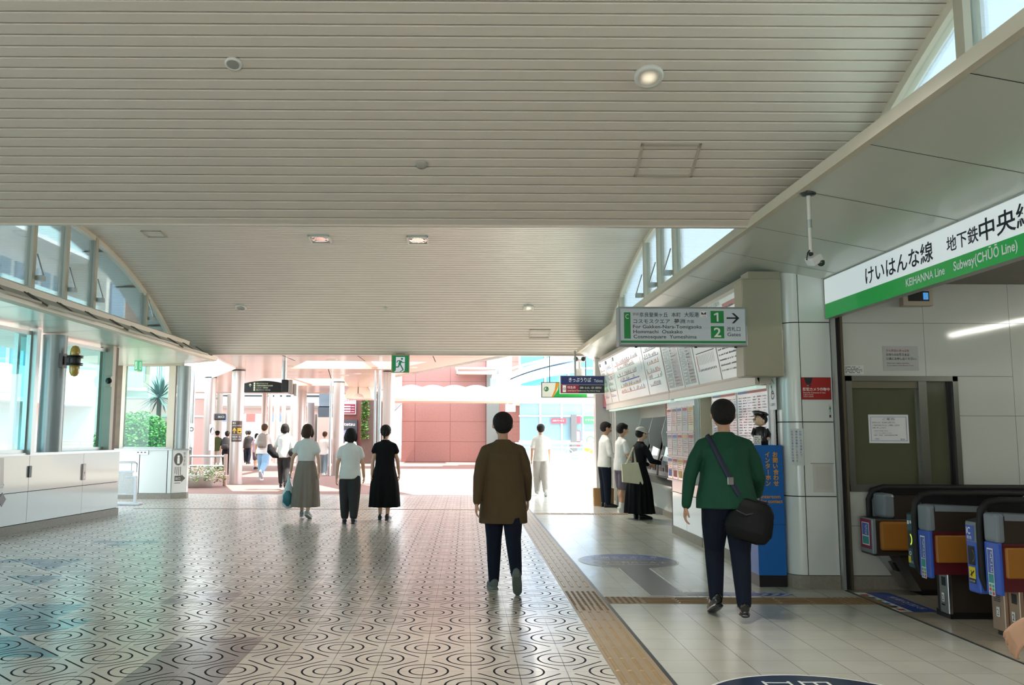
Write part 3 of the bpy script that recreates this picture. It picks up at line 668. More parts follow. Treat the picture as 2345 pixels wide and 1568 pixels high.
m = MB(); m.box(3.02, 3.12, 18.5, 19.28, 2.05, 2.6, mat('red_blue_panel', '2b3a78', .4)); p = Pl(m, (3.02, 19.28, 2.05), (0, -1, 0), (0, 0, 1)); p.rect(.02, .02, .76, .36, mat('faded_red_poster', 'c2646a', .4)); p.rect(.1, .42, .5, .5, M_PRINTW)
tag(m.build('info_board'), 'small blue and pink board at the far end of the ticket wall', 'sign')
m = MB(); m.box(XW-.01, XW+.02, 18.5, 18.75, .1, 2.0, M_ALU); m.box(XW-.01, XW+.02, 18.8, 19.2, .1, 2.0, M_ALU); struct('door_1', m)

# corner pillar with rounded edge
def pillar_outline(x0, x1, y0, y1, r):
    pts = [(x0+r-r*math.sin(R(90*i/8)), y0+r-r*math.cos(R(90*i/8))) for i in range(9)]
    return pts+[(x0, y1), (x1, y1), (x1, y0)]
m = MB(); PX0, PX1, PY = 3.165, 3.625, 8.63
PIL = mat('pillar_enamel', 'dfe6e1', .14, var=.02, vscale=.8)
for z0, z1 in ((.13, .875), (.885, 1.60), (1.61, 2.59), (2.6, 3.12)):
    pts = pillar_outline(PX0, PX1, PY, 9.2, .15)
    o = [(x, y) for x, y in pts if x <= PX0+.15+1e-6]
    vs = [(x, y, z) for z in (z0, z1) for x, y in o]; n = len(o)
    m.add(vs, [(i+1, i, i+n, i+n+1) for i in range(n-1)], PIL, True)
    m.box(PX0+.158, PX1, PY, PY+.03, z0, z1, PIL)
m.prism([(x*1.0+(.004 if x < PX0+.16 else 0), y+.006) for x, y in pillar_outline(PX0, PX1-.002, PY, 9.2, .15)], 'z', 0, 3.12, M_JOINT)
struct('pillar_right', m)
m = MB(); m.prism([(x-(.014 if x < PX0+.1 else 0), y-.014) for x, y in pillar_outline(PX0, PX1, PY, 9.2, .16)], 'z', 0, .125, M_STONE); struct('baseboard_pillar', m)
# shutter guide rail between pillar and gate wall
m = MB(); m.box(3.63, 3.655, 8.56, 8.64, 0, 2.98, M_ALU); m.box(3.655, 3.70, 8.60, 8.64, 0, 2.98, M_BLACK); m.box(3.70, 3.725, 8.56, 8.64, 0, 2.98, mat('bronze_rail', '6a6250', .4, metal=.6)); struct('trim_13', m)
# gate wall, facing the camera
YG = 8.62
GW = mat('grey_white_gate_panel', 'cdd2c9', .07, spec=.6, var=.02, vscale=.6)
m = MB()
wx0, wx1, wz0, wz1 = 3.75, 4.86, .95, 2.06
def gp(x0, x1, z0, z1): m.box(x0+.002, x1-.002, YG, YG+.02, z0+.002, z1-.002, GW)
xs = [3.73, 4.56, 5.42, 6.3, 7.2, 8.1, 9.0, 10, 11, 12, 13]
for a, b in zip(xs, xs[1:]):
    gp(a, b, 2.59, 3.0)
    for z0, z1 in ((.13, .60), (.6, 1.67), (1.67, 2.59)):
        if b <= wx0 or a >= wx1: gp(a, b, z0, z1)
        else:
            zz0, zz1 = max(z0, wz0), min(z1, wz1)
            if zz1 <= zz0: gp(a, b, z0, z1); continue
            if z0 < wz0: gp(a, b, z0, wz0)
            if z1 > wz1: gp(a, b, wz1, z1)
            if a < wx0: gp(a, wx0, zz0, zz1)
            if b > wx1: gp(wx1, b, zz0, zz1)
for x0, x1, z0, z1 in ((3.72, wx0, .1, 3), (wx1, 13, .1, 3), (wx0, wx1, .1, wz0), (wx0, wx1, wz1, 3)): m.box(x0, x1, YG+.006, YG+.12, z0, z1, mat('thin_panel_joint', '5a5d58', .8))
struct('wall_gate', m)
m = MB(); m.box(3.73, 13, YG-.012, YG+.05, 0, .125, M_STONE); struct('baseboard_gate', m)
# office window with sliding panes
f = MB(); WF = mat('worn_steel_frame', '8a8c84', .3, metal=.8)
f.box(wx0, wx1, YG-.02, YG+.08, wz1-.05, wz1, WF); f.box(wx0, wx1, YG-.03, YG+.08, wz0-.02, wz0+.05, WF)
f.box(wx0, wx0+.06, YG-.02, YG+.08, wz0, wz1, WF); f.box(wx1-.05, wx1, YG-.02, YG+.08, wz0, wz1, WF); f.box(4.47, 4.55, YG-.015, YG+.06, wz0+.05, wz1-.05, WF)
f.box(wx0+.06, 4.47, YG, YG+.05, wz1-.12, wz1-.05, mat('olive_rail', '6e6a55', .4)); f.box(4.77, 4.81, YG+.02, YG+.08, wz0+.05, wz1-.05, M_BLACK)
o = f.build('window_33', None, 'structure'); g = MB(); g.box(wx0+.06, 4.47, YG+.03, YG+.04, wz0+.05, wz1-.12, mat('dark_office_glass', '5c5f4a', .1, spec=.6)); g.box(4.55, wx1-.05, YG+.045, YG+.055, wz0+.05, wz1-.05, MATS['dark_office_glass']); g.build('glass', o)
m = MB(); m.box(3.7, 5.0, 8.98, 9.05, 0, 3, mat('dim_office_wall', '9a967c', .7)); m.box(3.7, 5.0, 8.75, 9.9, 2.8, 2.9, MATS['dim_office_wall']); m.box(4.9, 5.0, 8.75, 10, 0, 2.9, MATS['dim_office_wall']); m.box(3.72, 5, 8.76, 10, .6, .7, MATS['dim_office_wall']); struct('wall_office', m)
# gate hall shell
BRN = mat('brown_gate_ceiling', '6f675c', .45, var=.1, vscale=3)
m = MB(); m.box(3.70, 13, -6.5, 8.75, 2.985, 3.08, BRN); struct('ceiling_gate', m)
m = MB(); m.box(12.9, 13, -6.5, 8.75, 0, 3.0, M_CREAM); struct('wall_far_right', m)
m = MB(); m.box(-8.5, -4.0, -6.6, -6.5, 0, 5.2, M_CREAM); m.box(1.6, 13, -6.6, -6.5, 0, 5.2, M_CREAM); m.box(-4.0, 1.6, -6.6, -6.5, 2.3, 5.2, M_CREAM); struct('wall_rear', m)  # unseen rear wall, its opening shaped to light the surfaces facing the camera
for i, (sx_, sy_) in enumerate(((7.05, 4.6), (9.2, 4.6), (5.6, -1.5))):  # first shows as a reflection; the other two are added to brighten the gate wall
    t = thing('strip_light', ['thin fluorescent strip light under the brown gate ceiling', 'added unseen strip light brightening the deeper gate hall', 'added unseen strip light brightening the area behind the nearest ticket gate'][i], 'ceiling light', (sx_, sy_+1.4, 2.9))
    a = MB(); a.box(sx_-.07, sx_+.07, sy_, sy_+3, 2.94, 2.984, M_WHITE); a.build('housing', t)
    a = MB(); a.box(sx_-.02, sx_+.02, sy_+.05, sy_+2.95, 2.91, 2.94, mat('fluorescent_tube', 'fdfbf0', .4, emit=24.0)); a.build('tube', t)
# shop front inside, mirrored in the gate wall
t = thing('shop_sign', 'pale lit shop name band facing the glossy gate wall', 'sign', (9.3, 3.0, 2.2))
a = MB(); a.box(7.3, 11.3, 2.9, 3.0, 2.2, 2.62, M_WHITE); a.build('case', t)
a = MB(); p = Pl(a, (11.3, 3.001, 2.2), (-1, 0, 0), (0, 0, 1)); p.rect(0, 0, 4, .42, mat('shop_band', 'dfe6e2', .5, emit=.2)); p.text('FamilyMart', 1.9, .1, .22, mat('shop_letters', '4a5a5c', .5), 1.62, bold=.02); a.build('face', t)

# fascia line sign above the gates
t = thing('line_sign', 'long white and green line name sign over the ticket gates', 'sign', (3.6, 5.0, 2.63))
SGY0, SGY1 = 8.6, 2.2; SX = 3.58; SH = .405; SZ = 2.628
SGN = mat('sign_green', '149a45', .18, spec=.5, emit=.12); SGW = mat('sign_white_face', 'e6edee', .15, emit=.16)
m = MB(); m.box(SX, SX+.08, SGY1, SGY0+.02, SZ, SZ+SH, M_ALU); m.build('case', t)
m = MB(); p = Pl(m, (SX, SGY0, SZ), (0, -1, 0), (0, 0, 1)); L = SGY0-SGY1
p.rect(0, .145, L, SH, SGW); p.rect(0, 0, L, .145, SGN); p.rect(0, SH-.012, L, SH, M_ALU, .003)
def yx(px, py): return SGY0-at_x(px, py, SX).y
p.text('けいはんな線', yx(1982, 625), .185, .155, M_INK, yx(2137, 575)-yx(1982, 625), bold=.014)
p.text('地下鉄', yx(2168, 555), .20, .115, M_INK, yx(2240, 520)-yx(2168, 555), bold=.012)
p.text('中央線', yx(2242, 520), .185, .155, M_INK, .62, bold=.014)
p.text('KEIHANNA Line', yx(2075, 645), .05, .062, M_PRINTW, yx(2164, 615)-yx(2075, 645), bold=.02); p.text('Subway(CHŪŌ Line)', yx(2184, 605), .05, .066, M_PRINTW, yx(2331, 560)-yx(2184, 605), bold=.02)
m.build('face', t)
# small electronic display behind the sign
t = thing('display_unit', 'small black electronic display with a blue pictogram on the gate wall', 'display', (4.5, YG-.08, 2.78))
m = MB(); m.bbox(4.33, 4.63, YG-.08, YG, 2.755, 2.92, M_BEIGE, .006); m.build('housing', t)
m = MB(); p = Pl(m, (4.38, YG-.082, 2.80), (1, 0, 0), (0, 0, 1)); p.rect(0, 0, .21, .1, M_BLACK); p.rect(.15, .015, .2, .085, mat('blue_pictogram', '2a78b8', .4, emit=.6), .003); p.disc(.178, .07, .008, M_PRINTW, .005); p.line(.176, .06, .17, .03, .01, M_PRINTW, .005); p.line(.176, .04, .187, .022, .008, M_PRINTW, .005); m.build('screen', t)

def sheet(name, label, cat, O, u, v, W, H, face, draw, thick=.004, frame=None, parts=False):
    mb = MB(); p = Pl(mb, O, u, v, W, H)
    mb.add([p.P(x, y, l) for l in (0, thick) for x, y in ((0, 0), (W, 0), (W, H), (0, H))], [(3, 2, 1, 0), (4, 5, 6, 7), (0, 1, 5, 4), (1, 2, 6, 5), (2, 3, 7, 6), (3, 0, 4, 7)], face)
    q = Pl(mb, p.P(0, 0, thick), u, v, W, H); draw(q)
    return tag(mb.build(name), label, cat)
UX, UZ = (1, 0, 0), (0, 0, 1)
RED = mat('security_red', 'a8201f', .35); RP = mat('red_print', 'a83238', .5); DP = mat('dark_print', '24282c', .6); GP_ = mat('grey_print', '7d8284', .6); BP = mat('blue_print', '2d5fae', .5)
def d(p):
    p.rect(.003, .003, .292, .217, RED, .001); p.poly([(.03, .215), (.115, .215), (.10, .16), (.085, .15), (.06, .15), (.045, .16)], DP, .002); p.rect(.05, .13, .095, .146, DP, .002); p.text('REC', .055, .133, .009, M_PRINTW)
    p.text('防犯カメラ作動中', .015, .085, .034, M_PRINTW, .265, bold=.012); p.text('Security Cameras in Use', .016, .062, .014, M_PRINTW, .22); p.text('近畿日本鉄道', .016, .042, .01, M_PRINTW, .1); p.text('生駒駅長 生駒警察署', .016, .024, .01, M_PRINTW, .1)
sheet('security_sign', 'red security camera notice on the white corner pillar', 'notice', (3.318, PY-.001, 1.825), UX, UZ, .295, .22, M_INK, d)
def d(p):
    p.ring(.04, .09, .012, .006, mat('green_print', '2c8a62', .5)); p.poly([(.02, .09), (.04, .12), (.06, .09)], MATS['green_print']); p.rect(.036, .06, .044, .09, MATS['green_print']); p.rect(.01, .05, .07, .053, GP_); p.rect(.03, .01, .055, .04, DP)
sheet('small_sticker', 'little green tree sticker low on the corner pillar', 'sticker', (3.58, PY-.001, 1.64), UX, UZ, .03, .14, M_WALLG, lambda p: (p.poly([(.003, .09), (.015, .125), (.027, .09)], mat('green_print', '2c8a62', .5)), p.rect(.012, .06, .018, .09, MATS['green_print']), p.rect(.003, .05, .027, .053, GP_), p.rect(.006, .01, .022, .035, DP)), .001)
sheet('tape_outline', 'rectangle of old tape marks on the lower corner pillar', 'tape mark', (3.40, PY-.001, .92), UX, UZ, .2, .28, mat('old_tape', 'c9cbc3', .4), lambda p: (p.rect(-.02, .275, .21, .285, mat('tape_dirt', 'a5a79f', .6)), p.rect(.03, .03, .18, .25, mat('old_tape_inner', 'c4c5be', .5))), .001)
def d(p):
    p.vtext('近鉄名古屋方面お忘れ物', .01, .34, .022, BP, 1.3); p.vtext('優先券売機はこの先です', .05, .34, .022, BP, 1.3); p.vtext('お問い合せ係員まで', .09, .34, .022, BP, 1.3)
sheet('column_sticker', 'tall white sticker with blue writing on the rounded pillar edge', 'sticker', (3.205, 8.668, 1.18), (.75, -.5, 0), UZ, .125, .36, M_WALLG, d, .001)
def d(p):
    p.text('うらが白いきっぷを', .03, .185, .026, RP, .23, bold=.01); p.text('お持ちのお客さまは', .03, .145, .026, DP, .23, bold=.01); p.text('係員にお申し出ください。', .03, .105, .026, DP, .3, bold=.01)
    p.text('Please see a station attendant', .035, .068, .011, DP, .22); p.text('if you have a', .035, .045, .011, DP, .1); p.text('White-Backed Ticket.', .14, .045, .011, RP, .16)
sheet('wall_notice', 'grey notice with red and black writing above the office window', 'notice', (4.14, YG-.001, 2.115), UX, UZ, .35, .245, mat('grey_notice', 'b4b9b5', .4), d)
sheet('wall_notice', 'little white notice at the upper left of the office window', 'notice', (3.745, YG-.001, 2.075), UX, UZ, .195, .09, M_WHITE, lambda p: p.dashes(.012, .07, .18, 5, .014, .008, DP, rnd))
def d(p):
    p.ring(.2, .14, .0, .0, DP) if 0 else None
    for a in ((.02, .02, .375, .023), (.02, .255, .375, .258), (.02, .02, .023, .258), (.372, .02, .375, .258)): p.rect(*a, BP)
    p.text('ご 案 内', .14, .225, .022, DP, .115); p.text('当改札口は、終日無人改札です。', .035, .195, .014, DP, .23); p.text('ご利用のお客さまには、ご理解とご協力を', .035, .168, .014, DP, .27); p.text('お願い申し上げます。', .035, .143, .014, DP, .14)
    p.text('お急ぎのお客さまは、', .05, .115, .011, DP, .14); p.text('インターホンでお知らせください。', .05, .092, .011, DP, .18); p.dashes(.05, .075, .34, 1, .02, .008, GP_, rnd); p.text('ご連絡先', .05, .035, .012, DP, .05); p.text('駅 長', .31, .03, .014, DP, .04)
sheet('guidance_sheet', 'white guidance sheet with rounded border taped in the office window', 'notice', (3.975, YG+.025, 1.40), UX, UZ, .395, .28, mat('white_paper', 'e9ebec', .6), d, .003)

# ------------------------------------------------ fare map boards
def fare_z(s): return 2.06+s*.94
FT0, FB0 = Vector((2.80, 0, 3.0)), Vector((2.97, 0, 2.06)); FV = (FT0-FB0).normalized(); FL = (FT0-FB0).length
FRM = mat('fare_board_frame', 'c9c3b6', .4, metal=.2); FACE = mat('backlit_fare_sheet', 'd9e4de', .12, emit=.08)
def fare_board(name, label, y0, y1, dividers, draw):
    t = thing(name, label, 'fare board', (2.95, (y0+y1)/2, 2.0))
    b = MB(); b.prism([(2.80, 3.0), (2.85, 3.10), (3.13, 3.10), (3.13, 2.0), (3.0, 2.0), (2.97, 2.06)], 'y', y0, y1, FRM); b.build('case', t)
    b = MB(); p = Pl(b, (2.97, y1, 2.06), (0, -1, 0), FV); W = y1-y0; p.rect(.03, .05, W-.03, FL-.04, FACE, .004)
    for dv in dividers: p.rect(dv-.012, .05, dv+.012, FL-.04, mat('divider_dark', '4a544f', .4), .007)
    q = Pl(b, p.P(0, 0, .004), (0, -1, 0), FV); draw(q, W, FL); b.build('face', t)
    b = MB(); b.box(2.955, 3.0, y0, y1, 1.985, 2.075, FRM); b.build('lower_rail', t)
    b = MB(); b.box(3.0, 3.1, y0+.1, y1-.1, 1.955, 1.985, mat('under_board_tube', 'e8fff4', .4, emit=.15)); b.build('under_light', t)
LINECOL = [mat('route_red', 'c8604f', .5), mat('route_orange', 'd8834f', .5), mat('route_blue', '5a68b8', .5), mat('route_black', '39403f', .5), mat('route_green', '6f9f7a', .5)]
def drawmap(p, W, H):
    r2 = random.Random(11)
    for x0, x1 in ((.08, .75), (.85, 1.55), (1.68, 4.35), (4.5, W-.1)):
        p.rect(x0, .83, x0+.16, .90, GP_); 
        for k in range(6):
            y = .15+k*.11+r2.random()*.03; a = x0+r2.random()*.2*(x1-x0); e = x1-r2.random()*.3*(x1-x0); p.rect(a, y, e, y+.010, LINECOL[(k+int(x0*3)) % 5]); xx = a
            while xx < e:
                if r2.random() < .75: p.rect(xx, y+.015, xx+.03, y+.03+.05*r2.random(), LINECOL[3] if r2.random() < .7 else LINECOL[0])
                xx += .075
        for k in range(int((x1-x0)*1.6)):
            a = x0+r2.random()*(x1-x0); b0 = .12+r2.random()*.4; p.rect(a, b0, a+.012, b0+.1+.25*r2.random(), LINECOL[r2.choice([3, 3, 0, 4])])
    p.rect(2.3, .38, 3.9, .40, LINECOL[2]); p.rect(1.8, .70, 3.3, .715, LINECOL[1])
fare_board('fare_board', 'far fare map board with the railway network over the ticket machines', 12.72, 18.45, [.82, 1.6, 4.42], drawmap)
def drawlist(p, W, H):
    r2 = random.Random(5)
    TQ = mat('teal_fare_rows', '8fb9b4', .2); TG = mat('grey_teal_rows', 'a3b5b1', .2)
    for x0, x1 in ((.06, .92), (1.0, 1.62)):
        p.rect(x0, .08, x0+(x1-x0)*.42, .84, TQ); p.rect(x0+(x1-x0)*.46, .08, x1-.06, .84, TG); 
        for k in range(16): y = .12+k*.043; p.rect(x0+.03, y, x0+.03+(x1-x0)*.3*r2.random()+.08, y+.014, M_PRINTW, .003); p.rect(x0+.5*(x1-x0), y, x0+.55*(x1-x0)+.2*r2.random(), y+.012, GP_, .003)
    x0 = 1.72; p.text('生駒駅 初電終電ご案内', x0+.02, .76, .06, DP, .5); p.text('Ikoma Sta. Boarding Guide', x0+.02, .71, .025, DP, .4); p.rect(x0+.05, .42, x0+.85, .43, DP)
    for k in range(11): p.rect(x0+.14+k*.065, .28, x0+.15+k*.065, .40, GP_); p.rect(x0+.13+k*.065, .2, x0+.16+k*.065, .225, DP)
    p.rect(x0+.05, .2, x0+.08, .40, LINECOL[0])
    p.dashes(2.72, .8, W-.12, 12, .06, .02, GP_, r2); p.rect(3.2, .80, W-.06, .86, mat('pale_red_band', 'd98d8d', .4)); p.text('のりば案内', 2.72, .86, .05, GP_, .4)
fare_board('fare_board', 'near fare board with timetables under the hanging gate sign', 8.905, 12.70, [.95, 1.66, 2.66], drawlist)
# end cap of the fare boards
m = MB(); CAPM = mat('olive_beige_metal', 'a5a28e', .35, metal=.2, var=.06, vscale=2)
m.bbox(2.772, 3.165, 8.652, 8.90, 2.055, 3.04, CAPM, .006)
m.box(2.768, 2.785, 8.66, 8.90, 2.06, 3.03, mat('beige_cap_edge', 'b8ac94', .4, var=.12, vscale=3)); m.box(2.84, 3.16, 8.66, 8.9, 3.04, 3.115, CAPM)
tag(m.build('end_cap'), 'olive beige metal end box closing the fare boards beside the pillar', 'casing')

# ------------------------------------------------ hanging gate sign
DX0, DX1, DY, DZ0, DZ1 = 1.515, 2.80, 8.62, 2.352, 2.745
t = thing('direction_sign', 'grey and green hanging sign with line names and gate numbers 1 and 2', 'sign', (2.15, DY, DZ0))
m = MB(); m.bbox(DX0, DX1, DY, DY+.14, DZ0, DZ1, mat('sign_case_grey', '9aa0a0', .35, metal=.4), .006); cs_ = m.build('case', t)
W, H = DX1-DX0, DZ1-DZ0
m = MB(); p = Pl(m, (DX0, DY-.001, DZ0), UX, UZ); DG = mat('sign_face_grey', 'b3bcc0', .35, emit=.06); DGN = mat('gate_green', '1f9047', .35)
def fx(v): return (v-440)/1150*W
def fy(v): return (745-v)/355*H
p.rect(.02, .02, W-.02, H-.02, DG); p.rect(.02, fy(720), W-.02, fy(698), DGN, .003); p.rect(fx(490), fy(680), fx(548), fy(442), DGN, .003); p.text('C', fx(503), fy(500), fy(460)-fy(500), M_PRINTW, fx(532)-fx(503), l=.005)
p.text('学研', fx(567), fy(472), fy(445)-fy(472), DP, fx(624)-fx(567)); p.text('奈良登美ヶ丘', fx(628), fy(483), fy(442)-fy(483), DP, fx(882)-fx(628), bold=.008); p.text('本町', fx(915), fy(483), fy(442)-fy(483), DP, fx(998)-fx(915), bold=.008); p.text('大阪港', fx(1030), fy(483), fy(440)-fy(483), DP, fx(1160)-fx(1030), bold=.008)
p.rect(fx(1172), fy(485), fx(1234), fy(428), M_PRINTW, .003); p.poly([(fx(1182), fy(436)), (fx(1203), fy(452)), (fx(1224), fy(436)), (fx(1224), fy(462)), (fx(1203), fy(456)), (fx(1182), fy(462))], S_NAVY, .005); p.poly([(fx(1188), fy(450)), (fx(1203), fy(460)), (fx(1218), fy(450)), (fx(1203), fy(466))], mat('logo_red', 'b02a50', .5), .006); p.text('水族館', fx(1183), fy(482), fy(471)-fy(482), BP, fx(1224)-fx(1183))
p.text('コスモスクエア', fx(572), fy(543), fy(502)-fy(543), DP, fx(900)-fx(572), bold=.008); p.text('夢洲', fx(938), fy(541), fy(500)-fy(541), DP, fx(1035)-fx(938), bold=.008); p.text('方面', fx(1050), fy(538), fy(508)-fy(538), DP, fx(1115)-fx(1050))
p.text('For Gakken-Nara-Tomigaoka', fx(570), fy(586), fy(555)-fy(586), DP, fx(1182)-fx(570), bold=.006); p.text('Hommachi  Osakako', fx(572), fy(632), fy(600)-fy(632), DP, fx(1010)-fx(572), bold=.006); p.text('Cosmosquare  Yumeshima', fx(573), fy(677), fy(645)-fy(677), DP, fx(1135)-fx(573), bold=.006)
for n_, y0, y1 in (('1', 537, 426), ('2', 675, 565)):
    p.rect(fx(1264), fy(y0), fx(1382), fy(y1), DGN, .003)
    if n_ == '1': p.poly([(fx(1318), fy(523)), (fx(1334), fy(523)), (fx(1334), fy(442)), (fx(1320), fy(442)), (fx(1293), fy(456)), (fx(1297), fy(468)), (fx(1318), fy(460))], M_PRINTW, .005)
    else: p.text(n_, fx(1322), fy(y0-14), fy(y1+14)-fy(y0-14), M_PRINTW, fx(1358)-fx(1294) if n_ == '2' else fx(1345)-fx(1300), align='c', l=.005, bold=.015)
p.rect(fx(1407), fy(498), fx(1500), fy(484), DP, .003); p.poly([(fx(1452), fy(446)), (fx(1474), fy(446)), (fx(1521), fy(491)), (fx(1474), fy(538)), (fx(1452), fy(538)), (fx(1498), fy(491))], DP, .003)
p.text('改札口', fx(1408), fy(610), fy(570)-fy(610), DP, fx(1526)-fx(1408), bold=.006); p.text('Gates', fx(1410), fy(655), fy(623)-fy(655), DP, fx(1528)-fx(1410), bold=.006)
m.build('face', t)
for xx in (1.7, 2.3, 2.7):
    m = MB(); m.cyl((xx, DY+.07, DZ0-.012), (xx, DY+.07, DZ0), .014, M_BLACK, 8); m.build('bolt', cs_)
# barrier free sign
sheet('access_sign', 'white elevator and access pictogram sheet beside the corner pillar', 'notice', (3.128, 9.0, 1.73), (0, -1, 0), UZ, .21, .33, M_WHITE, lambda p: (p.line(.04, .26, .105, .31, .012, mat('green_print', '2c8a62', .5)), p.line(.105, .31, .17, .26, .012, MATS['green_print']), p.ring(.11, .15, .045, .01, DP), p.line(.09, .22, .1, .15, .012, MATS['green_print']), p.disc(.085, .235, .016, MATS['green_print']), p.line(.1, .17, .15, .16, .01, DP), p.text('ご案内', .05, .04, .03, DP, .11)), .003)

# ------------------------------------------------ posters and timetable rack
PAPERS = ['e6dedd', 'ddd5d2', 'e3e0d6', 'd5dde2', 'e8e0c4', 'dcc9c9', 'cfdcd6', 'e9e4e0']
t = thing('leaflet_rack', 'tall clear leaflet rack with rows of timetables beside the ticket machines', 'rack', (3.12, 12.6, .8))
b = MB(); b.box(3.085, 3.13, 11.8, 13.4, .80, 2.06, mat('rack_back', 'cfd2d2', .3)); b.build('back', t)
b = MB(); p = Pl(b, (3.083, 13.4, 1.9), (0, -1, 0), UZ); p.rect(0, 0, 1.6, .16, mat('rack_header', 'bfc9cb', .3)); p.text('近鉄のきっぷご案内', .28, .06, .05, BP, .5); p.text('Kintetsu Line timetables', .82, .07, .03, BP, .5); b.build('header', t)
k = 0
for row, (z0, z1) in enumerate(((1.52, 1.88), (1.17, 1.5), (.82, 1.15))):
    for c_ in range(5):
        ya = 13.38-c_*.315; b = MB(); p = Pl(b, (3.082, ya, z0), (0, -1, 0), UZ); pc = mat('leaflet_'+PAPERS[k % 8], PAPERS[k % 8], .15, coat=.6)
        b.add([p.P(x, y, l) for l in (0, .012) for x, y in ((.01, .01), (.295, .01), (.295, z1-z0-.01), (.01, z1-z0-.01))], [(3, 2, 1, 0), (4, 5, 6, 7), (0, 1, 5, 4), (1, 2, 6, 5), (2, 3, 7, 6), (3, 0, 4, 7)], pc)
        q = Pl(b, p.P(0, 0, .012), (0, -1, 0), UZ); q.rect(.03, z1-z0-.07, .27, z1-z0-.03, [RP, GP_, BP, RP, mat('ochre_print', 'c99b3a', .5)][(k+row) % 5]); q.dashes(.03, z1-z0-.09, .27, 7, .03, .011, [GP_, RP, GP_][k % 3], rnd)
        if row == 2: q.rect(.05, .04, .25, .14, [MATS['ochre_print'], BP, RP][k % 3], .003)
        tag(b.build('leaflet'), ['timetable leaflet in the top row of the clear rack', 'timetable leaflet in the middle row of the clear rack', 'coloured leaflet in the bottom row of the clear rack'][row], 'leaflet', ['leaflets in the top row of the rack', 'leaflets in the middle row of the rack', 'leaflets in the bottom row of the rack'][row]); k += 1
for z in (1.51, 1.16, .81):
    b = MB(); b.box(3.06, 3.08, 11.8, 13.4, z-.012, z+.012, mat('pink_clear_rail', 'd9c6c6', .2)); b.build('rail', t)
def poster(y0, y1, z0, z1, label, hd, cat='poster'):
    def d(p):
        W, H = y1-y0, z1-z0; p.rect(.02, H-.13, W*.35, H-.06, mat('poster_blue_band', '6a78ae', .4)); p.rect(W*.35, H-.13, W-.02, H-.06, mat('poster_red_band', 'c4615e', .4)); p.text(hd, .04, H-.05, .035, GP_, W*.6)
        for c_ in range(int(W/.16)): p.dashes(.04+c_*.16, H-.18, .04+c_*.16+.12, int((H-.25)/.03), .03, .012, [GP_, RP, mat('pale_print', 'b0a8ac', .5)][c_ % 3], rnd, dens=.7)
    return sheet('timetable_poster', label, cat, (XW-.001, y1, z0), (0, -1, 0), UZ, y1-y0, z1-z0, mat('poster_sheet', 'e9e6e6', .1, coat=.7), d, .012)
poster(9.02, 10.02, .95, 2.06, 'large departure timetable poster next to the pillar behind the attendant figure', '発車時刻表 のりば')
poster(10.08, 11.05, .95, 2.06, 'second departure timetable poster next to the beige door recess', '発車時刻表 平日')

# ------------------------------------------------ ticket machines in the recess
TM = mat('ticket_machine_grey', 'a9adb0', .3, metal=.3); 
for i, yc in enumerate((14.1, 15.15, 16.2, 17.25)):
    y0, y1 = yc-.45, yc+.45
    lab = ['grey ticket machine nearest the leaflet rack', 'second grey ticket machine from the leaflet rack', 'third grey ticket machine from the leaflet rack', 'grey ticket machine farthest from the leaflet rack'][i]
    t = thing('ticket_machine', lab, 'ticket machine', (3.55, yc, .7))
    b = MB(); b.prism([(3.60, .765), (3.60, 1.5), (3.55, 1.5), (3.43, 1.02), (3.41, .765)], 'y', y0, y1, TM); bd_ = b.build('body', t)
    b = MB(); q = Vector((3.43, y1, 1.02)); v = Vector((.12, 0, .48)).normalized(); p = Pl(b, q, (0, -1, 0), v); p.rect(.3, .08, .8, .42, mat('ticket_screen', 'b8d8cc', .1, emit=.5), .004); p.rect(.06, .1, .24, .4, M_DKGREY, .004); b.build('screen', bd_)
    b = MB(); b.box(3.405, 3.412, y0+.1, y0+.35, .84, .96, M_BLACK); b.box(3.405, 3.412, y0+.5, y0+.8, .84, .9, M_DKGREY); b.build('slot_panel', bd_)
    b = MB(); b.add([(3.60, y0, 1.15), (3.30, y0, 1.30), (3.28, y0, 1.50), (3.36, y0, 1.78), (3.60, y0, 1.80)]+[(3.60, y0+.02, 1.15), (3.30, y0+.02, 1.30), (3.28, y0+.02, 1.50), (3.36, y0+.02, 1.78), (3.60, y0+.02, 1.80)], [(0, 1, 2, 3, 4), (9, 8, 7, 6, 5)]+[(j, (j+1) % 5+5, 0, 0)[:0] or ((j+1) % 5, j, j+5, (j+1) % 5+5) for j in range(5)], mat('smoky_divider', 'c2c2c2', .3)); b.build('privacy_screen', t)
m = MB(); m.prism([(3.30, .76), (3.655, .76), (3.655, .70), (3.38, .62)], 'y', 13.45, 18.2, M_STEEL); tag(m.build('machine_counter'), 'stainless shelf counter under the row of ticket machines', 'counter')
m = MB(); m.box(3.56, 3.625, 13.45, 15.2, .0, .66, M_STEEL); m.box(3.555, 3.56, 13.5, 15.1, .05, .6, M_ALU); tag(m.build('counter_panel'), 'stainless kick panel below the near end of the ticket counter', 'panel')
m = MB(); p = Pl(m, (3.585, 15.7, 1.75), (0, -1, 0), UZ); m.box(3.585, 3.61, 14.9, 15.7, 1.72, 2.08, mat('brown_panel', '7d6d66', .5)); p.rect(.0, .0, .25, .32, mat('orange_panel', 'd9683a', .4), .003); p.rect(.5, .0, 1.2, .12, M_PRINTW, .004); p.text('優先乗り継ぎ', .52, .03, .06, RP, .6, l=.006)
tag(m.build('wall_board'), 'brown and orange sign board above the ticket machines', 'sign')

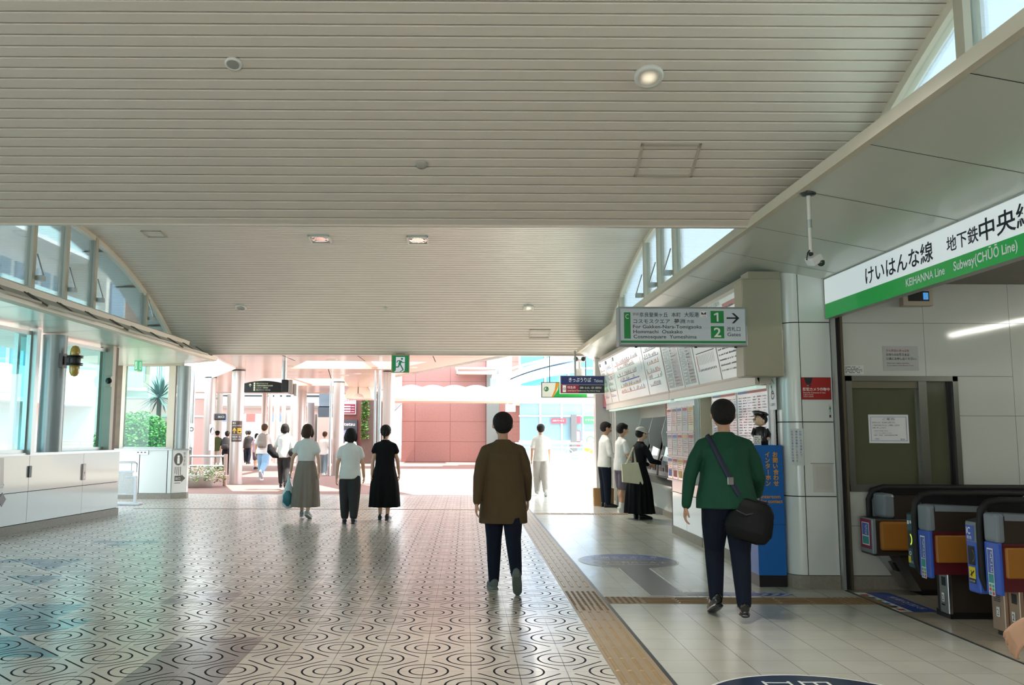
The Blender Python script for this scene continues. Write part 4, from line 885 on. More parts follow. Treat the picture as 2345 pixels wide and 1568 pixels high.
# ------------------------------------------------ intercom post with station figure
IX0, IX1, IY0, IY1 = 2.87, 3.145, 8.72, 9.06
t = thing('intercom_post', 'blue intercom post with yellow Japanese writing beside the corner pillar', 'intercom post', ((IX0+IX1)/2, (IY0+IY1)/2, 0))
IB = mat('intercom_blue', '1568bb', .3)
m = MB(); m.bbox(IX0, IX1, IY0, IY1, .11, 1.375, IB, .008); m.box(IX0-.002, IX1+.002, IY0-.0015, IY0+.01, .598, .602, mat('blue_joint', '0c3a6a', .6)); cb_ = m.build('cabinet', t)
m = MB(); m.box(IX0+.005, IX1-.005, IY0+.01, IY1, 0, .11, M_BLACK); m.build('plinth', t)
m = MB(); p = Pl(m, (IX0, IY0-.001, .11), UX, UZ); YL = mat('intercom_yellow', 'e2a01c', .5)
p.vtext('お問い合わせ', .172, 1.20, .052, YL, 1.09, .03); p.vtext('インターホン', .096, 1.20, .052, YL, 1.09, .03); p.text('Intercom', .045, .745, .034, YL, .19, bold=.02); p.text('for contact', .04, .70, .034, YL, .215, bold=.02)
m.build('lettering', cb_)
# figure of a station attendant standing on the post
fx0, fy0 = 2.985, 8.88
t = thing('attendant_figure', 'station attendant doll in a black cap standing on the blue intercom post', 'figurine', (fx0, fy0, 1.375))
UN = mat('doll_uniform', '1d1b1e', .25, coat=.4); SK = mat('doll_skin', 'ecc9a8', .35)
m = MB(); m.lathe([(0, 1.375), (.072, 1.375), (.075, 1.42), (.07, 1.48), (.06, 1.53), (.045, 1.555), (0, 1.565)], (fx0, fy0, 0), UN, 20); 
for sx in (-1, 1): m.tube([(fx0+sx*.055, fy0, 1.535), (fx0+sx*.082, fy0-.01, 1.48), (fx0+sx*.06, fy0-.06, 1.44)], [.024, .022, .018], UN, 10)
un_ = m.build('uniform', t)
for sx in (-1, 1): m = MB(); m.ball((fx0+sx*.055, fy0-.068, 1.438), .018, SK); m.build('hand', un_)
m = MB(); m.ball((fx0-.005, fy0-.005, 1.622), (.062, .064, .058), SK); m.ball((fx0-.07, fy0-.02, 1.61), .008, SK)
for sy in (-1, 1): m.ball((fx0+.01, fy0+sy*.064, 1.615), (.014, .008, .018), SK)
hd_ = m.build('head', t)
for sy in (-1, 1): m = MB(); m.ball((fx0-.059, fy0+sy*.025, 1.63), (.008, .010, .013), DP, 10, 6); m.ball((fx0-.066, fy0+sy*.024, 1.634), .004, M_PRINTW, 8, 5); m.build('eye', hd_)
m = MB(); m.ball((fx0+.012, fy0, 1.632), (.062, .068, .058), mat('doll_hair', '1a1514', .4)); m.build('hair', t)
m = MB(); MM = Matrix.Rotation(R(12), 4, 'Y'); m.lathe([(0, .035), (.06, .038), (.085, .022), (.066, .0), (.064, -.012), (0, -.012)], (fx0, fy0, 1.675), mat('doll_cap', '17151a', .25, coat=.4), 24, True, MM)
m.add([(fx0-.055, fy0-.05, 1.672), (fx0-.055, fy0+.05, 1.672), (fx0-.105, fy0+.03, 1.662), (fx0-.105, fy0-.03, 1.662), (fx0-.055, fy0-.05, 1.666), (fx0-.055, fy0+.05, 1.666), (fx0-.105, fy0+.03, 1.656), (fx0-.105, fy0-.03, 1.656)], [(0, 1, 2, 3), (7, 6, 5, 4), (0, 3, 7, 4), (3, 2, 6, 7), (2, 1, 5, 6)], MATS['doll_cap']); m.build('cap', t)
m = MB(); p = Pl(m, (fx0-.11, fy0-.125, 1.376), UX, UZ); m.box(fx0-.11, fx0-.04, fy0-.125, fy0-.12, 1.376, 1.47, M_PRINTW); p.dashes(.008, .07, .06, 4, .018, .008, GP_, rnd); tag(m.build('card_stand'), 'small white card in front of the attendant doll', 'card')

# ------------------------------------------------ ticket gates
OCH = mat('ochre_pad', 'a36a24', .45, var=.05, vscale=8); WINE = mat('wine_red_trim', '5a1420', .4); GBR = mat('dark_brown_gate_side', '352b24', .4); GGR = mat('gate_grey_cap', '7e8890', .3); GBL = mat('gate_blue', '3d63c8', .35); GTL = mat('gate_teal', '23505e', .4); PKS = mat('pinkish_steel', 'b39c8a', .3, metal=.7)
def stickers(p, x, w):
    p.rect(x, .28, x+w, .62, M_PRINTW, .002); p.rect(x+.006, .44, x+w-.006, .61, mat('card_blue', '5a6fc0', .4), .003); p.text('PiTaPa', x+w*.85, .45, w*.30, M_PRINTW, .15, l=.005, rot=1) ; p.rect(x+.006, .37, x+w-.006, .435, mat('card_teal', '3a9a9a', .4), .003)
    for i in range(3):
        for j in range(2): p.rect(x+.008+j*w*.46, .285+i*.027, x+.008+j*w*.46+w*.36, .308+i*.027, mat('card_dot%d' % ((i+j) % 3), ['4fa3cc', 'c84f5a', '62a85a'][(i+j) % 3], .5), .003)
def gate(X, y0, label, kind):
    XL = 6.6; XB = X+.11
    t = thing('ticket_gate', label, 'ticket gate', (X, y0, 0))
    def part(nm, f): b = MB(); f(b); return b.build(nm, t)
    part('base', lambda b: (b.box(XB+.02, XL, y0+.02, y0+.23, 0, .05, M_BLACK), b.box(XB+.03, XL, y0+.03, y0+.22, .05, .40, GBR), b.box(X+.9, X+.902, y0+.028, y0+.03, .05, .36, M_DKGREY)))
    FRP = M_STEEL if kind == 2 else PKS
    def fp(b):
        b.bbox(XB, XB+.035, y0+.0, y0+.13, .04, .40, FRP, .006); b.box(XB-.002, XB+.01, y0+.03, y0+.09, .26, .33, M_BLACK)
        q = Pl(b, (XB-.001, y0+.13, .05), (0, -1, 0), UZ); q.rect(.035, .08, .075, .15, M_PRINTW, .002); q.text('2', .045, .09, .045, DP, .022, l=.004); q.rect(.03, .05, .08, .062, DP, .002)
    part('front_panel', fp)
    if kind == 3:
        def fp2(b):
            b.bbox(XB-.03, XB+.05, y0+.135, y0+.29, .04, .40, PKS, .006); q = Pl(b, (XB-.031, y0+.29, .05), (0, -1, 0), UZ); q.rect(.06, .09, .10, .16, M_PRINTW, .002); q.text('2', .07, .1, .045, DP, .022, l=.004)
            for i in range(9): q.rect(.035, .20+i*.014, .115, .206+i*.014, M_DKGREY, .002)
            b.box(XB, XB+.2, y0+.14, y0+.28, 0, .05, M_BLACK)
        part('front_panel', fp2)
    part('body', lambda b: (b.box(X+.02, XL, y0+.0, y0+.2, .46, .89, GBR),))
    part('trim', lambda b: (b.box(X+.005, XL, y0-.012, y0+.2, .355, .46, WINE), b.box(X+.005, X+.03, y0-.012, y0+.2, .46, .685, WINE), b.box(X+.32, X+.42, y0-.012, y0, .46, .685, WINE), b.box(X+.005, XL, y0-.006, y0, .675, .695, WINE)))
    part('side_pad', lambda b: (b.bbox(X+.02, X+.33, y0-.03, y0, .45, .67, OCH, .012), b.bbox(X+.31, X+.38, y0-.028, y0, .495, .615, OCH, .01)))
    part('front_band', lambda b: (b.bbox(X-.03, X+.008, y0-.012, y0+.16, .325, .70, GBL, .012, 3), (lambda p: stickers(p, .04, .075))(Pl(b, (X-.031, y0+.16, .035), (0, -1, 0), UZ))))
    part('cap', lambda b: (b.bbox(X-.03, X+.04, y0-.008, y0+.16, .695, .91, GGR, .025, 3), b.prism([(X+.04, .91), (X+1.2, .86), (XL, .86), (XL, .82), (X+.04, .86)], 'y', y0-.004, y0+.2, GGR)))
    hr_ = part('handrail', lambda b: b.tube([(X-.0, y0+.185, .34), (X-.035, y0+.185, .43), (X-.035, y0+.185, .80), (X-.02, y0+.185, .92), (X+.03, y0+.185, .975), (X+.12, y0+.185, .99), (XL, y0+.185, .99)], [(.020, .030)]*7, M_RUBBER, 12, ref=(0, 1, 0)))
    b_ = MB(); b_.box(X+.02, XL, y0+.17, y0+.20, .86, .97, M_BLACK); b_.build('rail_panel', hr_)
    if kind == 3:
        part('card_reader', lambda b: (b.bbox(X-.05, X+.1, y0+.21, y0+.36, .30, .70, GBL, .015), b.bbox(X-.051, X+.1, y0+.21, y0+.36, .665, .83, GGR, .015), b.prism([(X-.05, .83), (X+.3, .91), (X+.3, .83)], 'y', y0+.21, y0+.36, M_BLACK)) and rd(b, X, y0))
    else:
        part('card_reader', lambda b: (b.bbox(X-.04, X+.1, y0+.21, y0+.32, .37, .82, GTL, .012), b.prism([(X-.04, .82), (X+.3, .90), (X+.3, .82)], 'y', y0+.21, y0+.32, M_BLACK)) and rd2(b, X, y0))
    return t
def rd(b, X, y0):
    p = Pl(b, (X-.052, y0+.36, .335), (0, -1, 0), UZ); p.rect(.015, .35, .12, .465, GBL, .002); p.text('IC', .025, .40, .05, M_PRINTW, .055, l=.004, bold=.02); p.text('専用', .03, .36, .026, M_PRINTW, .06, l=.004)
    p.rect(.03, .17, .115, .31, M_BLACK, .002); p.ring(.07, .24, .05, .008, mat('reader_ring', '6d6a35', .4), .004, a0=-70, a1=70); p.rect(.03, .07, .115, .155, mat('caution_yellow', 'e8d21e', .4), .002); p.line(.05, .09, .1, .13, .01, DP, .004); p.line(.07, .085, .06, .13, .008, DP, .004); p.rect(.03, .035, .115, .068, M_BLACK, .002); p.text('足元注意', .036, .043, .016, M_PRINTW, .07, l=.004)
def rd2(b, X, y0):
    p = Pl(b, (X-.042, y0+.32, .38), (0, -1, 0), UZ); p.rect(.02, .15, .095, .30, M_BLACK, .002); p.ring(.04, .225, .055, .012, mat('lime_reader', 'b8d63a', .4, emit=.6), .004, a0=-60, a1=60); p.rect(.015, .03, .055, .085, mat('caution_yellow', 'e8d21e', .4), .002); p.text('足元', .065, .03, .02, M_PRINTW, .035, l=.004); p.rect(.02, .35, .05, .38, M_PRINTW, .002); p.disc(.075, .37, .014, M_PRINTW, .002); p.ring(.05, .11, .018, .008, M_PRINTW, .002)
gate(3.89, 6.46, 'nearest ticket gate with blue card reader and black handrail', 3)
gate(3.80, 7.24, 'middle ticket gate with teal card reader and ochre side pad', 2)
# far gate against the wall: slanted foot
X = 3.80; y0 = 8.28; XL = 6.6
t = thing('ticket_gate', 'far ticket gate with slanted steel foot against the gate wall', 'ticket gate', (X, y0, 0))
def part(nm, f): b = MB(); f(b); return b.build(nm, t)
part('base', lambda b: (b.box(X+.45, XL, y0+.03, y0+.26, 0, .05, M_BLACK), b.prism([(X+.24, .36), (XL, .36), (XL, .05), (X+.43, .05)], 'y', y0+.03, y0+.26, GBR)))
part('front_panel', lambda b: (b.prism([(X+.15, .36), (X+.25, .36), (X+.44, .04), (X+.35, .04)], 'y', y0+.02, y0+.27, M_STEEL), b.prism([(X+.175, .30), (X+.20, .30), (X+.245, .22), (X+.22, .22)], 'y', y0+.012, y0+.1, M_BLACK)))
part('body', lambda b: b.bbox(X, X+.5, y0-.0, y0+.27, .36, .70, GBR, .015))
part('side_pad', lambda b: b.bbox(X+.06, X+.62, y0-.03, y0+.01, .41, .68, OCH, .025, 3))
part('front_band', lambda b: (b.bbox(X-.012, X+.03, y0-.01, y0+.24, .38, .70, GGR, .01), (lambda p: (p.rect(.02, .04, .235, .31, mat('crimson_band', '8f2044', .4), .002), p.rect(.05, .07, .20, .28, M_PRINTW, .003), p.rect(.06, .16, .19, .272, mat('card_blue', '5a6fc0', .4), .004), p.text('PiTaPa', .165, .17, .04, M_PRINTW, .09, l=.006, rot=1), p.rect(.06, .08, .19, .15, mat('card_teal', '3a9a9a', .4), .004)))(Pl(b, (X-.013, y0+.24, .38), (0, -1, 0), UZ))))
part('cap', lambda b: (b.bbox(X+.13, X+.24, y0+.03, y0+.26, .70, .93, GGR, .03, 3), b.box(X+.22, XL, y0+.035, y0+.26, .70, .90, GBR)))
part('handrail', lambda b: (b.tube([(X+.10, y0+.27, .70), (X+.10, y0+.27, .86), (X+.14, y0+.27, .945), (X+.24, y0+.27, .975), (XL, y0+.27, .975)], [(.020, .030)]*5, M_RUBBER, 12, ref=(0, 1, 0)), b.box(X+.2, XL, y0+.25, y0+.28, .88, .96, M_BLACK)))
for xx, yy, lb in ((4.72, 7.24+.1, 'pale sensor dome on top of the middle ticket gate'), (4.55, 6.46+.1, 'pale sensor dome on top of the nearest ticket gate')):
    m = MB(); m.ball((xx, yy, .90), (.13, .07, .10), mat('pale_dome', 'b8b2a4', .4)); tag(m.build('sensor_dome'), lb, 'sensor')
# ================================================================== things on the ceilings
def vhit(px, py, yc):
    d = ray(px, py); a = d.y**2+d.z**2; oy, oz = -yc, CAMH-VZC
    b = 2*(oy*d.y+oz*d.z); c = oy*oy+oz*oz-VR*VR; t = (-b+math.sqrt(b*b-4*a*c))/(2*a)
    p = Vector((0, 0, CAMH))+d*t; n = Vector((0, yc-p.y, VZC-p.z)).normalized()
    return p, n
def vmat(p, n):
    z = -n; x = Vector((1, 0, 0)); y = z.cross(x); return Matrix(((x.x, y.x, z.x, p.x), (x.y, y.y, z.y, p.y), (x.z, y.z, z.z, p.z), (0, 0, 0, 1)))
M_RIM = mat('white_lamp_rim', 'd8d6cc', .35); M_REFL = mat('lamp_reflector', 'e6e4de', .15, metal=.9); M_LIT = mat('lit_lamp', 'fff6e6', .4, emit=14.0)
def MX(m, M, k0):
    m.v[k0:] = [tuple(M @ Vector(p)) for p in m.v[k0:]]
def downlight(px, py, yc, r, label, lit, power=0):
    p, n = vhit(px, py, yc); M = vmat(p, n)
    t = thing('downlight', label, 'ceiling light', p)
    b = MB(); rz = .03 if r > .1 else .016; b.lathe([(r*.70, -rz), (r*.78, -rz-.004), (r*.92, -rz-.002), (r, -rz*.6), (r, .006), (r*.9, .006)], (0, 0, 0), M_RIM, 28); MX(b, M, 0); b.build('rim', t)
    b = MB(); b.lathe([(r*.70, -rz), (r*.64, -rz*.55), (r*.46, -.006)], (0, 0, 0), M_REFL if lit else (M_BLACK if r < .1 else mat('dark_baffle', '8a857a', .4)), 28); MX(b, M, 0); b.build('reflector', t)
    b = MB(); b.lathe([(0, -.012), (r*.34, -.010), (r*.46, -.006)], (0, 0, 0), M_LIT if lit else mat('dark_lamp', '0a0907', .3), 20); MX(b, M, 0); b.build('bulb', t)
    if power:
        l = bpy.data.lights.new('downlight_lamp', 'SPOT'); l.energy = power; l.spot_size = R(110); l.spot_blend = .6; l.color = (1, .93, .83); l.shadow_soft_size = r*.5
        o = bpy.data.objects.new('downlight_lamp', l); COL.objects.link(o); o.parent = t; o.location = n*.06; o.rotation_euler = n.to_track_quat('-Z', 'Y').to_euler()
    return t
downlight(1485, 172, YC1, .105, 'lit round downlight shining in the near slatted ceiling', True, 130)
downlight(535, 145, YC1, .06, 'dark unlit round spotlight in the near slatted ceiling', False)
downlight(1210, 704, YC2, .12, 'lit round downlight low in the far slatted ceiling', True, 200)
downlight(552, 703, YC2, .12, 'white round fitting low on the left of the far slatted ceiling', False)
downlight(883, 705, YC2, .055, 'tiny dark spotlight low in the middle of the far slatted ceiling', False)
for px, py, lb in ((733, 546, 'left square recessed lamp at the top of the far slatted ceiling'), (957, 548, 'right square recessed lamp at the top of the far slatted ceiling')):
    p, n = vhit(px, py, YC2); M = vmat(p, n); t = thing('square_lamp', lb, 'ceiling light', p); a = .185
    b = MB()
    for q in ((-a, -a+.03, -a, a), (a-.03, a, -a, a), (-a, a, -a, -a+.03), (-a, a, a-.03, a)): b.box(q[0], q[1], q[2], q[3], -.03, .004, M_RIM)
    b.box(-a+.03, a-.03, -a+.03, a-.03, -.012, .0, mat('beige_lamp_plate', 'bfb4a4', .4)); MX(b, M, 0); b.build('frame', t)
    b = MB(); b.lathe([(.155, -.013), (.15, -.02), (.14, -.016), (.10, -.0135)], (0, 0, 0), mat('mirror_reflector', 'e8ebec', .08, metal=1.0), 28); b.lathe([(0, -.0138), (.10, -.0135)], (0, 0, 0), M_REFL, 20); MX(b, M, 0); rf_ = b.build('reflector', t)
    for k in range(7):
        b = MB(); ang = 2*PI*k/7; b.box(-.006, .006, .10, .145, -.022, -.014, M_REFL, Matrix.Rotation(ang, 4, 'Z')); MX(b, M, 0); b.build('fin', rf_)
def hatch(name, px0, py0, px1, py1, yc, label):
    p0, n = vhit(px0, py0, yc); p1, _ = vhit(px1, py1, yc); w2 = abs(p1.x-p0.x)/2; c = (p0+p1)/2; h2 = Vector((0, p1.y-p0.y, p1.z-p0.z)).length/2
    cc, n = vhit((px0+px1)/2, (py0+py1)/2, yc); M = vmat(cc, n); b = MB(); f = .022
    for q in ((-w2, w2, -h2, -h2+f), (-w2, w2, h2-f, h2), (-w2, -w2+f, -h2, h2), (w2-f, w2, -h2, h2)): b.box(q[0], q[1], q[2], q[3], -.014, .012, mat('hatch_frame', 'b9b1a2', .4))
    MX(b, M, 0); return tag(b.build(name), label, 'hatch')
hatch('access_hatch', 1470, 328, 1585, 404, YC1, 'square access hatch frame in the near slatted ceiling')
hatch('access_hatch', 1213, 754, 1258, 774, YC2, 'small access hatch frame low in the far slatted ceiling')
hatch('access_hatch', 322, 528, 384, 543, YC2, 'access hatch outline high on the left of the far slatted ceiling')
p, n = vhit(965, 376, YC1); M = vmat(p, n); b = MB(); b.lathe([(.045, 0), (.05, -.006), (.03, -.012), (0, -.014)], (0, 0, 0), mat('sensor_white', 'b4b0a4', .4), 20); MX(b, M, 0); tag(b.build('smoke_sensor'), 'faint flat sensor disc in the near slatted ceiling', 'sensor')

# pole camera under the right soffit
def soff_hit(px, py):
    d = ray(px, py); k = (3.25+.19*2.44-CAMH)/(d.z+.19*d.x); return Vector((0, 0, CAMH))+d*k
q = soff_hit(1851, 442); t = thing('security_camera', 'white boxy security camera on a long pole under the right soffit', 'camera', q)
b = MB(); b.lathe([(0, .02), (.058, .015), (.062, -.005), (.045, -.018), (.02, -.022), (0, -.022)], q, mat('dark_mount', '3a403f', .35), 28); b.build('mount', t)
zc = at_y(1858, 580, q.y).z
b = MB(); b.cyl(q+Vector((0, 0, -.02)), (q.x, q.y, q.z-.2), .015, M_RIM); b.cyl((q.x, q.y, q.z-.19), (q.x, q.y, zc), .0125, M_RIM); b.cyl((q.x, q.y, q.z-.2), (q.x, q.y, q.z-.26), .017, M_ALU); b.build('pole', t)
c = Vector((q.x+.015, q.y-.02, zc-.05)); MM = Matrix.Translation(c) @ Matrix.Rotation(R(-30), 4, 'Y') @ Matrix.Rotation(R(15), 4, 'X')
b = MB(); b.bbox(-.045, .045, -.05, .05, -.03, .03, mat('camera_white', 'd4d6d4', .3), .008, 2, MM); bd_ = b.build('body', t)
b = MB(); b.ball(c+Vector((.04, -.02, -.025)), .028, mat('camera_lens', '2f4038', .1)); b.build('lens', bd_)
b = MB(); b.tube([(q.x, q.y, zc+.03), (q.x-.03, q.y-.02, zc), (q.x-.04, q.y-.02, zc-.05), (q.x-.01, q.y-.02, zc-.06)], .005, M_BLACK, 6); b.ball((q.x, q.y, zc-.005), .018, M_BLACK, 10, 6); b.build('cable', t)
q = soff_hit(1327, 822); t = thing('security_camera', 'white dome security camera hanging at the far end of the right soffit', 'camera', q)
b = MB(); b.cyl(q, q-Vector((0, 0, .25)), .03, M_RIM); b.bbox(q.x-.13, q.x+.13, q.y-.06, q.y+.06, q.z-.06, q.z, M_RIM, .02); b.build('mount', t)
for sx in (-.09, .09): b = MB(); b.ball(q+Vector((sx, -.05, .0)), .06, M_BLACK); b.build('small_camera', t)
b = MB(); b.lathe([(0, -.60), (.06, -.59), (.1, -.52), (.12, -.40), (.12, -.28), (.08, -.22), (0, -.22)], q, MATS['camera_white'], 24); hs_ = b.build('housing', t)
b = MB(); b.ball(q+Vector((.02, -.06, -.53)), (.085, .06, .09), M_BLACK); b.build('lens_dome', hs_)

# hanging exit sign
P0 = at_y(896, 853, 19.42); P1 = at_y(938, 811, 19.42); t = thing('exit_sign', 'green and white running man exit sign hanging at the hall mouth', 'sign', ((P0.x+P1.x)/2, 19.45, P0.z))
b = MB(); b.box(P0.x, P1.x, 19.42, 19.52, P0.z, P1.z, mat('exit_case', 'a79f78', .4)); b.box(P0.x+.1, P1.x-.1, 19.45, 19.49, P1.z, VSPR+.0, M_BLACK); b.build('case', t)
b = MB(); W = P1.x-P0.x; p = Pl(b, (P0.x, 19.419, P0.z), UX, UZ); G2 = mat('exit_green_bright', '0a7a48', .35, emit=.15); WH2 = mat('exit_white', 'e6e2f0', .4, emit=.12); s = W/330.
def S(x, y): return ((x-1535)*s, (405-y)*s)
p.rect(*S(1552, 392), *S(1845, 95), G2); p.rect(*S(1618, 300), *S(1780, 120), WH2, .003); p.poly([S(1588, 390), S(1618, 360), S(1618, 300), S(1780, 300), S(1780, 362), S(1745, 392)], WH2, .003)
p.disc(*S(1727, 152), 20*s, G2, .005)
for a, c_, w_ in (((1705, 190), (1685, 250), 46), ((1690, 240), (1750, 350), 24), ((1680, 245), (1665, 300), 24), ((1668, 300), (1590, 305), 22), ((1700, 185), (1650, 188), 18), ((1652, 186), (1632, 220), 16), ((1715, 188), (1740, 225), 17), ((1738, 222), (1778, 218), 15), ((1750, 350), (1700, 388), 14), ((1690, 388), (1775, 350), 6)): p.line(*S(*a), *S(*c_), w_*s, G2, .0045)
b.build('face', t)

# hanging ticket signs at the far right
P0 = at_y(1283, 901, 18.0); P1 = at_y(1384, 860, 18.0)
t = thing('ticket_sign', 'dark blue hanging ticket counter sign with red and black lower bands', 'sign', ((P0.x+P1.x)/2, 18, P0.z))
b = MB(); b.box(P0.x, P1.x, 18.0, 18.12, P0.z, P1.z, M_ALU); b.box(P0.x+.3, P0.x+.34, 18.04, 18.08, P1.z, 3.2, M_ALU); b.build('case', t)
b = MB(); W, H = P1.x-P0.x, P1.z-P0.z; p = Pl(b, (P0.x, 17.999, P0.z), UX, UZ); p.rect(.015, H*.5, W, H-.012, mat('sign_navy', '1f2a63', .35)); p.rect(.015, .015, W*.42, H*.48, mat('sign_red', '9a1f36', .35)); p.rect(W*.42, .015, W, H*.48, mat('sign_black', '17161c', .35)); p.rect(.05, .03, .12, H*.46, M_PRINTW, .003); p.ring(.085, .1, .025, .008, DP, .005)
p.text('きっぷうりば', .18, H*.64, .095, M_PRINTW, .46, bold=.01); p.text('Tickets', .70, H*.64, .06, M_PRINTW, .18); p.text('特急券', .15, H*.27, .055, M_PRINTW, .17); p.text('Limited Express Tickets', .15, H*.13, .03, M_PRINTW, .27); p.text('定期券・払い戻し・変更・各種手続き', W*.44, H*.27, .045, M_PRINTW, .45); p.text('Commuter Pass, Refund, Change', W*.44, H*.13, .025, M_PRINTW, .42); b.build('face', t)
P0 = at_y(1240, 910, 20.3); P1 = at_y(1362, 875, 20.3)
t = thing('shop_sign', 'white orange and green hanging bank sign behind the ticket counter sign', 'sign', ((P0.x+P1.x)/2, 20.3, P0.z))
b = MB(); b.box(P0.x, P1.x, 20.3, 20.42, P0.z, P1.z, M_DKGREY); b.build('case', t)
for xx in (P0.x+.2, P1.x-.2): b = MB(); b.cyl((xx, 20.36, P1.z), (xx, 20.36, 3.79), .012, M_DKGREY, 8); b.build('hanger_rod', t)
b = MB(); W, H = P1.x-P0.x, P1.z-P0.z; p = Pl(b, (P0.x, 20.299, P0.z), UX, UZ); EW = mat('lit_white', 'eef2e4', .4, emit=.08); EG = mat('lit_green', '22b44a', .4, emit=.06); EO = mat('lit_orange', 'e69a2e', .4, emit=.06)
p.rect(.015, .015, W-.015, H-.015, EW); p.poly([(W*.22, .015), (W*.85, .015), (W*.85, H-.015), (W*.33, H-.015), (W*.31, H*.5)], EG, .003); p.poly([(W*.19, .015), (W*.22, .015), (W*.27, H*.35), (W*.33, H*.9), (W*.33, H-.015), (W*.27, H-.015), (W*.25, H*.5)], EO, .004)
p.ring(W*.09, H*.55, .055, .016, mat('logo_green', '1c8a4c', .4), .005); p.line(W*.075, H*.4, W*.105, H*.68, .02, MATS['logo_green'], .005); p.line(W*.1, H*.4, W*.12, H*.68, .015, MATS['logo_green'], .005); b.build('face', t)

# ================================================================== outside the hall mouth
BRK = NT('brick_plaza'); co = BRK.coord(); bt = BRK.node('ShaderNodeTexBrick'); BRK.l.new(co, bt.inputs[0]); bt.inputs['Scale'].default_value = 5; bt.inputs['Color1'].default_value = lin('8a645b'); bt.inputs['Color2'].default_value = lin('7d584f'); bt.inputs['Mortar'].default_value = lin('96766c'); bt.inputs['Mortar Size'].default_value = .012
BRK.l.new(BRK.mix(BRK.m_('MULTIPLY', BRK.noise(1.2, 4, co), .5), bt.outputs[0], lin('93726a')), BRK.b.inputs['Base Color']); BRK.b.inputs['Roughness'].default_value = .7
m = MB(); m.quad((-60, 21.3, -.003), (1.0, 21.3, -.003), (1.0, 110, -.003), (-60, 110, -.003), BRK.m); m.quad((1.0, 21.3, -.003), (60, 21.3, -.003), (60, 110, -.003), (1.0, 110, -.003), mat('pale_plaza_paving', 'c9b9aa', .7, var=.08, vscale=2)); struct('ground_plaza', m)
m = MB(); m.quad((-60, -8, -.02), (-6.9, -8, -.02), (-6.9, 21.3, -.02), (-60, 21.3, -.02), mat('outside_left_paving', 'd2cec6', .8, var=.1, vscale=1)); struct('ground_left', m)
m = MB(); m.box(-6.4, 4.2, 19.62, 21.3, 3.78, 3.95, mat('white_canopy_fascia', 'e3e4e2', .35)); m.box(1.4, 4.2, 19.62, 21.3, 3.6, 3.78, MATS['white_canopy_fascia']); struct('roof_sun_blocker', m)  # unseen overhang added to keep the sun off the floor at the hall mouth
# roof eaves outside the clerestory
EV = mat('pale_blue_eave', 'd5dede', .5)
def eave(name, x0, x1, yc):
    m = MB(); k = 24; vs = []
    for i in range(k+1):
        t = -TMAX+2*TMAX*i/k; y = yc+VR*math.sin(t); z = VZC+VR*math.cos(t)+.05
        vs += [(x0, y, z), (x1, y, z-.05), (x0, y, z+.2), (x1, y, z+.15)]
    fs = []
    for i in range(k): o = 4*i; fs += [(o, o+1, o+5, o+4), (o+2, o+6, o+7, o+3), (o+1, o+3, o+7, o+5), (o, o+4, o+6, o+2)]
    m.add(vs, fs, EV)
    for i in range(1, k, 3): y, z = vs[4*i][1], vs[4*i][2]; m.box(min(x0, x1), max(x0, x1), y-.012, y+.012, z-.065, z-.02, M_JOINT)
    struct(name, m)
eave('roof_eave_left', -6.5, -6.95, YC1); eave('roof_eave_left', -6.5, -6.95, YC2); 

CAN = mat('pinkish_canopy_metal', 'd8cec7', .22, metal=.1, spec=.6, var=.03, vscale=.7); CANW = mat('white_canopy_fascia', 'e3e4e2', .35); CANB = mat('peach_skylight_reveal', 'd8b79c', .5)
m = MB(); zc0, zc1 = 3.32, 3.75
def slab(pts): 
    n = len(pts); m.add([(x, y, zc0) for x, y in pts]+[(x, y, zc1) for x, y in pts], [list(range(n)) if sum(pts[i][0]*pts[(i+1) % n][1]-pts[(i+1) % n][0]*pts[i][1] for i in range(n)) < 0 else list(range(n-1, -1, -1)), list(range(n, 2*n))], CAN)
def side(a, b, mt, z0=zc0, z1=zc1): m.add([(a[0], a[1], z0), (b[0], b[1], z0), (b[0], b[1], z1), (a[0], a[1], z1)], [(0, 1, 2, 3)], mt)
O1, O1b, O4, O2, O3 = (-5.9, 19.62), (-6.5, 24.5), (-8.1, 28.1), (1.25, 19.62), (-2.3, 28.1)
Ha, Hb, Hc, Hd = (-5.05, 25.0), (-4.1, 22.3), (-1.0, 22.5), (-2.15, 25.1)
slab([O1, O2, Hc, Hb]); slab([O2, O3, Hd, Hc]); slab([O3, O4, Ha, Hd]); slab([O4, O1b, O1, Hb, Ha])
Q1, Q2 = (-13.6, 40.0), (-3.4, 40.0); Ga, Gb, Gc, Gd = (-8.6, 34.0), (-6.9, 29.6), (-4.2, 29.6), (-4.6, 34.0)
slab([O4, O3, Gc, Gb]); slab([O3, Q2, Gd, Gc]); slab([Q2, Q1, Ga, Gd]); slab([Q1, O4, Gb, Ga])
for a, b in ((O1, O1b), (O1b, O4), (O4, Q1), (Q1, Q2), (Q2, O3), (O3, O2)): side(a, b, CANW, zc0-.05, zc1)
for a, b in ((Ha, Hb), (Hb, Hc), (Hc, Hd), (Hd, Ha), (Ga, Gb), (Gb, Gc), (Gc, Gd), (Gd, Ga)): side(a, b, CANB)
m.box(-2.75, -2.55, 22.3, 25.2, zc0+.05, zc1, CANW); m.box(-6.2, -6.0, 29.6, 34, zc0+.05, zc1, CANW)
for x0, y0, x1, y1 in ((-5.8, 21.0, .6, 21.0), (-4.4, 19.7, -4.4, 22.3), (-2.6, 19.7, -2.6, 22.4), (-.8, 19.7, -.8, 22.5), (-6.2, 26.4, -1.6, 26.4), (-6.5, 28.1, -2.4, 28.1), (-4, 25.2, -4.6, 29.6)):
    d = Vector((x1-x0, y1-y0, 0)).normalized(); s = Vector((-d.y, d.x, 0))*.012; a, b = Vector((x0, y0, zc0-.002)), Vector((x1, y1, zc0-.002)); m.add([a-s, b-s, b+s, a+s], [(0, 1, 2, 3)], M_JOINT)
struct('roof_canopy', m)
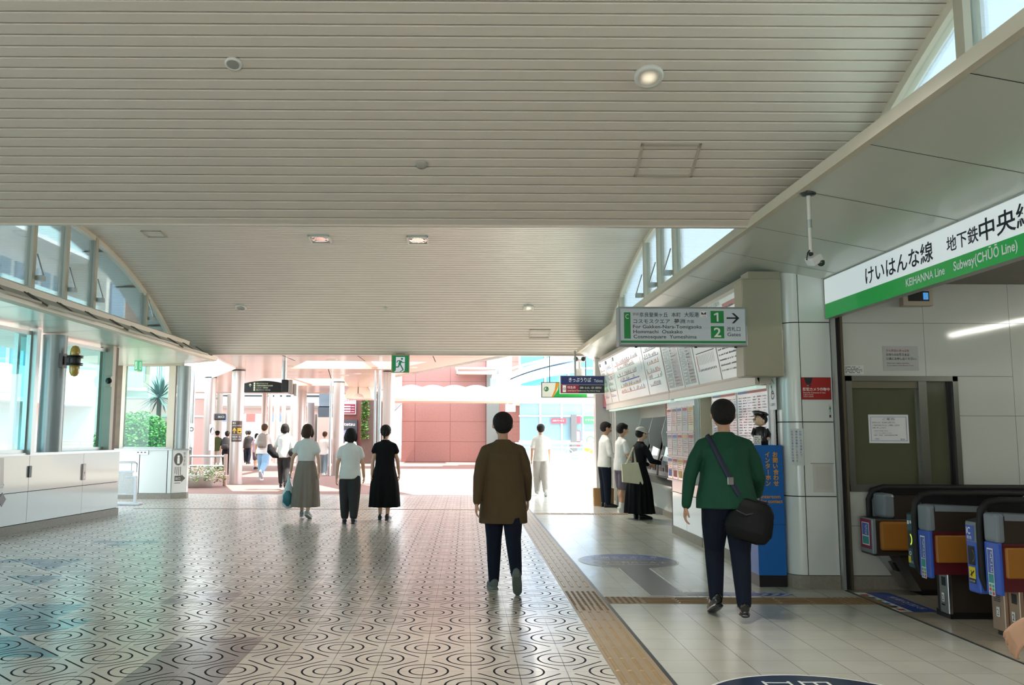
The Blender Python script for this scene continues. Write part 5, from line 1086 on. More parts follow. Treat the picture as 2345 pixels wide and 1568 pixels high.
for px, py, lb in ((663, 838, 'a'), (760, 823, ''), (843, 827, ''), (740, 852, ''), (817, 855, ''), (945, 841, ''), (790, 859, '')):
    q = at_z(px, py, zc0); b = MB(); b.lathe([(0, -.004), (.10, -.004), (.13, -.012), (.14, 0)], q, M_RIM, 20); tag(b.build('canopy_lamp'), 'round recessed lamp in the underside of the outdoor canopy', 'ceiling light', 'round lamps in the outdoor canopy')

def column(px, Y, r, label, z1=3.32, base=True):
    x = at_y(px, 1000, Y).x; t = thing('column', label, 'column', (x, Y, 0))
    b = MB(); b.cyl((x, Y, 0), (x, Y, z1-.03), r, M_COLUMN, 32); sh_ = b.build('shaft', t)
    b = MB(); b.cyl((x, Y, z1-.04), (x, Y, z1), r+.004, M_DKGREY, 32); b.build('top_joint', sh_)
    if base: b = MB(); b.cyl((x, Y, 0), (x, Y, .1), r+.012, M_COLUMN, 32); b.build('base_ring', sh_)
    return x
xa = column(542, 25.6, .19, 'silver round column with brown taxi sign under the canopy')
column(889, 25.8, .18, 'silver round column to the right below the running man sign', base=False)
column(478, 29.0, .19, 'silver round column behind the flower planter')
column(774, 31.3, .20, 'silver round column left of the maroon drug store sign')
for k, (px, Y, r, lb) in enumerate(((858, 25.2, .035, 'thin silver drain pipe just left of the column under the exit sign'), (868, 25.2, .05, 'thicker silver drain pipe touching the column under the exit sign'), (756, 30.8, .05, 'slim silver pipe beside the column left of the maroon sign'), (430, 25.2, .06, 'silver drain pipe beside the white end wall'), (439, 25.6, .06, 'shiny drain pipe next to the pink wall'))):
    x = at_y(px, 1000, Y).x; b = MB(); b.cyl((x, Y, 0), (x, Y, 3.3), r, M_STEEL, 16); tag(b.build('drain_pipe'), lb, 'pipe')
q = at_y(432, 862, 21.0); b = MB(); b.tube([(q.x-.3, 20.25, 3.16), (q.x-.1, 20.3, 3.12), (q.x-.02, 20.3, 3.0), (q.x, 20.3, 2.78), (q.x-.08, 20.3, 2.6)], .10, M_STEEL, 16); tag(b.build('drain_elbow'), 'thick steel drain elbow under the left soffit end', 'pipe')
far = [(604, 40, .13, 'silver'), (617, 41, .1, 'silver'), (632, 44, .14, 'silver'), (648, 43, .1, 'silver'), (688, 38, .16, 'silver'), (695, 38.5, .1, 'silver'), (672, 46, .2, 'grey'), (710, 47, .2, 'grey'), (500, 44, .16, 'dark'), (524, 46, .15, 'dark'), (655, 52, .2, 'grey')]
words = ['first slim pole right of the taxi sign column', 'second slim pole right of the taxi sign column', 'third pole right of the taxi sign column', 'fourth pole right of the taxi sign column', 'wide pole in the middle of the far walkway', 'narrow pole just right of the wide walkway pole', 'grey pier under the far deck', 'rightmost grey pier under the far deck', 'dark pier left of the taxi sign column', 'dark pier just touching the taxi sign column', 'most distant grey pier under the far deck']
for (px, Y, r, c_), wd in zip(far, words):
    x = at_y(px, 1000, Y).x; b = MB(); b.cyl((x, Y, 0), (x, Y, 3.5), r, {'silver': M_COLUMN, 'grey': mat('grey_pier', 'a8a5a2', .5), 'dark': mat('dark_pier', '6f6864', .4)}[c_], 20); tag(b.build('pole'), wd, 'pole')
# signs on the columns
def bent(name, x, Y, r, a0, a1, z0, z1, label, draw, face):
    b = MB(); n = 10; rr = r+.006; vs = []
    for i in range(n+1):
        t = R(a0+(a1-a0)*i/n); vs += [(x+rr*math.sin(t), Y-rr*math.cos(t), z0), (x+rr*math.sin(t), Y-rr*math.cos(t), z1)]
    b.add(vs, [(2*i, 2*i+2, 2*i+3, 2*i+1) for i in range(n)], face)
    k0 = len(b.v); p = Pl(b, (0, 0, 0), UX, UZ); W = rr*R(a1-a0); draw(p, W, z1-z0)
    out = []
    for v in b.v[k0:]:
        t = R(a0)+(v[0]/rr); rad = rr-v[1]*1.0; out.append((x+rad*math.sin(t), Y-rad*math.cos(t), z0+v[2]))
    b.v[k0:] = out; return tag(b.build(name), label, 'sign')
def d(p, W, H):
    YE = mat('taxi_yellow', 'e8b022', .4); p.text('南口', W*.1, H*.86, H*.08, M_PRINTW, W*.28); p.text('タクシーのりば', W*.1, H*.74, H*.07, M_PRINTW, W*.8); [p.rect(W*(.55+.37*i/8), H*.4, W*(.55+.37*(i+1)/8), H*.66, YE, .004) for i in range(8)]; p.text('TAXI', W*.6, H*.58, H*.05, DP, W*.27, l=.008); [p.rect(W*(.63+.21*i/4), H*.45, W*(.63+.21*(i+1)/4), H*.52, DP, .008) for i in range(4)]
    p.line(W*.28, H*.4, W*.28, H*.62, W*.06, YE, .003); p.line(W*.12, H*.52, W*.28, H*.66, W*.06, YE, .003); p.line(W*.44, H*.52, W*.28, H*.66, W*.06, YE, .003); [p.rect(W*(.08+.84*i/10), H*.33, W*(.08+.84*(i+1)/10), H*.34, M_PRINTW, .003) for i in range(10)]; p.text('駅前広場へ 西口', W*.1, H*.2, H*.07, M_PRINTW, W*.8); p.text('ベルテラスいこま方面', W*.1, H*.09, H*.07, M_PRINTW, W*.8)
bent('taxi_sign', xa, 25.6, .19, -33, 62, 1.22, 1.82, 'brown taxi stand sign wrapped on the silver column', d, mat('brown_sign', '4b3a36', .4))
x = at_y(478, 1000, 29).x
bent('column_sign', x, 29, .19, 20, 80, .9, 1.75, 'white information sign on the column behind the planter', lambda p, W, H: (p.disc(W*.5, H*.75, W*.4, M_DKGREY, .003, 24, H*.14), p.rect(W*.2, H*.3, W*.8, H*.32, DP), p.rect(W*.2, H*.15, W*.7, H*.22, DP), p.rect(W*.2, H*.4, W*.8, H*.45, GP_)), M_PRINTW)
x = at_y(439, 1000, 25.6).x
bent('pipe_sign', x, 25.6, .066, -60, 75, 1.05, 1.75, 'small white sign wrapped on the shiny drain pipe', lambda p, W, H: (p.ring(W*.5, H*.75, W*.35, W*.12, DP, .003), p.rect(W*.2, H*.3, W*.8, H*.33, DP), p.rect(W*.2, H*.4, W*.8, H*.44, GP_), p.rect(W*.2, H*.1, W*.8, H*.2, BP)), M_PRINTW)
# black arched hanging sign with speaker box
P0, P1 = at_y(559, 898, 22.4), at_y(651, 870, 22.4); xm = (P0.x+P1.x)/2
t = thing('hanging_guide_sign', 'black arched hanging guide sign with pale writing under the canopy', 'sign', (xm, 22.4, P0.z))
pts = [(P0.x, P0.z), (P1.x, P0.z)]+[(P1.x-(P1.x-P0.x)*i/12, P0.z+.30-.07*((i-6)/6)**2) for i in range(13)]
b = MB(); b.prism(pts, 'y', 22.4, 22.52, mat('sign_gloss_black', '101112', .25)); bo_ = b.build('board', t)
b = MB(); p = Pl(b, (P0.x, 22.399, P0.z), UX, UZ); PG = mat('pale_green_print', 'c9d0ae', .5, emit=.3)
p.line(.15, .14, .15, .22, .012, PG); p.line(.12, .18, .15, .22, .012, PG); p.line(.18, .18, .15, .22, .012, PG)
for i in range(4): p.rect(.24, .04+i*.055, .28, .085+i*.055, PG)
for i, tx in enumerate(('南口タクシーのりば', 'ここセンター・生駒市役所', '生駒駅前図書館市民会館', '南口バスのりば')): p.text(tx, .31, .045+i*.055, .034, PG, [.36, .3, .42, .3][i])
b.build('lettering', bo_)
for xx in (P1.x-.02,): b = MB(); b.cyl((xx, 22.46, P0.z+.25), (xx, 22.46, zc0), .06, M_STEEL, 16); [b.cyl((xx, 22.46, P0.z+.3+.12*i), (xx, 22.46, P0.z+.33+.12*i), .07, M_STEEL, 16) for i in range(4)]; b.build('hanger_pole', t)
x0 = P1.x
t = thing('speaker_box', 'dark loudspeaker box with pale side on the canopy hanger pole', 'speaker', (x0+.1, 22.3, P0.z))
b = MB(); b.bbox(x0-.03, x0+.14, 22.2, 22.38, P0.z-.0, P0.z+.32, mat('speaker_dark', '26282a', .4), .02); b.build('front_box', t)
b = MB(); b.bbox(x0+.14, x0+.26, 22.2, 22.42, P0.z-.05, P0.z+.32, mat('speaker_beige', 'b8ada4', .4), .03); b.build('side_box', t)
b = MB(); b.bbox(x0+.27, x0+.35, 22.25, 22.45, P0.z-.09, P0.z+.22, MATS['speaker_beige'], .02); b.build('rear_box', t)

# planter with flowers and rail
FOL = mat('light_leaf_green', '7fa04e', .6, var=.3, vscale=20); FOLD = mat('leaf_green', '37731f', .55, var=.35, vscale=6); FLW = mat('pinkish_flower', 'e8d3d6', .6)
def leafcloud(b, n, fn, size, mats, rg):
    for i in range(n):
        c = fn(rg); a = rg.random()*2*PI; e = rg.random()*PI-PI/2; s = size*(.6+.8*rg.random())
        u = Vector((math.cos(a), math.sin(a), .4*math.sin(e))).normalized(); v = u.cross(Vector((rg.random()-.5, rg.random()-.5, rg.random()))).normalized()
        b.add([c-u*s, c+v*s*.5, c+u*s, c-v*s*.5], [(0, 1, 2, 3)], mats[int(rg.random()**1.5*len(mats)) % len(mats)])
q = at_z(450, 1090); Yp = 24.2; px_ = at_y(455, 1000, Yp).x
t = thing('flower_planter', 'round concrete planter with trailing pale flowers beside the white end wall', 'planter', (px_, Yp, 0))
b = MB(); b.lathe([(0, 0), (.40, 0), (.46, .3), (.44, .34), (0, .34)], (px_, Yp, 0), mat('planter_concrete', 'b7afa5', .8, var=.15, vscale=8), 28); b.build('pot', t)
rg = random.Random(4); b = MB()
def fn(r): a = r.random()*2*PI; rr = .28+.42*r.random()**.7; return Vector((px_+rr*math.cos(a)*1.1, Yp+rr*math.sin(a)*.9, .30+.26*r.random()-(.22*r.random() if rr > .5 else 0)))
leafcloud(b, 1500, fn, .035, [FOL, FLW, FLW, FOLD], rg); b.build('foliage', t)
t = thing('barrier_rail', 'low silver two rail barrier behind the flower planter', 'barrier', (px_, Yp+.6, 0))
for z in (.55, .82): b = MB(); b.cyl((px_-.5, Yp+.6, z), (px_+.62, Yp+.6, z), .03, M_STEEL); b.build('rail', t)
for dx in (-.45, .6): b = MB(); b.cyl((px_+dx, Yp+.6, 0), (px_+dx, Yp+.6, .88), .055, mat('pinkish_post', 'a89184', .4)); b.build('post', t)

# far deck, pink wall, bright street beyond
DKW = mat('pale_deck_beam', 'bcc3cc', .5); 
m = MB(); Yd = 46; A = at_y(432, 921, Yd); B = at_y(760, 921, Yd); z1 = at_y(500, 893, Yd).z; m.box(A.x-4, B.x, Yd, Yd+.4, A.z, z1, DKW); m.box(A.x-4, B.x, Yd-.06, Yd, z1-.32, z1-.26, M_JOINT); m.box(A.x-4, B.x, Yd-.1, Yd+.2, z1, z1+.35, mat('deck_parapet', 'b4b7b6', .5))
tag(m.build('walkway_deck'), 'long pale deck beam of the far raised walkway', 'walkway')
for k in range(7):
    m = MB(); m.box(A.x-3, B.x, Yd+2+k*2.2, Yd+3.0+k*2.2, A.z-.25, A.z-.1, mat('deck_soffit_beam', '9c8f88', .5)); tag(m.build('deck_beam'), 'cross beam under the far raised walkway', 'beam', 'cross beams under the far raised walkway')
m = MB(); Yk = 33; A = at_y(437, 1060, Yk); B = at_y(486, 930, Yk); m.box(A.x-3, B.x, Yk, Yk+.5, 0, 2.75, mat('pink_tile_wall', 'c79f98', .5, var=.06, vscale=14)); m.box(A.x-3, B.x+.05, Yk-.03, Yk, 2.05, 2.13, M_ALU); m.box(A.x-3, B.x+.05, Yk-.03, Yk+.5, 2.75, 2.82, M_ALU); tag(m.build('tiled_wall'), 'pink tiled wall behind the left drain pipes', 'wall')
t = thing('street_sign', 'dark rounded sign sticking out from the column behind the planter', 'sign', (-8.2, 29, 2.1))
P = at_y(492, 955, 29); P.x = -8.24; b = MB(); b.bbox(P.x-.12, P.x+.28, 28.96, 29.04, P.z-.1, P.z+.12, M_DKGREY, .04); b.build('panel', t)
b = MB(); p = Pl(b, (P.x, 28.958, P.z-.05), UX, UZ); p.text('出口', .03, .03, .07, M_PRINTW, .2); b.build('lettering', t)
rg = random.Random(9)
for k, (x0, x1, zt, cc) in enumerate(((-31, -24, 6.5, 'd9d4cf'), (-24, -19, 5.2, 'c5c9cf'), (-19, -14, 6.8, 'd8cfc6'), (-13.6, -8, 4.9, 'e0dedb'))):
    t = thing('street_building', ['widest pale shop block closing the far street at left', 'grey blue shop block beyond the far deck', 'beige shop block in the far street', 'white low shop block at the end of the covered walkway'][k], 'building', ((x0+x1)/2, 80, 0))
    b = MB(); b.box(x0, x1, 80, 86, 0, zt, mat('street_wall_'+cc, cc, .7)); b.build('wall', t)
    for i in range(5):
        w0 = x0+.4+i*(x1-x0-.6)/5
        b = MB(); b.box(w0, w0+.7, 79.95, 80, .6, 2.2, mat('street_window', '8fa0ae', .2)); b.build('window', t)
        if zt > 4.5: b = MB(); b.box(w0, w0+.8, 79.9, 80, 2.5, 3.2, mat('street_signs%d' % (i % 4), ['b8574f', '5b77b5', 'd8b15a', 'e8e8ec'][i % 4], .5)); b.build('sign_board', t)

# red granite building on the right
GRN = NT('red_granite'); co = GRN.coord(); x, y, z = GRN.xyz(co)
ju = GRN.m_('LESS_THAN', GRN.m_('FRACT', GRN.m_('DIVIDE', x, 1.85)), .012); jv = GRN.m_('LESS_THAN', GRN.m_('FRACT', GRN.m_('DIVIDE', z, 1.05)), .02); jj = GRN.m_('MAXIMUM', ju, jv)
nz = GRN.noise(14, 5, co, .7); c_ = GRN.mix(nz, lin('84544d'), lin('a07067')); GRN.l.new(GRN.mix(jj, c_, lin('653a37')), GRN.b.inputs['Base Color']); GRN.b.inputs['Roughness'].default_value = .25
GRY = mat('grey_granite', '6f7370', .35, var=.35, vscale=25); GLB = mat('blue_building_glass', '3f7fae', .08, spec=.7); WHT = mat('white_building_metal', 'eceeee', .4)
Yb = 46.0
def bx(px, Y=Yb): return at_y(px, 950, Y).x
t = thing('granite_building', 'tall red granite building with blue windows across the plaza', 'building', (1, 48, 0))
b = MB(); b.box(bx(920), bx(1114), Yb, Yb+8, 0, 14, GRN.m); b.build('wall', t)
b = MB(); b.box(bx(1114), bx(1142), Yb-.4, Yb+8, 0, 14, GRY); b.build('pilaster', t)
b = MB(); b.box(bx(1142), bx(1172), Yb-.2, Yb+8, 4.2, 14, mat('light_granite', 'a9aca8', .4, var=.25, vscale=25)); b.box(bx(1172), bx(1190), Yb, Yb+8, 2.7, 14, GRN.m); b.box(bx(1142), bx(1190), Yb-.1, Yb+8, 0, 4.2, GRN.m); b.build('corner_wall', t)
for i, (a0, a1) in enumerate(((1190, 1246), (1250, 1300), (1304, 1400))):
    b = MB(); b.box(bx(a0), bx(a1), Yb+.1, Yb+8, 4.0, 14, GLB); b.build('window', t)
for z in (4.9, 5.9, 7.2, 8.6): b = MB(); b.box(bx(1188), bx(1420), Yb, Yb+.12, z, z+.09, WHT); b.build('window_bar', t)
for a0 in (1188, 1247, 1301): b = MB(); b.box(bx(a0), bx(a0)+.1, Yb-.02, Yb+.12, 4, 14, WHT); b.build('mullion', t)
b = MB(); b.prism([(bx(903), 4.6), (bx(920), 5.6), (bx(920), 3.0), (bx(903), 2.6)], 'y', Yb-.5, Yb, mat('grey_louvre', '9a9a9c', .5)); b.build('side_louvre', t)
for i in range(4): # ground floor shop bays
    a0, a1 = 1190+i*49, 1190+i*49+45
    b = MB(); b.box(bx(a0, 42), bx(a1, 42), 42, 42.05, .4, 2.95, mat('shop_glass', '7fa3b8', .08, spec=.7)); b.build('shop_window', t)
    b = MB(); b.box(bx(a1, 42), bx(a0+49, 42), 41.95, 42.1, 0, 3.1, WHT); b.build('shop_mullion', t)
for z in (2.3, 1.1): b = MB(); b.box(bx(1188, 42), bx(1390, 42), 41.93, 42.0, z, z+.07, WHT); b.build('shop_rail', t)
b = MB(); b.box(bx(1307, 41.8), bx(1320, 41.8), 41.7, 41.9, .2, 2.4, mat('dark_shop_pillar', '5f666b', .4)); b.build('shop_pillar', t)
RS = mat('shop_red', 'c8485a', .4); GS = mat('shop_green', '3f9a62', .4)
for x0, x1, h_, mm, tx in ((0, .72, .24, RS, 'ATM サービス'), (1.2, 1.42, .36, RS, None), (1.55, 2.3, .36, GS, 'イオコビー')):
    b = MB(); p = Pl(b, (bx(1262, 41.9), 41.9, 1.98), UX, UZ); p.rect(x0, 0, x1, h_, mm)
    if tx: p.text(tx, x0+.08, h_*.36, .1, M_PRINTW, (x1-x0)*.75)
    b.build('shop_sign_board', t)
b = MB(); p = Pl(b, (bx(1318, 41.9), 41.9, .35), UX, UZ); p.rect(0, .5, .22, 1.3, RS); p.rect(.04, .8, .18, 1.25, M_PRINTW, .003); p.rect(.4, .2, 1.0, 1.25, M_PRINTW); p.ring(.7, .85, .2, .05, GS, .004); p.poly([(.4, .2), (1.0, .2), (1.0, .3), (.7, .42), (.4, .55)], MATS['lit_orange'], .004); b.build('shop_poster', t)
b = MB(); b.box(bx(1188, 42), bx(1400, 42), 41.9, 46, 2.95, 3.25, WHT); b.build('shop_canopy', t)
# white vaulted walkway roof
Yw = 37
def zz(py, Y=Yw): return at_y(1100, py, Y).z
t = thing('walkway_roof', 'long white scalloped walkway roof in front of the granite building', 'roof', (bx(1080, Yw), Yw, zz(912)))
b = MB(); b.box(bx(866, Yw), bx(1420, Yw), Yw, Yw+3, zz(913), zz(894), WHT); b.build('fascia', t)
b = MB(); b.box(bx(866, Yw), bx(1420, Yw), Yw+.1, Yw+2.9, zz(918), zz(912), mat('warm_soffit', 'd9c8bb', .5)); b.build('soffit', t)
b = MB(); b.box(bx(866, Yw), bx(1420, Yw), Yw-.05, Yw, zz(894), zz(892), mat('blue_roof_line', '7f9cc0', .4)); b.build('gutter_line', t)
w_ = .92; x = bx(866, Yw); k = 0
while x < bx(1300, Yw):
    b = MB(); n = 10; pr = [(x+w_*i/n, zz(892)+.10+.10*math.sin(PI*i/n)) for i in range(n+1)]+[(x+w_, zz(892)), (x, zz(892))]
    b.prism(pr, 'y', Yw+.1, Yw+2.9, mat('roof_membrane', 'f2f3f3', .4)); b.build('roof_vault', t); x += w_; k += 1
Ya = 35; ca = at_y(820, 912, Ya); ra = (at_y(852, 912, Ya).x-at_y(790, 912, Ya).x)/2
t = thing('arched_gable', 'cream arched end gable of the white walkway roof', 'roof', (ca.x, Ya, ca.z))
pts = [(ca.x+ra*math.cos(PI*i/16), ca.z+ra*1.12*math.sin(PI*i/16)) for i in range(17)]; inn = [(ca.x+ra*.45*math.cos(PI*i/10), ca.z+ra*.36*math.sin(PI*i/10)) for i in range(10, -1, -1)]
b = MB(); b.prism(pts+inn, 'y', Ya, Ya+.3, mat('cream_gable', 'dbd7c8', .5)); b.build('gable', t)
b = MB(); b.prism(pts, 'y', Ya+.3, Yw, WHT); b.build('roof', t)
b = MB(); b.box(ca.x-.012, ca.x+.012, Ya-.01, Ya, ca.z+ra*.36, ca.z+ra*1.1, M_JOINT); b.build('seam', t)
b = MB(); b.prism([(ca.x+ra*.7, ca.z+ra*.9), (ca.x+ra*1.3, ca.z+ra*.9), (ca.x+ra*1.6, ca.z+ra*.5), (ca.x+ra*1.0, ca.z+ra*.5)], 'y', Ya-.1, Ya+.1, WHT); b.build('lamp_box', t)
# white arched footbridge with blue glass
t = thing('footbridge', 'white arched footbridge with pale blue panels at the right of the plaza', 'bridge', (bx(1240, 40), 40, 4.0))
def arcp(pts, n=14):
    (x0, y0), (x1, y1), (x2, y2) = pts; out = []
    for i in range(n+1): s = i/n; out.append(((1-s)**2*x0+2*s*(1-s)*x1+s*s*x2, (1-s)**2*y0+2*s*(1-s)*y1+s*s*y2))
    return out
def arcbeam(nm, lo, hi, Y0_, Y1_, mt):
    L = [at_y(x, y, Y0_) for x, y in arcp(lo)]; H = [at_y(x, y, Y0_) for x, y in arcp(hi)]; b = MB(); pts = [(q.x, q.z) for q in L]+[(q.x, q.z) for q in reversed(H)]
    n = len(L)
    for i in range(n-1): b.prism([pts[i], pts[i+1], pts[2*n-2-i], pts[2*n-1-i]], 'y', Y0_, Y1_, mt)
    b.build(nm, t)
arcbeam('lower_arch', ((1165, 886), (1230, 858), (1330, 846)), ((1165, 878), (1230, 848), (1330, 836)), 40, 42, WHT)
arcbeam('side_panel', ((1168, 878), (1230, 848), (1330, 836)), ((1168, 870), (1230, 842), (1330, 828)), 40.1, 41.8, mat('pale_blue_panel', 'a9d3e6', .2))
arcbeam('upper_arch', ((1165, 868), (1230, 838), (1330, 822)), ((1165, 855), (1230, 826), (1330, 812)), 40, 42, WHT)
arcbeam('handrail', ((1168, 846), (1230, 828), (1330, 808)), ((1168, 842), (1230, 823), (1330, 803)), 40, 40.2, WHT)
q = at_y(1146, 870, 40); b = MB(); b.box(at_y(1128, 870, 39.5).x, at_y(1168, 870, 39.5).x, 39.5, 41, zz(886, 39.5), zz(857, 39.5), WHT); b.box(at_y(1128, 870, 39.5).x-.1, at_y(1136, 870, 39.5).x, 39.45, 39.5, zz(886, 39.5), zz(866, 39.5), mat('teal_box_side', '5d9c8c', .4)); tag(b.build('equipment_box'), 'white equipment box at the foot of the arched bridge', 'box')
q0, q1 = at_y(1043, 857, 44), at_y(1138, 842, 44); t = thing('wall_lamp', 'long white lamp fitting high on the red granite wall', 'lamp', ((q0.x+q1.x)/2, 44, q0.z))
b = MB(); b.box(q0.x, q1.x, 43.6, 46, q1.z-.10, q1.z, WHT); b.build('top_cover', t)
b = MB(); b.box(q0.x+.05, q1.x-.1, 43.7, 44.1, q0.z, q0.z+.12, M_CREAM); b.build('light_bar', t)
for s_ in (0, 1): b = MB(); xx = q0.x+.06+s_*(q1.x-q0.x-.15); b.box(xx, xx+.06, 43.65, 44.2, q0.z, q1.z, M_CREAM); b.build('bracket', t)
# drug store sign and dark kintetsu board near the glass lift tower
Ys = 43.82
P0, P1 = at_y(770, 948, Ys), at_y(816, 884, Ys); MAR = mat('maroon_sign', '8c2340', .4)
t = thing('drugstore_sign', 'tall maroon and white drug store sign on the red wall', 'sign', ((P0.x+P1.x)/2, Ys, P0.z))
b = MB(); b.box(P0.x, P1.x, Ys, Ys+.19, P0.z, P1.z, M_PRINTW); b.build('case', t)
b = MB(); W, H = P1.x-P0.x, P1.z-P0.z; p = Pl(b, (P0.x, Ys-.002, P0.z), UX, UZ); p.rect(.03, H*.73, W-.03, H-.03, MAR); p.rect(.03, .03, W-.03, H*.36, MAR); p.text('2F', W*.45, H*.80, H*.12, M_PRINTW, W*.35, bold=.03, l=.006); p.text('コクミンドラッグ', .03, H*.42, H*.13, MAR, W-.06, bold=.03, l=.006); p.ring(W*.45, H*.66, .1, .03, BP, .006, a0=-60, a1=120)
for i in range(3):
    for j in range(4): p.rect(W*.38+j*W*.09, H*.07+i*H*.09, W*.45+j*W*.09, H*.12+i*H*.09, M_PRINTW, .006)
    p.rect(W*.76, H*.08+i*H*.09, W*.92, H*.10+i*H*.09, M_PRINTW, .006)
b.build('face', t)
P0, P1 = at_y(770, 1040, Ys), at_y(818, 961, Ys)
t = thing('guide_board', 'dark grey guide board with white railway lettering below the maroon sign', 'sign', ((P0.x+P1.x)/2, Ys, P0.z))
b = MB(); b.box(P0.x, P1.x, Ys, Ys+.19, P0.z, P1.z, mat('slate_board', '4b5058', .4)); b.build('case', t)
b = MB(); W, H = P1.x-P0.x, P1.z-P0.z; p = Pl(b, (P0.x, Ys-.002, P0.z), UX, UZ); p.text('kintetsu', .04, H*.83, .16, M_PRINTW, W*.86, bold=.02, l=.006); p.rect(.03, H*.52, W-.1, H*.7, mat('violet_strip', '9a9ac8', .4), .004); p.text('university', .1, H*.57, .1, M_PRINTW, W*.6, l=.006)
for i, tx in enumerate(('ショップ', 'インディ')): p.text(tx, .3, H*(.38-.17*i), .15, BP, W*.5, l=.006)
b.build('face', t)
m = MB(); m.box(at_y(728, 950, 43).x, at_y(759, 950, 43).x, 43, 45, 0, at_y(740, 955, 43).z, mat('pink_tower_base', 'b99a92', .4)); m.box(at_y(730, 950, 43).x, at_y(761, 950, 43).x, 43, 45, at_y(740, 932, 43).z, at_y(740, 875, 43).z, mat('dark_tower_glass', '57636f', .1, spec=.7)); m.box(at_y(728, 950, 43).x, at_y(759, 950, 43).x, 43, 45, at_y(740, 955, 43).z, at_y(740, 930, 43).z, mat('dark_tower_band', '3f4850', .3)); tag(m.build('lift_tower'), 'dark glass lift tower left of the maroon sign', 'tower')
m = MB(); m.box(at_y(783, 950, 44).x, at_y(832, 950, 44).x, 44, 50, 0, at_y(800, 850, 44).z, mat('dull_red_wall', '8f5650', .4, var=.1, vscale=3)); tag(m.build('red_wall'), 'dull red wall carrying the maroon drug store sign', 'wall')
t = thing('green_wall', 'dark brick wall with climbing greenery under the arched gable', 'wall', (at_y(845, 950, 43).x, 43, 0))
m = MB(); m.box(at_y(828, 950, 43).x, at_y(880, 950, 43).x, 43, 44, 0, at_y(840, 880, 43).z, mat('dark_brick', '4f3d36', .7, var=.4, vscale=12)); m.build('brick_wall', t)
b = MB(); x0, x1 = at_y(829, 950, 43).x, at_y(845, 950, 43).x
leafcloud(b, 500, lambda r: Vector((x0+(x1-x0)*r.random()**1.6, 42.95-.1*r.random(), 1.2+2.4*r.random())), .07, [FOLD, mat('olive_leaf', '6a7a38', .6)], random.Random(2)); b.build('ivy', t)
# railing with white panels on the right
Yr = 31.5
t = thing('plaza_railing', 'white railing with arched panels along the far side of the plaza', 'railing', (3.2, Yr, 0))
x0, x1 = at_y(1180, 1016, Yr).x, at_y(1420, 1016, Yr).x; zt = at_y(1280, 1015, Yr).z; zb = at_y(1280, 1082, Yr).z
b = MB(); b.cyl((x0, Yr, zt), (x1, Yr, zt), .035, WHT); b.build('top_rail', t)
b = MB(); b.cyl((x0, Yr, zt-.14), (x1, Yr, zt-.14), .02, WHT); b.build('rail', t)
k = 0; x = x0+.1
while x < x1:
    b = MB(); b.cyl((x, Yr, .12), (x, Yr, zt), .022, WHT); ps_ = b.build('post', t)
    b = MB(); b.prism([(x+.04, .2), (x+.86, .2), (x+.86, zt-.36), (x+.65, zt-.28), (x+.45, zt-.25), (x+.25, zt-.28), (x+.04, zt-.36)], 'y', Yr-.01, Yr+.01, mat('white_rail_panel', 'e4e2e2', .4)); b.build('panel', t)
    b = MB(); b.cyl((x, Yr, zt-.14), (x+.2, Yr, zt-.34), .012, WHT, 8); b.cyl((x, Yr, zt-.14), (x-.2, Yr, zt-.34), .012, WHT, 8); b.build('brace', ps_)
    x += .9; k += 1
b = MB(); b.box(x0, x1, Yr-.3, Yr+.2, 0, .13, mat('pinkish_kerb', 'c4b0aa', .6)); b.build('kerb', t)
P = at_y(1306, 1053, Yr-.05); m = MB(); m.box(P.x-.02, P.x+.34, Yr-.06, Yr-.02, P.z, P.z+.25, M_PRINTW); p = Pl(m, (P.x, Yr-.061, P.z), UX, UZ); p.rect(.02, .03, .3, .2, mat('sky_sign', '6aa6d2', .4)); p.text('ご案内', .06, .09, .06, M_PRINTW, .2); tag(m.build('railing_sign'), 'blue and white framed sign on the plaza railing', 'sign')
P = at_y(1308, 1065, Yr-.05); m = MB(); m.box(P.x, P.x+.26, Yr-.06, Yr-.02, P.z-.17, P.z+.02, M_PRINTW); p = Pl(m, (P.x, Yr-.061, P.z-.17), UX, UZ); p.dashes(.03, .13, .22, 3, .04, .02, BP, rnd); tag(m.build('railing_sign'), 'small white notice under the blue sign on the railing', 'sign')
P = at_y(1158, 945, 37.3); m = MB(); m.box(P.x, P.x+.42, 37.3, 37.5, at_y(1158, 942, 37.3).z, at_y(1158, 925, 37.3).z, M_PRINTW); m.cyl((P.x+.08, 37.4, at_y(1158, 925, 37.3).z), (P.x+.08, 37.4, at_y(1158, 913, 37.3).z), .03, WHT); m.cyl((P.x+.34, 37.4, at_y(1158, 925, 37.3).z), (P.x+.34, 37.4, at_y(1158, 913, 37.3).z), .03, WHT); tag(m.build('hanging_board'), 'plain white board hanging below the white walkway roof', 'sign')

# ================================================================== left of the hall: flats, bush, palm
APW = mat('white_apartment_wall', 'e4e4e0', .7); APB = mat('brick_apartment_wall', 'b59a8a', .7, var=.1, vscale=8); BAL = mat('pale_teal_balcony', 'b9d6d4', .4); WIN = mat('apartment_window', '9db6c2', .1, spec=.7)
t = thing('apartment_building', 'white apartment block with rows of pale balconies seen through the upper windows', 'building', (-17, 36, 0))
b = MB(); b.box(-24, -15.6, 26, 33.5, 0, 15, APW); b.build('wall', t)
for fl_ in range(5):
    z = 2.6+fl_*2.75
    b = MB(); b.box(-15.6, -14.3, 26.5, 33.5, z-.14, z, APW); bs_ = b.build('balcony_slab', t)
    b = MB(); b.box(-14.36, -14.3, 26.5, 33.5, z, z+1.0, BAL); b.build('balcony_rail', bs_)
    for k in range(7):
        b = MB(); b.box(-15.6, -15.54, 26.8+k*.95, 27.4+k*.95, z+.1, z+2.0, WIN); b.build('window', t)
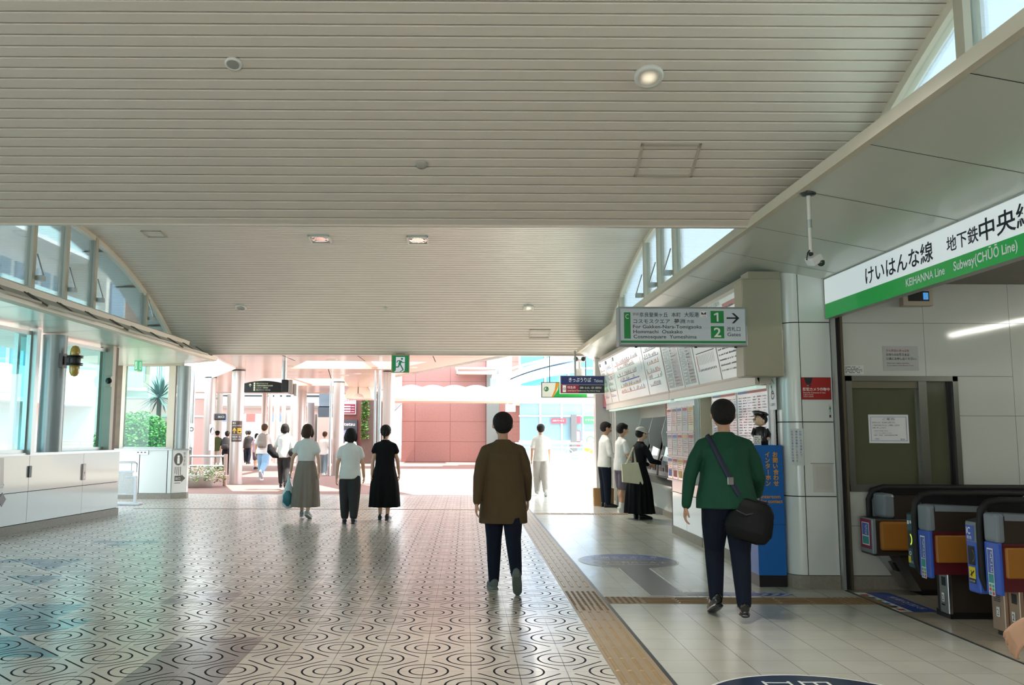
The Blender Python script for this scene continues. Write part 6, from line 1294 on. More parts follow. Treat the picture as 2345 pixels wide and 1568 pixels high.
b = MB(); b.box(-15.6, -14.0, 33.5, 35.4, 0, 14, mat('beige_stair_tower', 'd9d3c6', .6)); b.build('stair_tower', t)
for fl_ in range(4): b = MB(); b.box(-14.02, -13.9, 33.8, 35.1, 3.2+fl_*2.75, 4.6+fl_*2.75, mat('blue_grey_recess', '7f96a4', .5)); b.build('recess', t)
t = thing('brick_flats', 'pale brick flats with a balcony seen through the end window', 'building', (-15.5, 41, 0))
b = MB(); b.box(-18.5, -13.9, 40, 46, 0, 3.4, APW); b.box(-18.5, -14.4, 40, 46, 3.4, 9, APB); b.build('wall', t)
b = MB(); b.box(-14.4, -13.7, 39.6, 46, 0, 9, mat('pale_tile_pier', 'd3dccf', .5)); b.build('pier', t)
b = MB(); b.box(-15.5, -14.75, 39.95, 40.0, 3.8, 5.1, WIN); b.build('window', t)
b = MB(); b.box(-16.9, -15.9, 39.95, 40, 1.6, 2.3, WIN); b.build('window', t)
b = MB(); b.box(-18.5, -14.5, 39.0, 40, 3.35, 3.5, APW); b.build('balcony_slab', t)
b = MB(); b.box(-15.7, -14.5, 38.98, 39.02, 3.5, 4.2, BAL); b.build('balcony_rail', t)
b = MB(); b.prism([(-18.5, 4.6), (-16.6, 4.1), (-16.6, 5.2), (-18.5, 6.0)], 'y', 38.4, 39.9, APW); b.build('stair_wing', t)
b = MB(); b.box(-18.5, -14.4, 39, 40, 2.55, 2.95, APW); b.build('lower_band', t)
for dx in (0, .18): m = MB(); m.cyl((-12.75+dx, 36, 0), (-12.75+dx, 36, 6), .07, M_STEEL); tag(m.build('vent_pipe'), ['left of two steel vent pipes beside the brick flats', 'right of two steel vent pipes beside the brick flats'][int(dx > 0)], 'pipe')
t = thing('round_bush', 'dense bright green rounded bush outside the end window', 'bush', (-9.1, 24.6, 0))
b = MB(); rg = random.Random(8); BC = Vector((-9.3, 24.7, 1.0))
def fn(r):
    while True:
        d = Vector((r.gauss(0, 1), r.gauss(0, 1), r.gauss(0, 1))).normalized(); k = .80+.22*r.random()+.08*mnoise.noise(d*3)
        q = BC+Vector((d.x*1.15*k, d.y*1.0*k, d.z*1.05*k))
        if q.z > .05: return q
leafcloud(b, 9500, fn, .045, [FOLD, mat('bright_leaf', '4f8a26', .5), mat('pale_leaf', '74a046', .5)], rg); b.build('foliage', t)
b = MB(); b.ball(BC, (.92, .8, .85), mat('bush_inner', '2c5a1c', .9), 20, 12); b.build('inner_foliage', t)
b = MB(); b.cyl((-9.3, 24.7, 0), (-9.3, 24.7, .5), .06, mat('bush_stem', '5a4632', .8)); b.build('trunk', t)
t = thing('spiky_palm', 'dark spiky palm standing above the round green bush', 'palm', (-9.2, 26.6, 0)); PC = Vector((-9.35, 26.6, 2.55))
b = MB(); b.cyl((-9.35, 26.6, 0), (-9.35, 26.6, 2.5), .07, MATS['bush_stem']); b.build('trunk', t)
b = MB(); rg = random.Random(12); LF = mat('grey_green_blade', '4c5e5a', .5, var=.3, vscale=5)
for i in range(110):
    a = rg.random()*2*PI; e = R(-40+125*rg.random()); L = .62+.2*rg.random(); d = Vector((math.cos(a)*math.cos(e), math.sin(a)*math.cos(e), math.sin(e))); s = d.cross(Vector((0, 0, 1))).normalized()*.028; up = s.cross(d).normalized()*.012
    mid_ = PC+d*L*.55; tip = PC+d*L+Vector((0, 0, -.06))
    b.add([PC-s*.6, PC+s*.6, mid_+s+up, mid_-s+up, tip], [(0, 1, 2, 3), (3, 2, 4)], LF)
b.build('blades', t)
# outside shelter and white roof seen through the tinted panes
m = MB(); m.box(-14.3, -14.1, 13, 25.8, 0, 2.35, mat('teal_fence', '24626c', .3)); tag(m.build('side_fence'), 'teal fence under the white shelter roof outside the side windows', 'fence')
t = thing('bus_shelter_roof', 'white ribbed shelter roof seen through the teal side windows', 'roof', (-14, 24, 2.5))
b = MB(); b.box(-15.4, -13.2, 15, 25.6, 2.62, 2.86, mat('shelter_white', 'eef2f2', .4)); b.build('roof_edge', t)
b = MB(); b.prism([(-15.4, 2.86), (-13.2, 2.86), (-13.7, 3.15), (-14.9, 3.15)], 'y', 15, 25.6, MATS['shelter_white']); b.build('roof', t)
for k in range(4): b = MB(); b.cyl((-13.6, 15.5+k*3.2, 0), (-13.6, 15.5+k*3.2, 2.62), .09, M_ALU); b.build('post', t)
t = thing('teal_building', 'teal glazed building behind the white shelter roof', 'building', (-17, 19, 0))
m = MB(); m.box(-18, -16, 11, 25.5, 0, 9, mat('teal_building_wall', '4d858c', .3)); m.build('wall', t)
for k in range(7): m = MB(); m.box(-16.0, -15.93, 11.6+k*2, 13.0+k*2, .6, 2.3, mat('teal_building_window', '2f5f6a', .1, spec=.7)); m.build('window', t)
for k in range(7): m = MB(); m.box(-16.0, -15.93, 11.6+k*2, 13.0+k*2, 3.4, 5.2, MATS['teal_building_window']); m.build('window', t)
m = MB(); m.box(-9.3, -8.1, 13.6, 14.3, 0, 6, mat('pale_blue_pier', 'a9c4d6', .5)); tag(m.build('outside_pier'), 'pale blue pier just outside the nearest side window', 'pier')
q = at_x(255, 712, -8.4); m = MB(); m.box(-8.9, -8.0, q.y-.5, q.y-.05, 3.35, 3.35+.5, mat('rooftop_box_blue', '4f7088', .5)); tag(m.build('rooftop_unit'), 'dark blue rooftop unit outside the left clerestory', 'unit')
m = MB(); m.box(-8.6, -8.0, q.y+.1, q.y+.6, 3.35, 3.35+.5, M_CREAM); tag(m.build('rooftop_unit'), 'cream rooftop unit outside the left clerestory', 'unit')
# ================================================================== people
def voxel(mb, name, size, smooth=2, extra=None, parent=None, mats=None):
    """union of overlapping closed shapes turned into one continuous skin"""
    me = bpy.data.meshes.new(name); me.from_pydata(mb.v, [], mb.f); me.update()
    o = bpy.data.objects.new(name, me); COL.objects.link(o)
    r = o.modifiers.new('r', 'REMESH'); r.mode = 'VOXEL'; r.voxel_size = size; r.use_smooth_shade = True
    if smooth: s = o.modifiers.new('s', 'SMOOTH'); s.iterations = smooth; s.factor = .5
    nm = bpy.data.meshes.new_from_object(o.evaluated_get(bpy.context.evaluated_depsgraph_get()))
    bpy.data.objects.remove(o); bpy.data.meshes.remove(me)
    out = MB(); out.mats = [mb.mats[0]]
    out.v = [tuple(v.co) for v in nm.vertices]; out.f = [list(p.vertices) for p in nm.polygons]; out.mi = [0]*len(out.f); out.sm = [True]*len(out.f)
    bpy.data.meshes.remove(nm)
    if extra: extra(out)
    return out
SKIN = mat('skin', 'c99b7e', .55, var=.04, vscale=20); SKIN_L = mat('skin_light', 'd8ad92', .55, var=.04, vscale=20); HAIR = mat('dark_hair', '1a1512', .7, spec=.3, var=.4, vscale=70, bump=.8, bscale=110); HAIR_B = mat('brown_hair', '46311f', .7, spec=.3, var=.4, vscale=70, bump=.8, bscale=110)
def cloth(name, c, rough=.85, b=.45, sc=7):
    if name in MATS: return MATS[name]
    t = NT(name); cc = lin(c); nz = t.noise(sc, 4); t.l.new(t.mix(nz, tuple(v*.86 for v in cc[:3])+(1,), tuple(min(1, v*1.12) for v in cc[:3])+(1,)), t.b.inputs['Base Color'])
    t.b.inputs['Roughness'].default_value = rough; t.b.inputs['Specular IOR Level'].default_value = .2
    mp = t.node('ShaderNodeMapping'); mp.inputs['Scale'].default_value = (1, 1, .45); t.l.new(t.coord(), mp.inputs[0])
    t.bump(t.noise(sc*1.6, 3, mp.outputs[0], .6), b, .03); MATS[name] = t.m; return t.m
def seg(mb, a, b, ra, rb, m=None, n=12):
    """tapered limb piece with rounded ends"""
    a, b = Vector(a), Vector(b); d = (b-a); L = d.length
    if L < 1e-5: return mb.ball(a, ra, m, n, 8)
    d = d/L; pts = []; rs = []
    for k in range(4): t = PI/2*(1-k/4); pts.append(a-d*ra*math.sin(t)); rs.append(max(ra*math.cos(t), ra*.02))
    pts.append(a); rs.append(ra); pts.append(b); rs.append(rb)
    for k in range(1, 5): t = PI/2*k/4; pts.append(b+d*rb*math.sin(t)); rs.append(max(rb*math.cos(t), rb*.02))
    return mb.tube(pts, rs, m, n)
def chain(mb, pts, rs, m=None, n=12):
    for i in range(len(pts)-1): seg(mb, pts[i], pts[i+1], rs[i], rs[i+1], m, n)
def person(label, x, y, h=1.7, head=0, legs=((8, 4), (-10, 12)), arms=((-10, 8, 10), (12, 8, 15)), lean=2, hyaw=0, hpitch=0, top=None, sleeve=1.0, bottom=None, kind='trousers', hem=.0, wide=1.0, shoe=None, hair='short', hairm=None, skin=None, vox=.011, top_loose=1.0, top_hem=.50, girth=1.0, z=0.0, foot=(0, 0), cap=None, socks=None, finger=1):
    """head: heading in degrees (0 walks away from the camera, positive turns left); legs: (thigh swing, knee bend) left, right; arms: (swing, abduct, elbow)"""
    skin = skin or SKIN; hairm = hairm or HAIR; shoe = shoe or mat('black_shoe', '121214', .35)
    RZ = Matrix.Rotation(R(head), 3, 'Z')
    J = {}
    hipz = .515*h
    def legj(s, sw, kn):
        hp = Vector((s*.052*h, 0, 0)); a = R(sw); kd = Vector((0, math.sin(a), -math.cos(a))); k = hp+kd*.245*h
        b = R(sw-kn); sd_ = Vector((0, math.sin(b), -math.cos(b))); an = k+sd_*.235*h; return hp, k, an, b
    J['L'] = legj(-1, *legs[0]); J['R'] = legj(1, *legs[1])
    def footpts(s, an, b, ft):
        p = R(ft); pit = min(0, b*.0)+p   # toe pitch
        f = Vector((s*.10, math.cos(pit), math.sin(pit))).normalized(); u = Vector((0, -math.sin(pit), math.cos(pit)))
        heel = an-u*.032*h-f*.030*h; toe = heel+f*.145*h; return heel, toe, f, u
    F = {'L': footpts(-1, J['L'][2], J['L'][3], foot[0]), 'R': footpts(1, J['R'][2], J['R'][3], foot[1])}
    low = min(min(F[k][0].z, F[k][1].z) for k in 'LR')-.018*h
    base = Vector((0, 0, -low))
    tilt = Matrix.Rotation(R(-lean), 3, 'X')
    def W(p): return RZ @ (Vector(p)+base)+Vector((x, y, z))
    def Wt(p): return W(tilt @ Vector(p))
    root = thing('person', label, 'person', (x, y, z))
    g = girth
    sh = .300*h   # shoulder height above the hip
    sh = .285*h; shL, shR = Vector((-.104*h*g, 0, sh)), Vector((.104*h*g, 0, sh))
    def armj(s, sw, ab, el, lat=.4):
        a = R(sw); b = R(ab); d = Vector((s*math.sin(b), math.sin(a)*math.cos(b), -math.cos(a)*math.cos(b))); e = (shL if s < 0 else shR)+d*.178*h
        a2 = R(sw+el); d2 = Vector((s*math.sin(b)*(lat if el < 60 else -.6), math.sin(a2), -math.cos(a2))).normalized(); w_ = e+d2*.150*h; return (shL if s < 0 else shR), e, w_, d2
    A = {'L': armj(-1, *arms[0]), 'R': armj(1, *arms[1])}
    # ---- body
    b = MB(); b.mid(skin)
    def ring(pts, n=20): b.tube([Wt(p) for p, r in pts], [r for p, r in pts], skin, n, ref=RZ @ Vector((1, 0, 0)))
    ring([((0, 0, -.06*h), (.045*h, .04*h)), ((0, 0, -.02*h), (.088*h*g, .056*h*g)), ((0, 0, .04*h), (.086*h*g, .056*h*g)), ((0, 0, .10*h), (.074*h*g, .050*h*g)), ((0, 0, .18*h), (.086*h*g, .057*h*g)), ((0, 0, .25*h), (.094*h*g, .057*h*g)), ((0, 0, .29*h), (.080*h*g, .045*h)), ((0, 0, .32*h), (.042*h, .034*h)), ((0, 0, .335*h), (.033*h, .033*h))])
    seg(b, Wt((0, .0, .32*h)), Wt((0, .008*h, .375*h)), .032*h, .030*h)
    for k in 'LR':
        hp, kn, an, bb = J[k]; covered = kind == 'trousers' and bottom is not None; lr = .82 if covered else 1.0; chain(b, [W(hp), W(kn), W(an)], [.050*h*g*lr, .031*h*lr, .020*h])
        mid = kn.lerp(an, .3)+Vector((0, -.008*h, 0)); covered or b.ball(W(mid), (.031*h, .033*h, .06*h), None, 12, 8)
        heel, toe, f, u = F[k]; seg(b, W(an), W(heel+f*.03*h+u*.008*h), .015*h, .012*h)
        s_, e, w_, d2 = A[k]; chain(b, [Wt(s_+Vector((-s_.x*.12, 0, -.03*h))), Wt(e), Wt(w_)], [.024*h, .022*h, .0155*h])
        hand(b, Wt(w_), (RZ @ (tilt @ d2)).normalized(), RZ @ Vector((-1 if k == 'R' else 1, 0, 0)), h, 1 if k == 'R' else -1, skin)
    # ---- head
    hc = Wt((0, .012*h, .425*h)); HR = RZ @ Matrix.Rotation(R(hyaw), 3, 'Z') @ Matrix.Rotation(R(hpitch), 3, 'X'); s = h*.0685
    def Hp(p): return hc+HR @ (Vector(p)*s)
    b.ball(Hp((0, -.08, .18)), (s*.82, s*.98, s*.86), None, 20, 14, HR.to_4x4()); b.ball(Hp((0, .18, -.40)), (s*.60, s*.66, s*.62), None, 16, 10, HR.to_4x4()); b.ball(Hp((0, .50, -.72)), (s*.28, s*.24, s*.2), None, 12, 8)
    seg(b, Hp((0, .90, .02)), Hp((0, 1.06, -.30)), s*.07, s*.12); b.ball(Hp((0, .82, -.52)), (s*.22, s*.12, s*.07), None, 12, 8)
    for sx in (-1, 1): b.ball(Hp((sx*.82, -.06, -.08)), (s*.10, s*.17, s*.27), None, 12, 8, HR.to_4x4()); b.ball(Hp((sx*.34, .76, .10)), (s*.2, s*.1, s*.08), None, 10, 6)
    def eyes(o):
        for sx in (-1, 1):
            o.ball(Hp((sx*.33, .84, .0)), s*.10, mat('eye_white', 'e8e4de', .2), 10, 8); o.ball(Hp((sx*.33, .92, .0)), s*.055, mat('eye_dark', '1a120c', .2), 8, 6)
            o.tube([Hp((sx*.18, .90, .24)), Hp((sx*.36, .88, .28)), Hp((sx*.5, .78, .22))], s*.03, hairm, 6)
        o.tube([Hp((-.2, .90, -.53)), Hp((0, .95, -.52)), Hp((.2, .90, -.53))], s*.025, mat('lip', 'a05a50', .5), 6)
    voxel(b, 'body', vox, 1, eyes).build('body', root)
    # ---- hair
    if hair:
        q = MB(); q.mid(hairm)
        q.ball(Hp((0, -.16, .30)), (s*.90, s*1.0, s*.88), None, 20, 12, HR.to_4x4()); q.ball(Hp((0, -.42, -.05)), (s*.82, s*.72, s*.72), None, 16, 10, HR.to_4x4()); q.ball(Hp((0, .42, .72)), (s*.62, s*.42, s*.3), None, 14, 8, HR.to_4x4())
        if hair in ('bob', 'long'):
            for sx in (-1, 1): q.tube([Hp((sx*.72, -.1, .2)), Hp((sx*.82, -.1, -.5)), Hp((sx*.72, -.1, -1.1))], [s*.3, s*.3, s*.16], None, 10)
            q.tube([Hp((0, -.5, .2)), Hp((0, -.72, -.6)), Hp((0, -.70, -1.2 if hair == 'bob' else -2.3))], [(s*.8, s*.5), (s*.8, s*.4), (s*.5, s*.2)], None, 14, ref=RZ @ Vector((1, 0, 0)))
        if hair == 'bun': q.ball(Hp((0, -.95, .65)), s*.42, None, 14, 10)
        if hair == 'tail': q.tube([Hp((0, -.9, .3)), Hp((0, -1.3, -.1)), Hp((0, -1.2, -1.2))], [s*.28, s*.3, s*.1], None, 10)
        voxel(q, 'hair', max(vox, .012), 2).build('hair', root)
    if cap:
        q = MB(); q.mid(cap); q.ball(Hp((0, -.1, .5)), (s*.98, s*1.08, s*.72), None, 20, 12, HR.to_4x4()); q.tube([Hp((0, .7, .42)), Hp((0, 1.5, .30))], [(s*.7, s*.1), (s*.5, s*.05)], None, 12, ref=RZ @ Vector((1, 0, 0))); voxel(q, 'cap', .012, 1).build('cap', root)
    # ---- shoes
    for k in 'LR':
        heel, toe, f, u = F[k]; q = MB(); q.mid(shoe)
        P = [heel-f*.012*h+u*.012*h, heel+f*.02*h+u*.016*h, heel+f*.075*h+u*.006*h, heel+f*.125*h-u*.002*h, toe+f*.006*h-u*.004*h]
        q.tube([W(p) for p in P], [(.019*h, .026*h), (.026*h, .034*h), (.028*h, .026*h), (.027*h, .018*h), (.012*h, .010*h)], None, 14, ref=RZ @ Vector((1, 0, 0)))
        q.tube([W(p-u*.018*h) for p in (heel-f*.016*h, heel+f*.03*h, heel+f*.08*h, heel+f*.13*h, toe+f*.008*h)], [(.020*h, .009*h), (.028*h, .009*h), (.029*h, .009*h), (.027*h, .009*h), (.012*h, .006*h)], None, 12, ref=RZ @ Vector((1, 0, 0)))
        voxel(q, 'shoe', min(vox, .009), 1).build('shoe', root)
        if socks:
            an = J[k][2]; kn = J[k][1]; q = MB(); q.mid(socks); chain(q, [W(an-Vector((0, 0, .015*h))), W(an.lerp(kn, .22))], [.026*h, .026*h]); voxel(q, 'sock', .009, 1).build('sock', root)
    # ---- lower garment
    if bottom:
        q = MB(); q.mid(bottom)
        if kind in ('trousers', 'shorts'):
            q.tube([Wt((0, 0, -.085*h)), Wt((0, 0, -.03*h)), Wt((0, 0, .03*h)), Wt((0, 0, .085*h))], [(.05*h, .045*h), (.104*h*g, .070*h*g), (.098*h*g, .068*h*g), (.086*h*g, .060*h*g)], None, 20, ref=RZ @ Vector((1, 0, 0)))
            for k in 'LR':
                hp, kn, an, bb = J[k]
                if kind == 'shorts': e = hp.lerp(kn, .92); chain(q, [W(hp), W(e)], [.063*h*g*wide, .056*h*wide])
                else:
                    e = kn.lerp(an, 1-hem); chain(q, [W(hp), W(hp.lerp(kn, .5)), W(kn), W(kn.lerp(e, .5)), W(e)], [.064*h*g, .057*h*g*(1+(wide-1)*.6), .046*h*wide, .040*h*wide, .032*h*wide], None, 14)
            voxel(q, 'shorts' if kind == 'shorts' else 'trousers', vox, 2).build('shorts' if kind == 'shorts' else 'trousers', root)
        else:
            ne = 60; rows = 12; zb = -(hipz-.02)+hem*h; vs = []; r_ = random.Random(5); ph = [r_.random()*6 for _ in range(4)]
            sway = (J['L'][2].y+J['R'][2].y)/2
            for i in range(rows+1):
                t = i/rows; zz_ = .09*h+(zb-.09*h)*t; rx = (.092+(.062*wide)*min(1, t*2.2)**.7+.035*wide*t)*h*g; ry = (.066+.052*wide*min(1, t*2)**.7+.04*wide*t)*h*g; am = .022*h*t*min(1, wide)
                for j in range(ne):
                    a = 2*PI*j/ne; d = 1+am/rx*(math.sin(15*a+ph[0])+.6*math.sin(9*a+ph[1]+t*2)); vs.append(W((rx*d*math.cos(a), ry*d*math.sin(a)+sway*.5*t, zz_)))
            q.add(vs, [(i*ne+j, i*ne+(j+1) % ne, (i+1)*ne+(j+1) % ne, (i+1)*ne+j) for i in range(rows) for j in range(ne)], bottom, True)
            q.add([vs[rows*ne+j]+Vector((0, 0, .03)) for j in range(ne)], [list(range(ne))], bottom); q.build('skirt', root)
    # ---- upper garment
    if top:
        q = MB(); q.mid(top); L = top_loose; zh = -(top_hem-.50)*h-.03*h
        pts = [((0, 0, zh-.02*h), (.120*h*g*L, .082*h*g*L)), ((0, 0, zh+.03*h), (.119*h*g*L, .082*h*g*L)), ((0, 0, .10*h), (.104*h*g*L, .073*h*g*L)), ((0, 0, .19*h), (.106*h*g, .072*h*g)), ((0, 0, .255*h), (.113*h*g, .070*h*g)), ((0, 0, .290*h), (.098*h*g, .056*h)), ((0, 0, .317*h), (.062*h, .044*h)), ((0, 0, .338*h), (.041*h, .039*h))]
        if kind == 'skirt' and top is not bottom: pts = [((0, 0, .06*h), (.080*h*g, .056*h*g)), ((0, 0, .105*h), (.097*h*g, .069*h*g)), ((0, 0, .14*h), (.102*h*g, .072*h*g))]+pts[3:]
        q.tube([Wt(p) for p, r in pts], [r for p, r in pts], None, 24, ref=RZ @ Vector((1, 0, 0)))
        for k in 'LR':
            s_, e, w_, d2 = A[k]
            seg(q, Wt((s_.x*.42, 0, .296*h)), Wt(s_+Vector((-s_.x*.06, 0, -.012*h))), .030*h, .033*h)
            if sleeve >= .99: chain(q, [Wt(s_+Vector((-s_.x*.06, 0, -.014*h))), Wt(s_.lerp(e, .5)), Wt(e), Wt(e.lerp(w_, .55)), Wt(w_-d2*.012*h)], [.034*h, .036*h*(1+(L-1)*.4), .032*h*(1+(L-1)*.5), .029*h, .024*h])
            else: chain(q, [Wt(s_+Vector((-s_.x*.06, 0, -.014*h))), Wt(s_.lerp(e, sleeve))], [.034*h, .038*h*L])
        voxel(q, 'shirt', vox, 2).build('shirt', root)
    root_info = {'W': W, 'Wt': Wt, 'A': {k: [Wt(p) for p in A[k][:3]] for k in 'LR'}, 'h': h, 'RZ': RZ, 'root': root}
    return root_info
def hand(b, w_, d, side, h, s, m):
    """palm, four unequal curled fingers and a thumb, hanging along d; side points towards the body"""
    k = h/1.7; d = d.normalized(); n = (side-d*side.dot(d)).normalized(); f = d.cross(n).normalized()*(1 if s < 0 else -1)   # f: towards the thumb (forward)
    if f.dot(Vector((0, 0, 1))) > .3 and False: f = -f
    pal = w_+d*.048*k
    b.tube([w_-d*.005, w_+d*.02*k, w_+d*.06*k, w_+d*.088*k], [(.022*k, .016*k), (.034*k, .016*k), (.040*k, .015*k), (.036*k, .012*k)], m, 14, ref=f)
    for i, (o, L, r) in enumerate(((.030, .066, .0088), (.010, .074, .0092), (-.010, .069, .0088), (-.029, .054, .0078))):
        a = w_+d*.082*k+f*o*k; p1 = a+(d*.92+n*.30).normalized()*L*.42*k+f*o*.12*k; p2 = p1+(d*.72+n*.68).normalized()*L*.33*k; p3 = p2+(d*.40+n*.9).normalized()*L*.25*k
        chain(b, [a, p1, p2, p3], [r*k*1.08, r*k, r*k*.92, r*k*.75], m, 10)
    a = w_+d*.022*k+f*.024*k; p1 = a+(d*.6+f*.62+n*.35).normalized()*.040*k; p2 = p1+(d*.9+f*.12+n*.35).normalized()*.030*k; chain(b, [a, p1, p2], [.0135*k, .0108*k, .008*k], m, 10)

def backpack(p, label, m, w_=.30, hh=.42, dd=.15, zoff=.02, trim=None):
    """bag on the back with shoulder straps; p is the dict returned by person()"""
    h = p['h']; Wt = p['Wt']; root = thing('backpack', label, 'bag', Wt((0, -.12*h, .0)))
    q = MB(); q.mid(m); z0 = .05*h+zoff; M4 = None
    q.tube([Wt((0, -.062*h-dd*.5, z0+hh*t)) for t in (0, .04, .15, .5, .8, .95, 1.0)], [(w_*.35, dd*.3), (w_*.46, dd*.45), (w_*.5, dd*.52), (w_*.5, dd*.5), (w_*.44, dd*.42), (w_*.3, dd*.3), (w_*.1, dd*.1)], None, 18, ref=p['RZ'] @ Vector((1, 0, 0)))
    pk_ = voxel(q, 'pack', .012, 1).build('pack', root)
    q = MB(); q.mid(trim or m); q.tube([Wt((0, -.062*h-dd*1.0, z0+hh*t)) for t in (.08, .15, .36, .42)], [(w_*.3, dd*.08), (w_*.36, dd*.16), (w_*.34, dd*.14), (w_*.26, dd*.05)], trim or m, 14, ref=p['RZ'] @ Vector((1, 0, 0))); q.build('front_pocket', pk_)
    for s in (-1, 1):
        q = MB(); q.tube([Wt((s*.055*h, -.07*h, .29*h)), Wt((s*.06*h, -.02*h, .315*h)), Wt((s*.065*h, .04*h, .305*h)), Wt((s*.075*h, .075*h, .22*h)), Wt((s*.095*h, .03*h, .10*h)), Wt((s*.08*h, -.06*h, .07*h))], [(.022, .006)]*6, trim or m, 8, ref=p['RZ'] @ Vector((1, 0, 0))); q.build('strap', root)
    return root

C_GREEN = cloth('dark_green_shirt', '1d4a38', .7); C_NAVY = cloth('dark_navy_trousers', '151c2b', .85); C_BLK = cloth('black_cloth', '141417', .85); C_BRN = cloth('olive_brown_jacket', '5a4a35', .8); C_WHT = cloth('white_cotton', 'e6e4e0', .85); C_GRY = cloth('warm_grey_pleats', '8b8177', .85, .35); C_DEN = cloth('pale_denim', '8db0cc', .85); C_LGY = cloth('light_grey_cotton', 'b9b4ae', .85); C_DGY = cloth('charcoal_cloth', '3a3839', .85); C_OLV = cloth('olive_shirt', '4a5638', .85); C_PUR = cloth('grey_purple_shorts', '6d6470', .85); C_CRM = cloth('cream_canvas', 'd9d0b4', .85, .3); C_TEAL = cloth('dusty_teal', '7f8f96', .85)
WSH = mat('white_shoe', 'd8d6d2', .5); GSH = mat('grey_shoe', '8f908c', .6)

# man in green with a messenger bag, walking towards the gates
P = person('man in dark green shirt and navy trousers walking away with black shoulder bag', 2.14, 7.26, 1.67, -6, legs=((17, 20), (-9, 3)), arms=((-6, 20, 12), (6, 16, 48)), lean=2, hyaw=-4, top=C_GREEN, bottom=C_NAVY, sleeve=1, wide=1.06, vox=.0075, shoe=mat('polished_black_shoe', '0d0d0f', .22, coat=.5), girth=1.10, top_loose=1.12, top_hem=.485, foot=(-22, 0))
h = P['h']; Wt = P['Wt']; t = thing('shoulder_bag', 'large black shoulder bag on the right hip of the man in green', 'bag', Wt((.17*h, -.06*h, -.08*h)))
q = MB(); q.mid(mat('black_bag_fabric', '050609', .55, spec=.25, bump=.3, bscale=25)); c0 = Vector((.095*h, -.090*h, -.055*h)); tl = R(-16)
for row in ((-.165, .07, .5), (-.14, .155, .9), (-.08, .175, 1.05), (-.01, .165, 1.0), (.06, .135, .85), (.10, .105, .5)): pass
def BP3(zf): return [(zf, 0)]
prof = [(-.20, .09, .25), (-.18, .155, .7), (-.11, .19, 1.05), (-.02, .182, 1.0), (.07, .165, .8), (.12, .130, .45), (.135, .10, .2)]
q.tube([Wt(c0+Vector((math.sin(tl)*-zf, -.01, math.cos(tl)*zf-.015*h))) for zf, rx, ry in prof], [(rx, .062*ry) for zf, rx, ry in prof], None, 22, ref=(P['RZ'] @ Vector((.92, -.32, -.22))))
bb_ = voxel(q, 'bag', .01, 2).build('bag_body', t)
q = MB(); SB = mat('navy_webbing', '18203a', .6)
q.tube([Wt(p_) for p_ in ((-.085*h, .045*h, .295*h), (-.082*h, .0, .322*h), (-.072*h, -.060*h, .285*h), (-.030*h, -.088*h, .18*h), (.02*h, -.092*h, .075*h), (.045*h, -.098*h, .03*h))], [(.021, .006)]*6, SB, 8, ref=P['RZ'] @ Vector((.8, .1, .55))); st_ = q.build('strap', t)
q = MB(); q.tube([Wt(p_) for p_ in ((-.085*h, .045*h, .295*h), (-.03*h, .085*h, .2*h), (.06*h, .09*h, .08*h), (.14*h, .03*h, .0), (.18*h, -.05*h, -.01*h))], [(.021, .006)]*5, SB, 8, ref=P['RZ'] @ Vector((.8, .1, .55))); q.build('strap', t)
q = MB(); c_ = Wt((.005*h, -.096*h, .10*h)); q.bbox(c_.x-.025, c_.x+.025, c_.y-.006, c_.y+.004, c_.z-.03, c_.z+.03, M_STEEL, .004); q.build('buckle', st_)
q = MB(); q.tube([Wt(c0+Vector((-.12, -.05, .03))), Wt(c0+Vector((-.05, -.062, -.005))), Wt(c0+Vector((.10, -.062, .02)))], .006, M_DKGREY, 6); q.build('zip', bb_)

# person in brown jacket further ahead
person('person in brown jacket and navy trousers walking ahead beside the tactile strip', .36, 8.55, 1.64, 3, legs=((6, 4), (-16, 28)), arms=((-14, 12, 10), (14, 12, 14)), top=C_BRN, bottom=C_NAVY, wide=1.0, shoe=mat('grey_green_sneaker', '5f6b66', .6), girth=1.05, top_loose=1.14, top_hem=.60, vox=.010, foot=(0, -48))
P = person('woman in white top and long grey pleated skirt carrying a plastic bag', -2.80, 15.45, 1.56, -2, legs=((10, 6), (-8, 14)), arms=((4, 19, 4), (-10, 12, 10)), top=C_WHT, sleeve=.5, bottom=C_GRY, kind='skirt', hem=.085, wide=.62, shoe=GSH, hair='bob', hairm=HAIR_B, skin=SKIN_L, vox=.012, foot=(0, -20))
w_ = P['A']['L'][2]; t = thing('plastic_bag', 'translucent white plastic bag with teal contents in the left hand of the skirted woman', 'bag', (w_.x-.03, w_.y, w_.z-.62))
pb = mat('plastic_film', 'c9d6da', .25, spec=.6); q = MB(); q.mid(pb); zt = w_.z-.07
q.tube([(w_.x-.03, w_.y, zt-d_) for d_ in (.0, .1, .24, .38, .48, .55, .57)], [(.015, .012), (.035, .03), (.085, .07), (.125, .09), (.12, .09), (.08, .06), (.03, .03)], None, 16); voxel(q, 'b', .012, 1).build('bag_body', t)
q = MB(); q.tube([(w_.x-.03, w_.y-.02, zt-d_) for d_ in (.26, .34, .46, .53)], [(.05, .06), (.10, .085), (.105, .085), (.06, .05)], mat('teal_goods', '2f6f7a', .4), 14); q.build('contents', t)
q = MB(); q.tube([(w_.x-.03, w_.y, zt-.02), (w_.x-.025, w_.y+.0, zt+.03), (w_.x-.01, w_.y, zt-.005)], .008, pb, 8); q.build('handle', t)

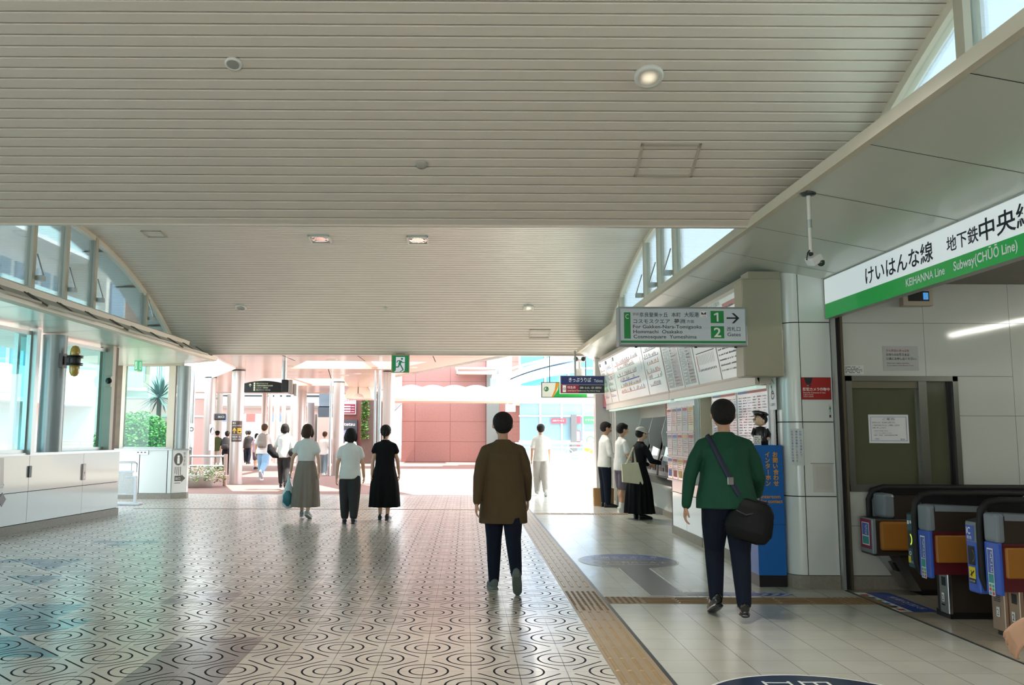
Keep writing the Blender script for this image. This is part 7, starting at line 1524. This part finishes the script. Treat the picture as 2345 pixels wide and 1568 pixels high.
person('person in white shirt and dark rolled trousers in the middle of the hall', -1.92, 14.6, 1.52, 4, legs=((8, 6), (-9, 12)), arms=((-8, 10, 14), (10, 10, 14)), top=C_WHT, sleeve=.5, bottom=C_DGY, wide=1.35, hem=.12, shoe=mat('black_shoe', '121214', .35), skin=SKIN_L, vox=.013, hair='bob')
person('woman in long black dress walking beside the person with rolled trousers', -1.40, 15.2, 1.58, -3, legs=((8, 6), (-9, 12)), arms=((-10, 8, 8), (10, 10, 10)), top=C_BLK, sleeve=.4, bottom=C_BLK, kind='skirt', hem=.12, wide=.72, skin=SKIN_L, vox=.013, hair='tail')
P = person('person in white top and black trousers with a bag and jacket at the hall mouth', -4.80, 23.2, 1.62, 2, legs=((9, 4), (-8, 14)), arms=((6, 16, 40), (-8, 8, 10)), top=C_WHT, bottom=C_DGY, sleeve=1, hem=.14, wide=1.15, shoe=mat('black_shoe', '121214', .35), vox=.014, hair='bob', foot=(0, -30))
e = P['A']['L'][1]; q = MB(); q.mid(C_BLK); q.tube([(e.x-.14, e.y-.05, e.z+.08), (e.x-.1, e.y-.1, e.z-.08), (e.x+.02, e.y-.12, e.z-.2), (e.x+.14, e.y-.1, e.z-.26)], [.05, .1, .09, .03], None, 12); tag(voxel(q, 'b', .015, 2).build('folded_jacket'), 'black jacket hung over the left arm of the person at the hall mouth', 'jacket')
q = MB(); q.mid(C_DGY); w_ = P['A']['R'][2]; q.ball((w_.x+.03, w_.y-.05, w_.z+.12), (.14, .09, .12), None, 14, 10); tag(voxel(q, 'b', .015, 2).build('hand_bag'), 'dark round bag at the right side of the person at the hall mouth', 'bag')
P = person('young person in white T-shirt and pale jeans walking away under the canopy', -6.38, 27.7, 1.72, -4, legs=((10, 4), (-20, 38)), arms=((-14, 10, 30), (10, 10, 30)), top=C_WHT, sleeve=.75, bottom=C_DEN, wide=1.32, shoe=WSH, hair='short', hairm=HAIR_B, skin=SKIN_L, vox=.013, girth=1.05, top_loose=1.15, foot=(0, -55))
backpack(P, 'grey backpack on the person in pale jeans', cloth('grey_pack', '8f8880', .8), .30, .46, .17)
P = person('person in black shirt and black trousers behind the taxi sign column', -8.50, 31.2, 1.50, 0, legs=((7, 4), (-6, 8)), arms=((-6, 10, 8), (8, 8, 10)), top=C_BLK, sleeve=.6, bottom=C_BLK, wide=1.1, vox=.014)
backpack(P, 'black square backpack on the person behind the taxi sign column', C_DGY, .30, .44, .15)
person('person in olive shirt and pale trousers beyond the planter column', -10.3, 36.3, 1.52, 10, legs=((10, 4), (-10, 10)), arms=((-10, 8, 10), (20, 20, 110)), top=C_OLV, sleeve=.6, bottom=C_LGY, vox=.016, cap=C_BLK)
person('distant person with tied hair and a dark bag in the far walkway', -11.0, 44.0, 1.55, 0, top=C_LGY, sleeve=.6, bottom=C_NAVY, vox=.018, hair='tail')
person('small person in lilac top and shorts half hidden by the person in jeans', -8.6, 36.0, 1.42, -8, legs=((9, 4), (-10, 14)), top=cloth('lilac_cotton', 'b9a9b8', .85), sleeve=.5, bottom=C_PUR, kind='shorts', vox=.016, hair='bob', skin=SKIN_L)
person('distant person in dark clothes just right of the taxi sign', -10.4, 42.0, 1.55, 0, top=C_DGY, bottom=C_NAVY, vox=.018)
person('person in white blouse and grey blue trousers left of the wide column', -5.0, 31.0, 1.50, -6, legs=((10, 4), (-10, 14)), arms=((10, 8, 100), (-8, 8, 30)), top=C_WHT, sleeve=.8, bottom=C_TEAL, wide=1.2, shoe=WSH, vox=.015, hair='bun', hairm=HAIR_B)
P = person('person in loose white shirt and grey trousers under the maroon sign', -4.35, 33.0, 1.48, 4, top=C_WHT, sleeve=.7, bottom=C_LGY, wide=1.2, top_loose=1.25, shoe=WSH, vox=.015, hair='bob', hairm=HAIR_B)
q = MB(); q.mid(C_CRM); c_ = P['Wt']((-.14*1.48, .0, .12*1.48)); q.ball(c_, (.12, .09, .16), None, 14, 10); tag(voxel(q, 'b', .015, 1).build('shoulder_bag'), 'cream shoulder bag of the person under the maroon sign', 'bag')
person('person in white top and wide light grey trousers walking out of the hall', 1.80, 21.1, 1.62, 3, legs=((7, 3), (-7, 12)), arms=((-8, 10, 12), (8, 8, 12)), top=C_WHT, sleeve=.7, bottom=C_LGY, wide=1.45, shoe=WSH, vox=.014, foot=(0, -25))
# people at the ticket machines
P = person('man in white shirt and dark trousers at the farthest ticket machine', 2.84, 18.05, 1.68, -80, legs=((2, 2), (4, 4)), arms=((10, 8, 70), (10, 8, 60)), top=C_WHT, bottom=C_NAVY, wide=1.1, vox=.013, hpitch=-10)
t = thing('paper_bag', 'brown paper bag on the floor beside the man in dark trousers', 'bag', (2.86, 18.4, 0))
KR = mat('kraft_paper', 'b58a5a', .8, var=.06, vscale=9); q = MB(); q.add([(2.66, 18.30, 0), (3.06, 18.30, 0), (3.06, 18.46, 0), (2.66, 18.46, 0), (2.65, 18.29, .36), (3.07, 18.29, .36), (3.07, 18.47, .36), (2.65, 18.47, .36)], [(3, 2, 1, 0), (0, 1, 5, 4), (1, 2, 6, 5), (2, 3, 7, 6), (3, 0, 4, 7)], KR); q.build('bag_body', t)
for yy in (18.30, 18.46): q = MB(); q.tube([(2.76, yy, .35), (2.77, yy, .44), (2.86, yy, .47), (2.95, yy, .44), (2.96, yy, .35)], .006, M_PRINTW, 6); q.build('handle', t)
person('person in shorts and white socks standing at the ticket machines', 2.98, 16.9, 1.64, -75, legs=((3, 3), (-2, 2)), arms=((15, 8, 60), (10, 8, 50)), top=C_WHT, sleeve=.6, bottom=C_PUR, kind='shorts', shoe=WSH, socks=mat('white_sock', 'dcdcda', .8), vox=.012, hpitch=-8)
P = person('woman in black blouse and long black skirt buying a ticket', 3.04, 15.55, 1.56, -70, legs=((2, 2), (3, 3)), arms=((18, 10, 62), (26, 12, 60)), lean=6, top=C_BLK, bottom=C_BLK, kind='skirt', hem=.04, wide=.95, skin=SKIN_L, vox=.012, hpitch=-14, cap=mat('pale_cap', 'cfcac4', .8))
t = thing('tote_bag', 'cream canvas tote bag on the shoulder of the woman in black', 'bag', (2.86, 15.35, .6)); c_ = Vector((2.90, 15.38, .63))
q = MB(); q.mid(C_CRM); q.add([c_+Vector(v) for v in ((-.17, -.05, .02), (.19, -.07, -.02), (.19, .05, -.02), (-.17, .06, .02), (-.18, -.03, .33), (.10, -.05, .36), (.10, .03, .36), (-.18, .04, .33))], [(3, 2, 1, 0), (0, 1, 5, 4), (1, 2, 6, 5), (2, 3, 7, 6), (3, 0, 4, 7), (4, 5, 6, 7)], C_CRM); q.build('bag_body', t)
for dy in (-.04, .03): q = MB(); q.tube([c_+Vector((-.1, dy, .33)), c_+Vector((.04, dy+.03, .62)), c_+Vector((.06, dy, .36))], [(.014, .004)]*3, C_CRM, 6); q.build('handle', t)
w_ = P['A']['R'][2]; q = MB(); MM = Matrix.Translation(w_+Vector((.03, -.08, .06))) @ Matrix.Rotation(R(35), 4, 'Y') @ Matrix.Rotation(R(20), 4, 'X'); q.bbox(-.07, .07, -.012, .012, -.05, .05, mat('brown_wallet', '2b2220', .4), .006, 2, MM); tag(q.build('wallet'), 'dark wallet held up by the woman in black at the ticket machine', 'wallet')
# person leaving the picture at the lower right: only a white sleeve and fist show
person('person with white sleeve and clenched hand at the lower right corner', 2.10, 2.68, 1.68, 4, legs=((10, 4), (-10, 10)), arms=((-14, 14, 58, 1.7), (14, 8, 14)), top=C_WHT, bottom=C_NAVY, vox=.0065, top_loose=1.1, girth=1.05)
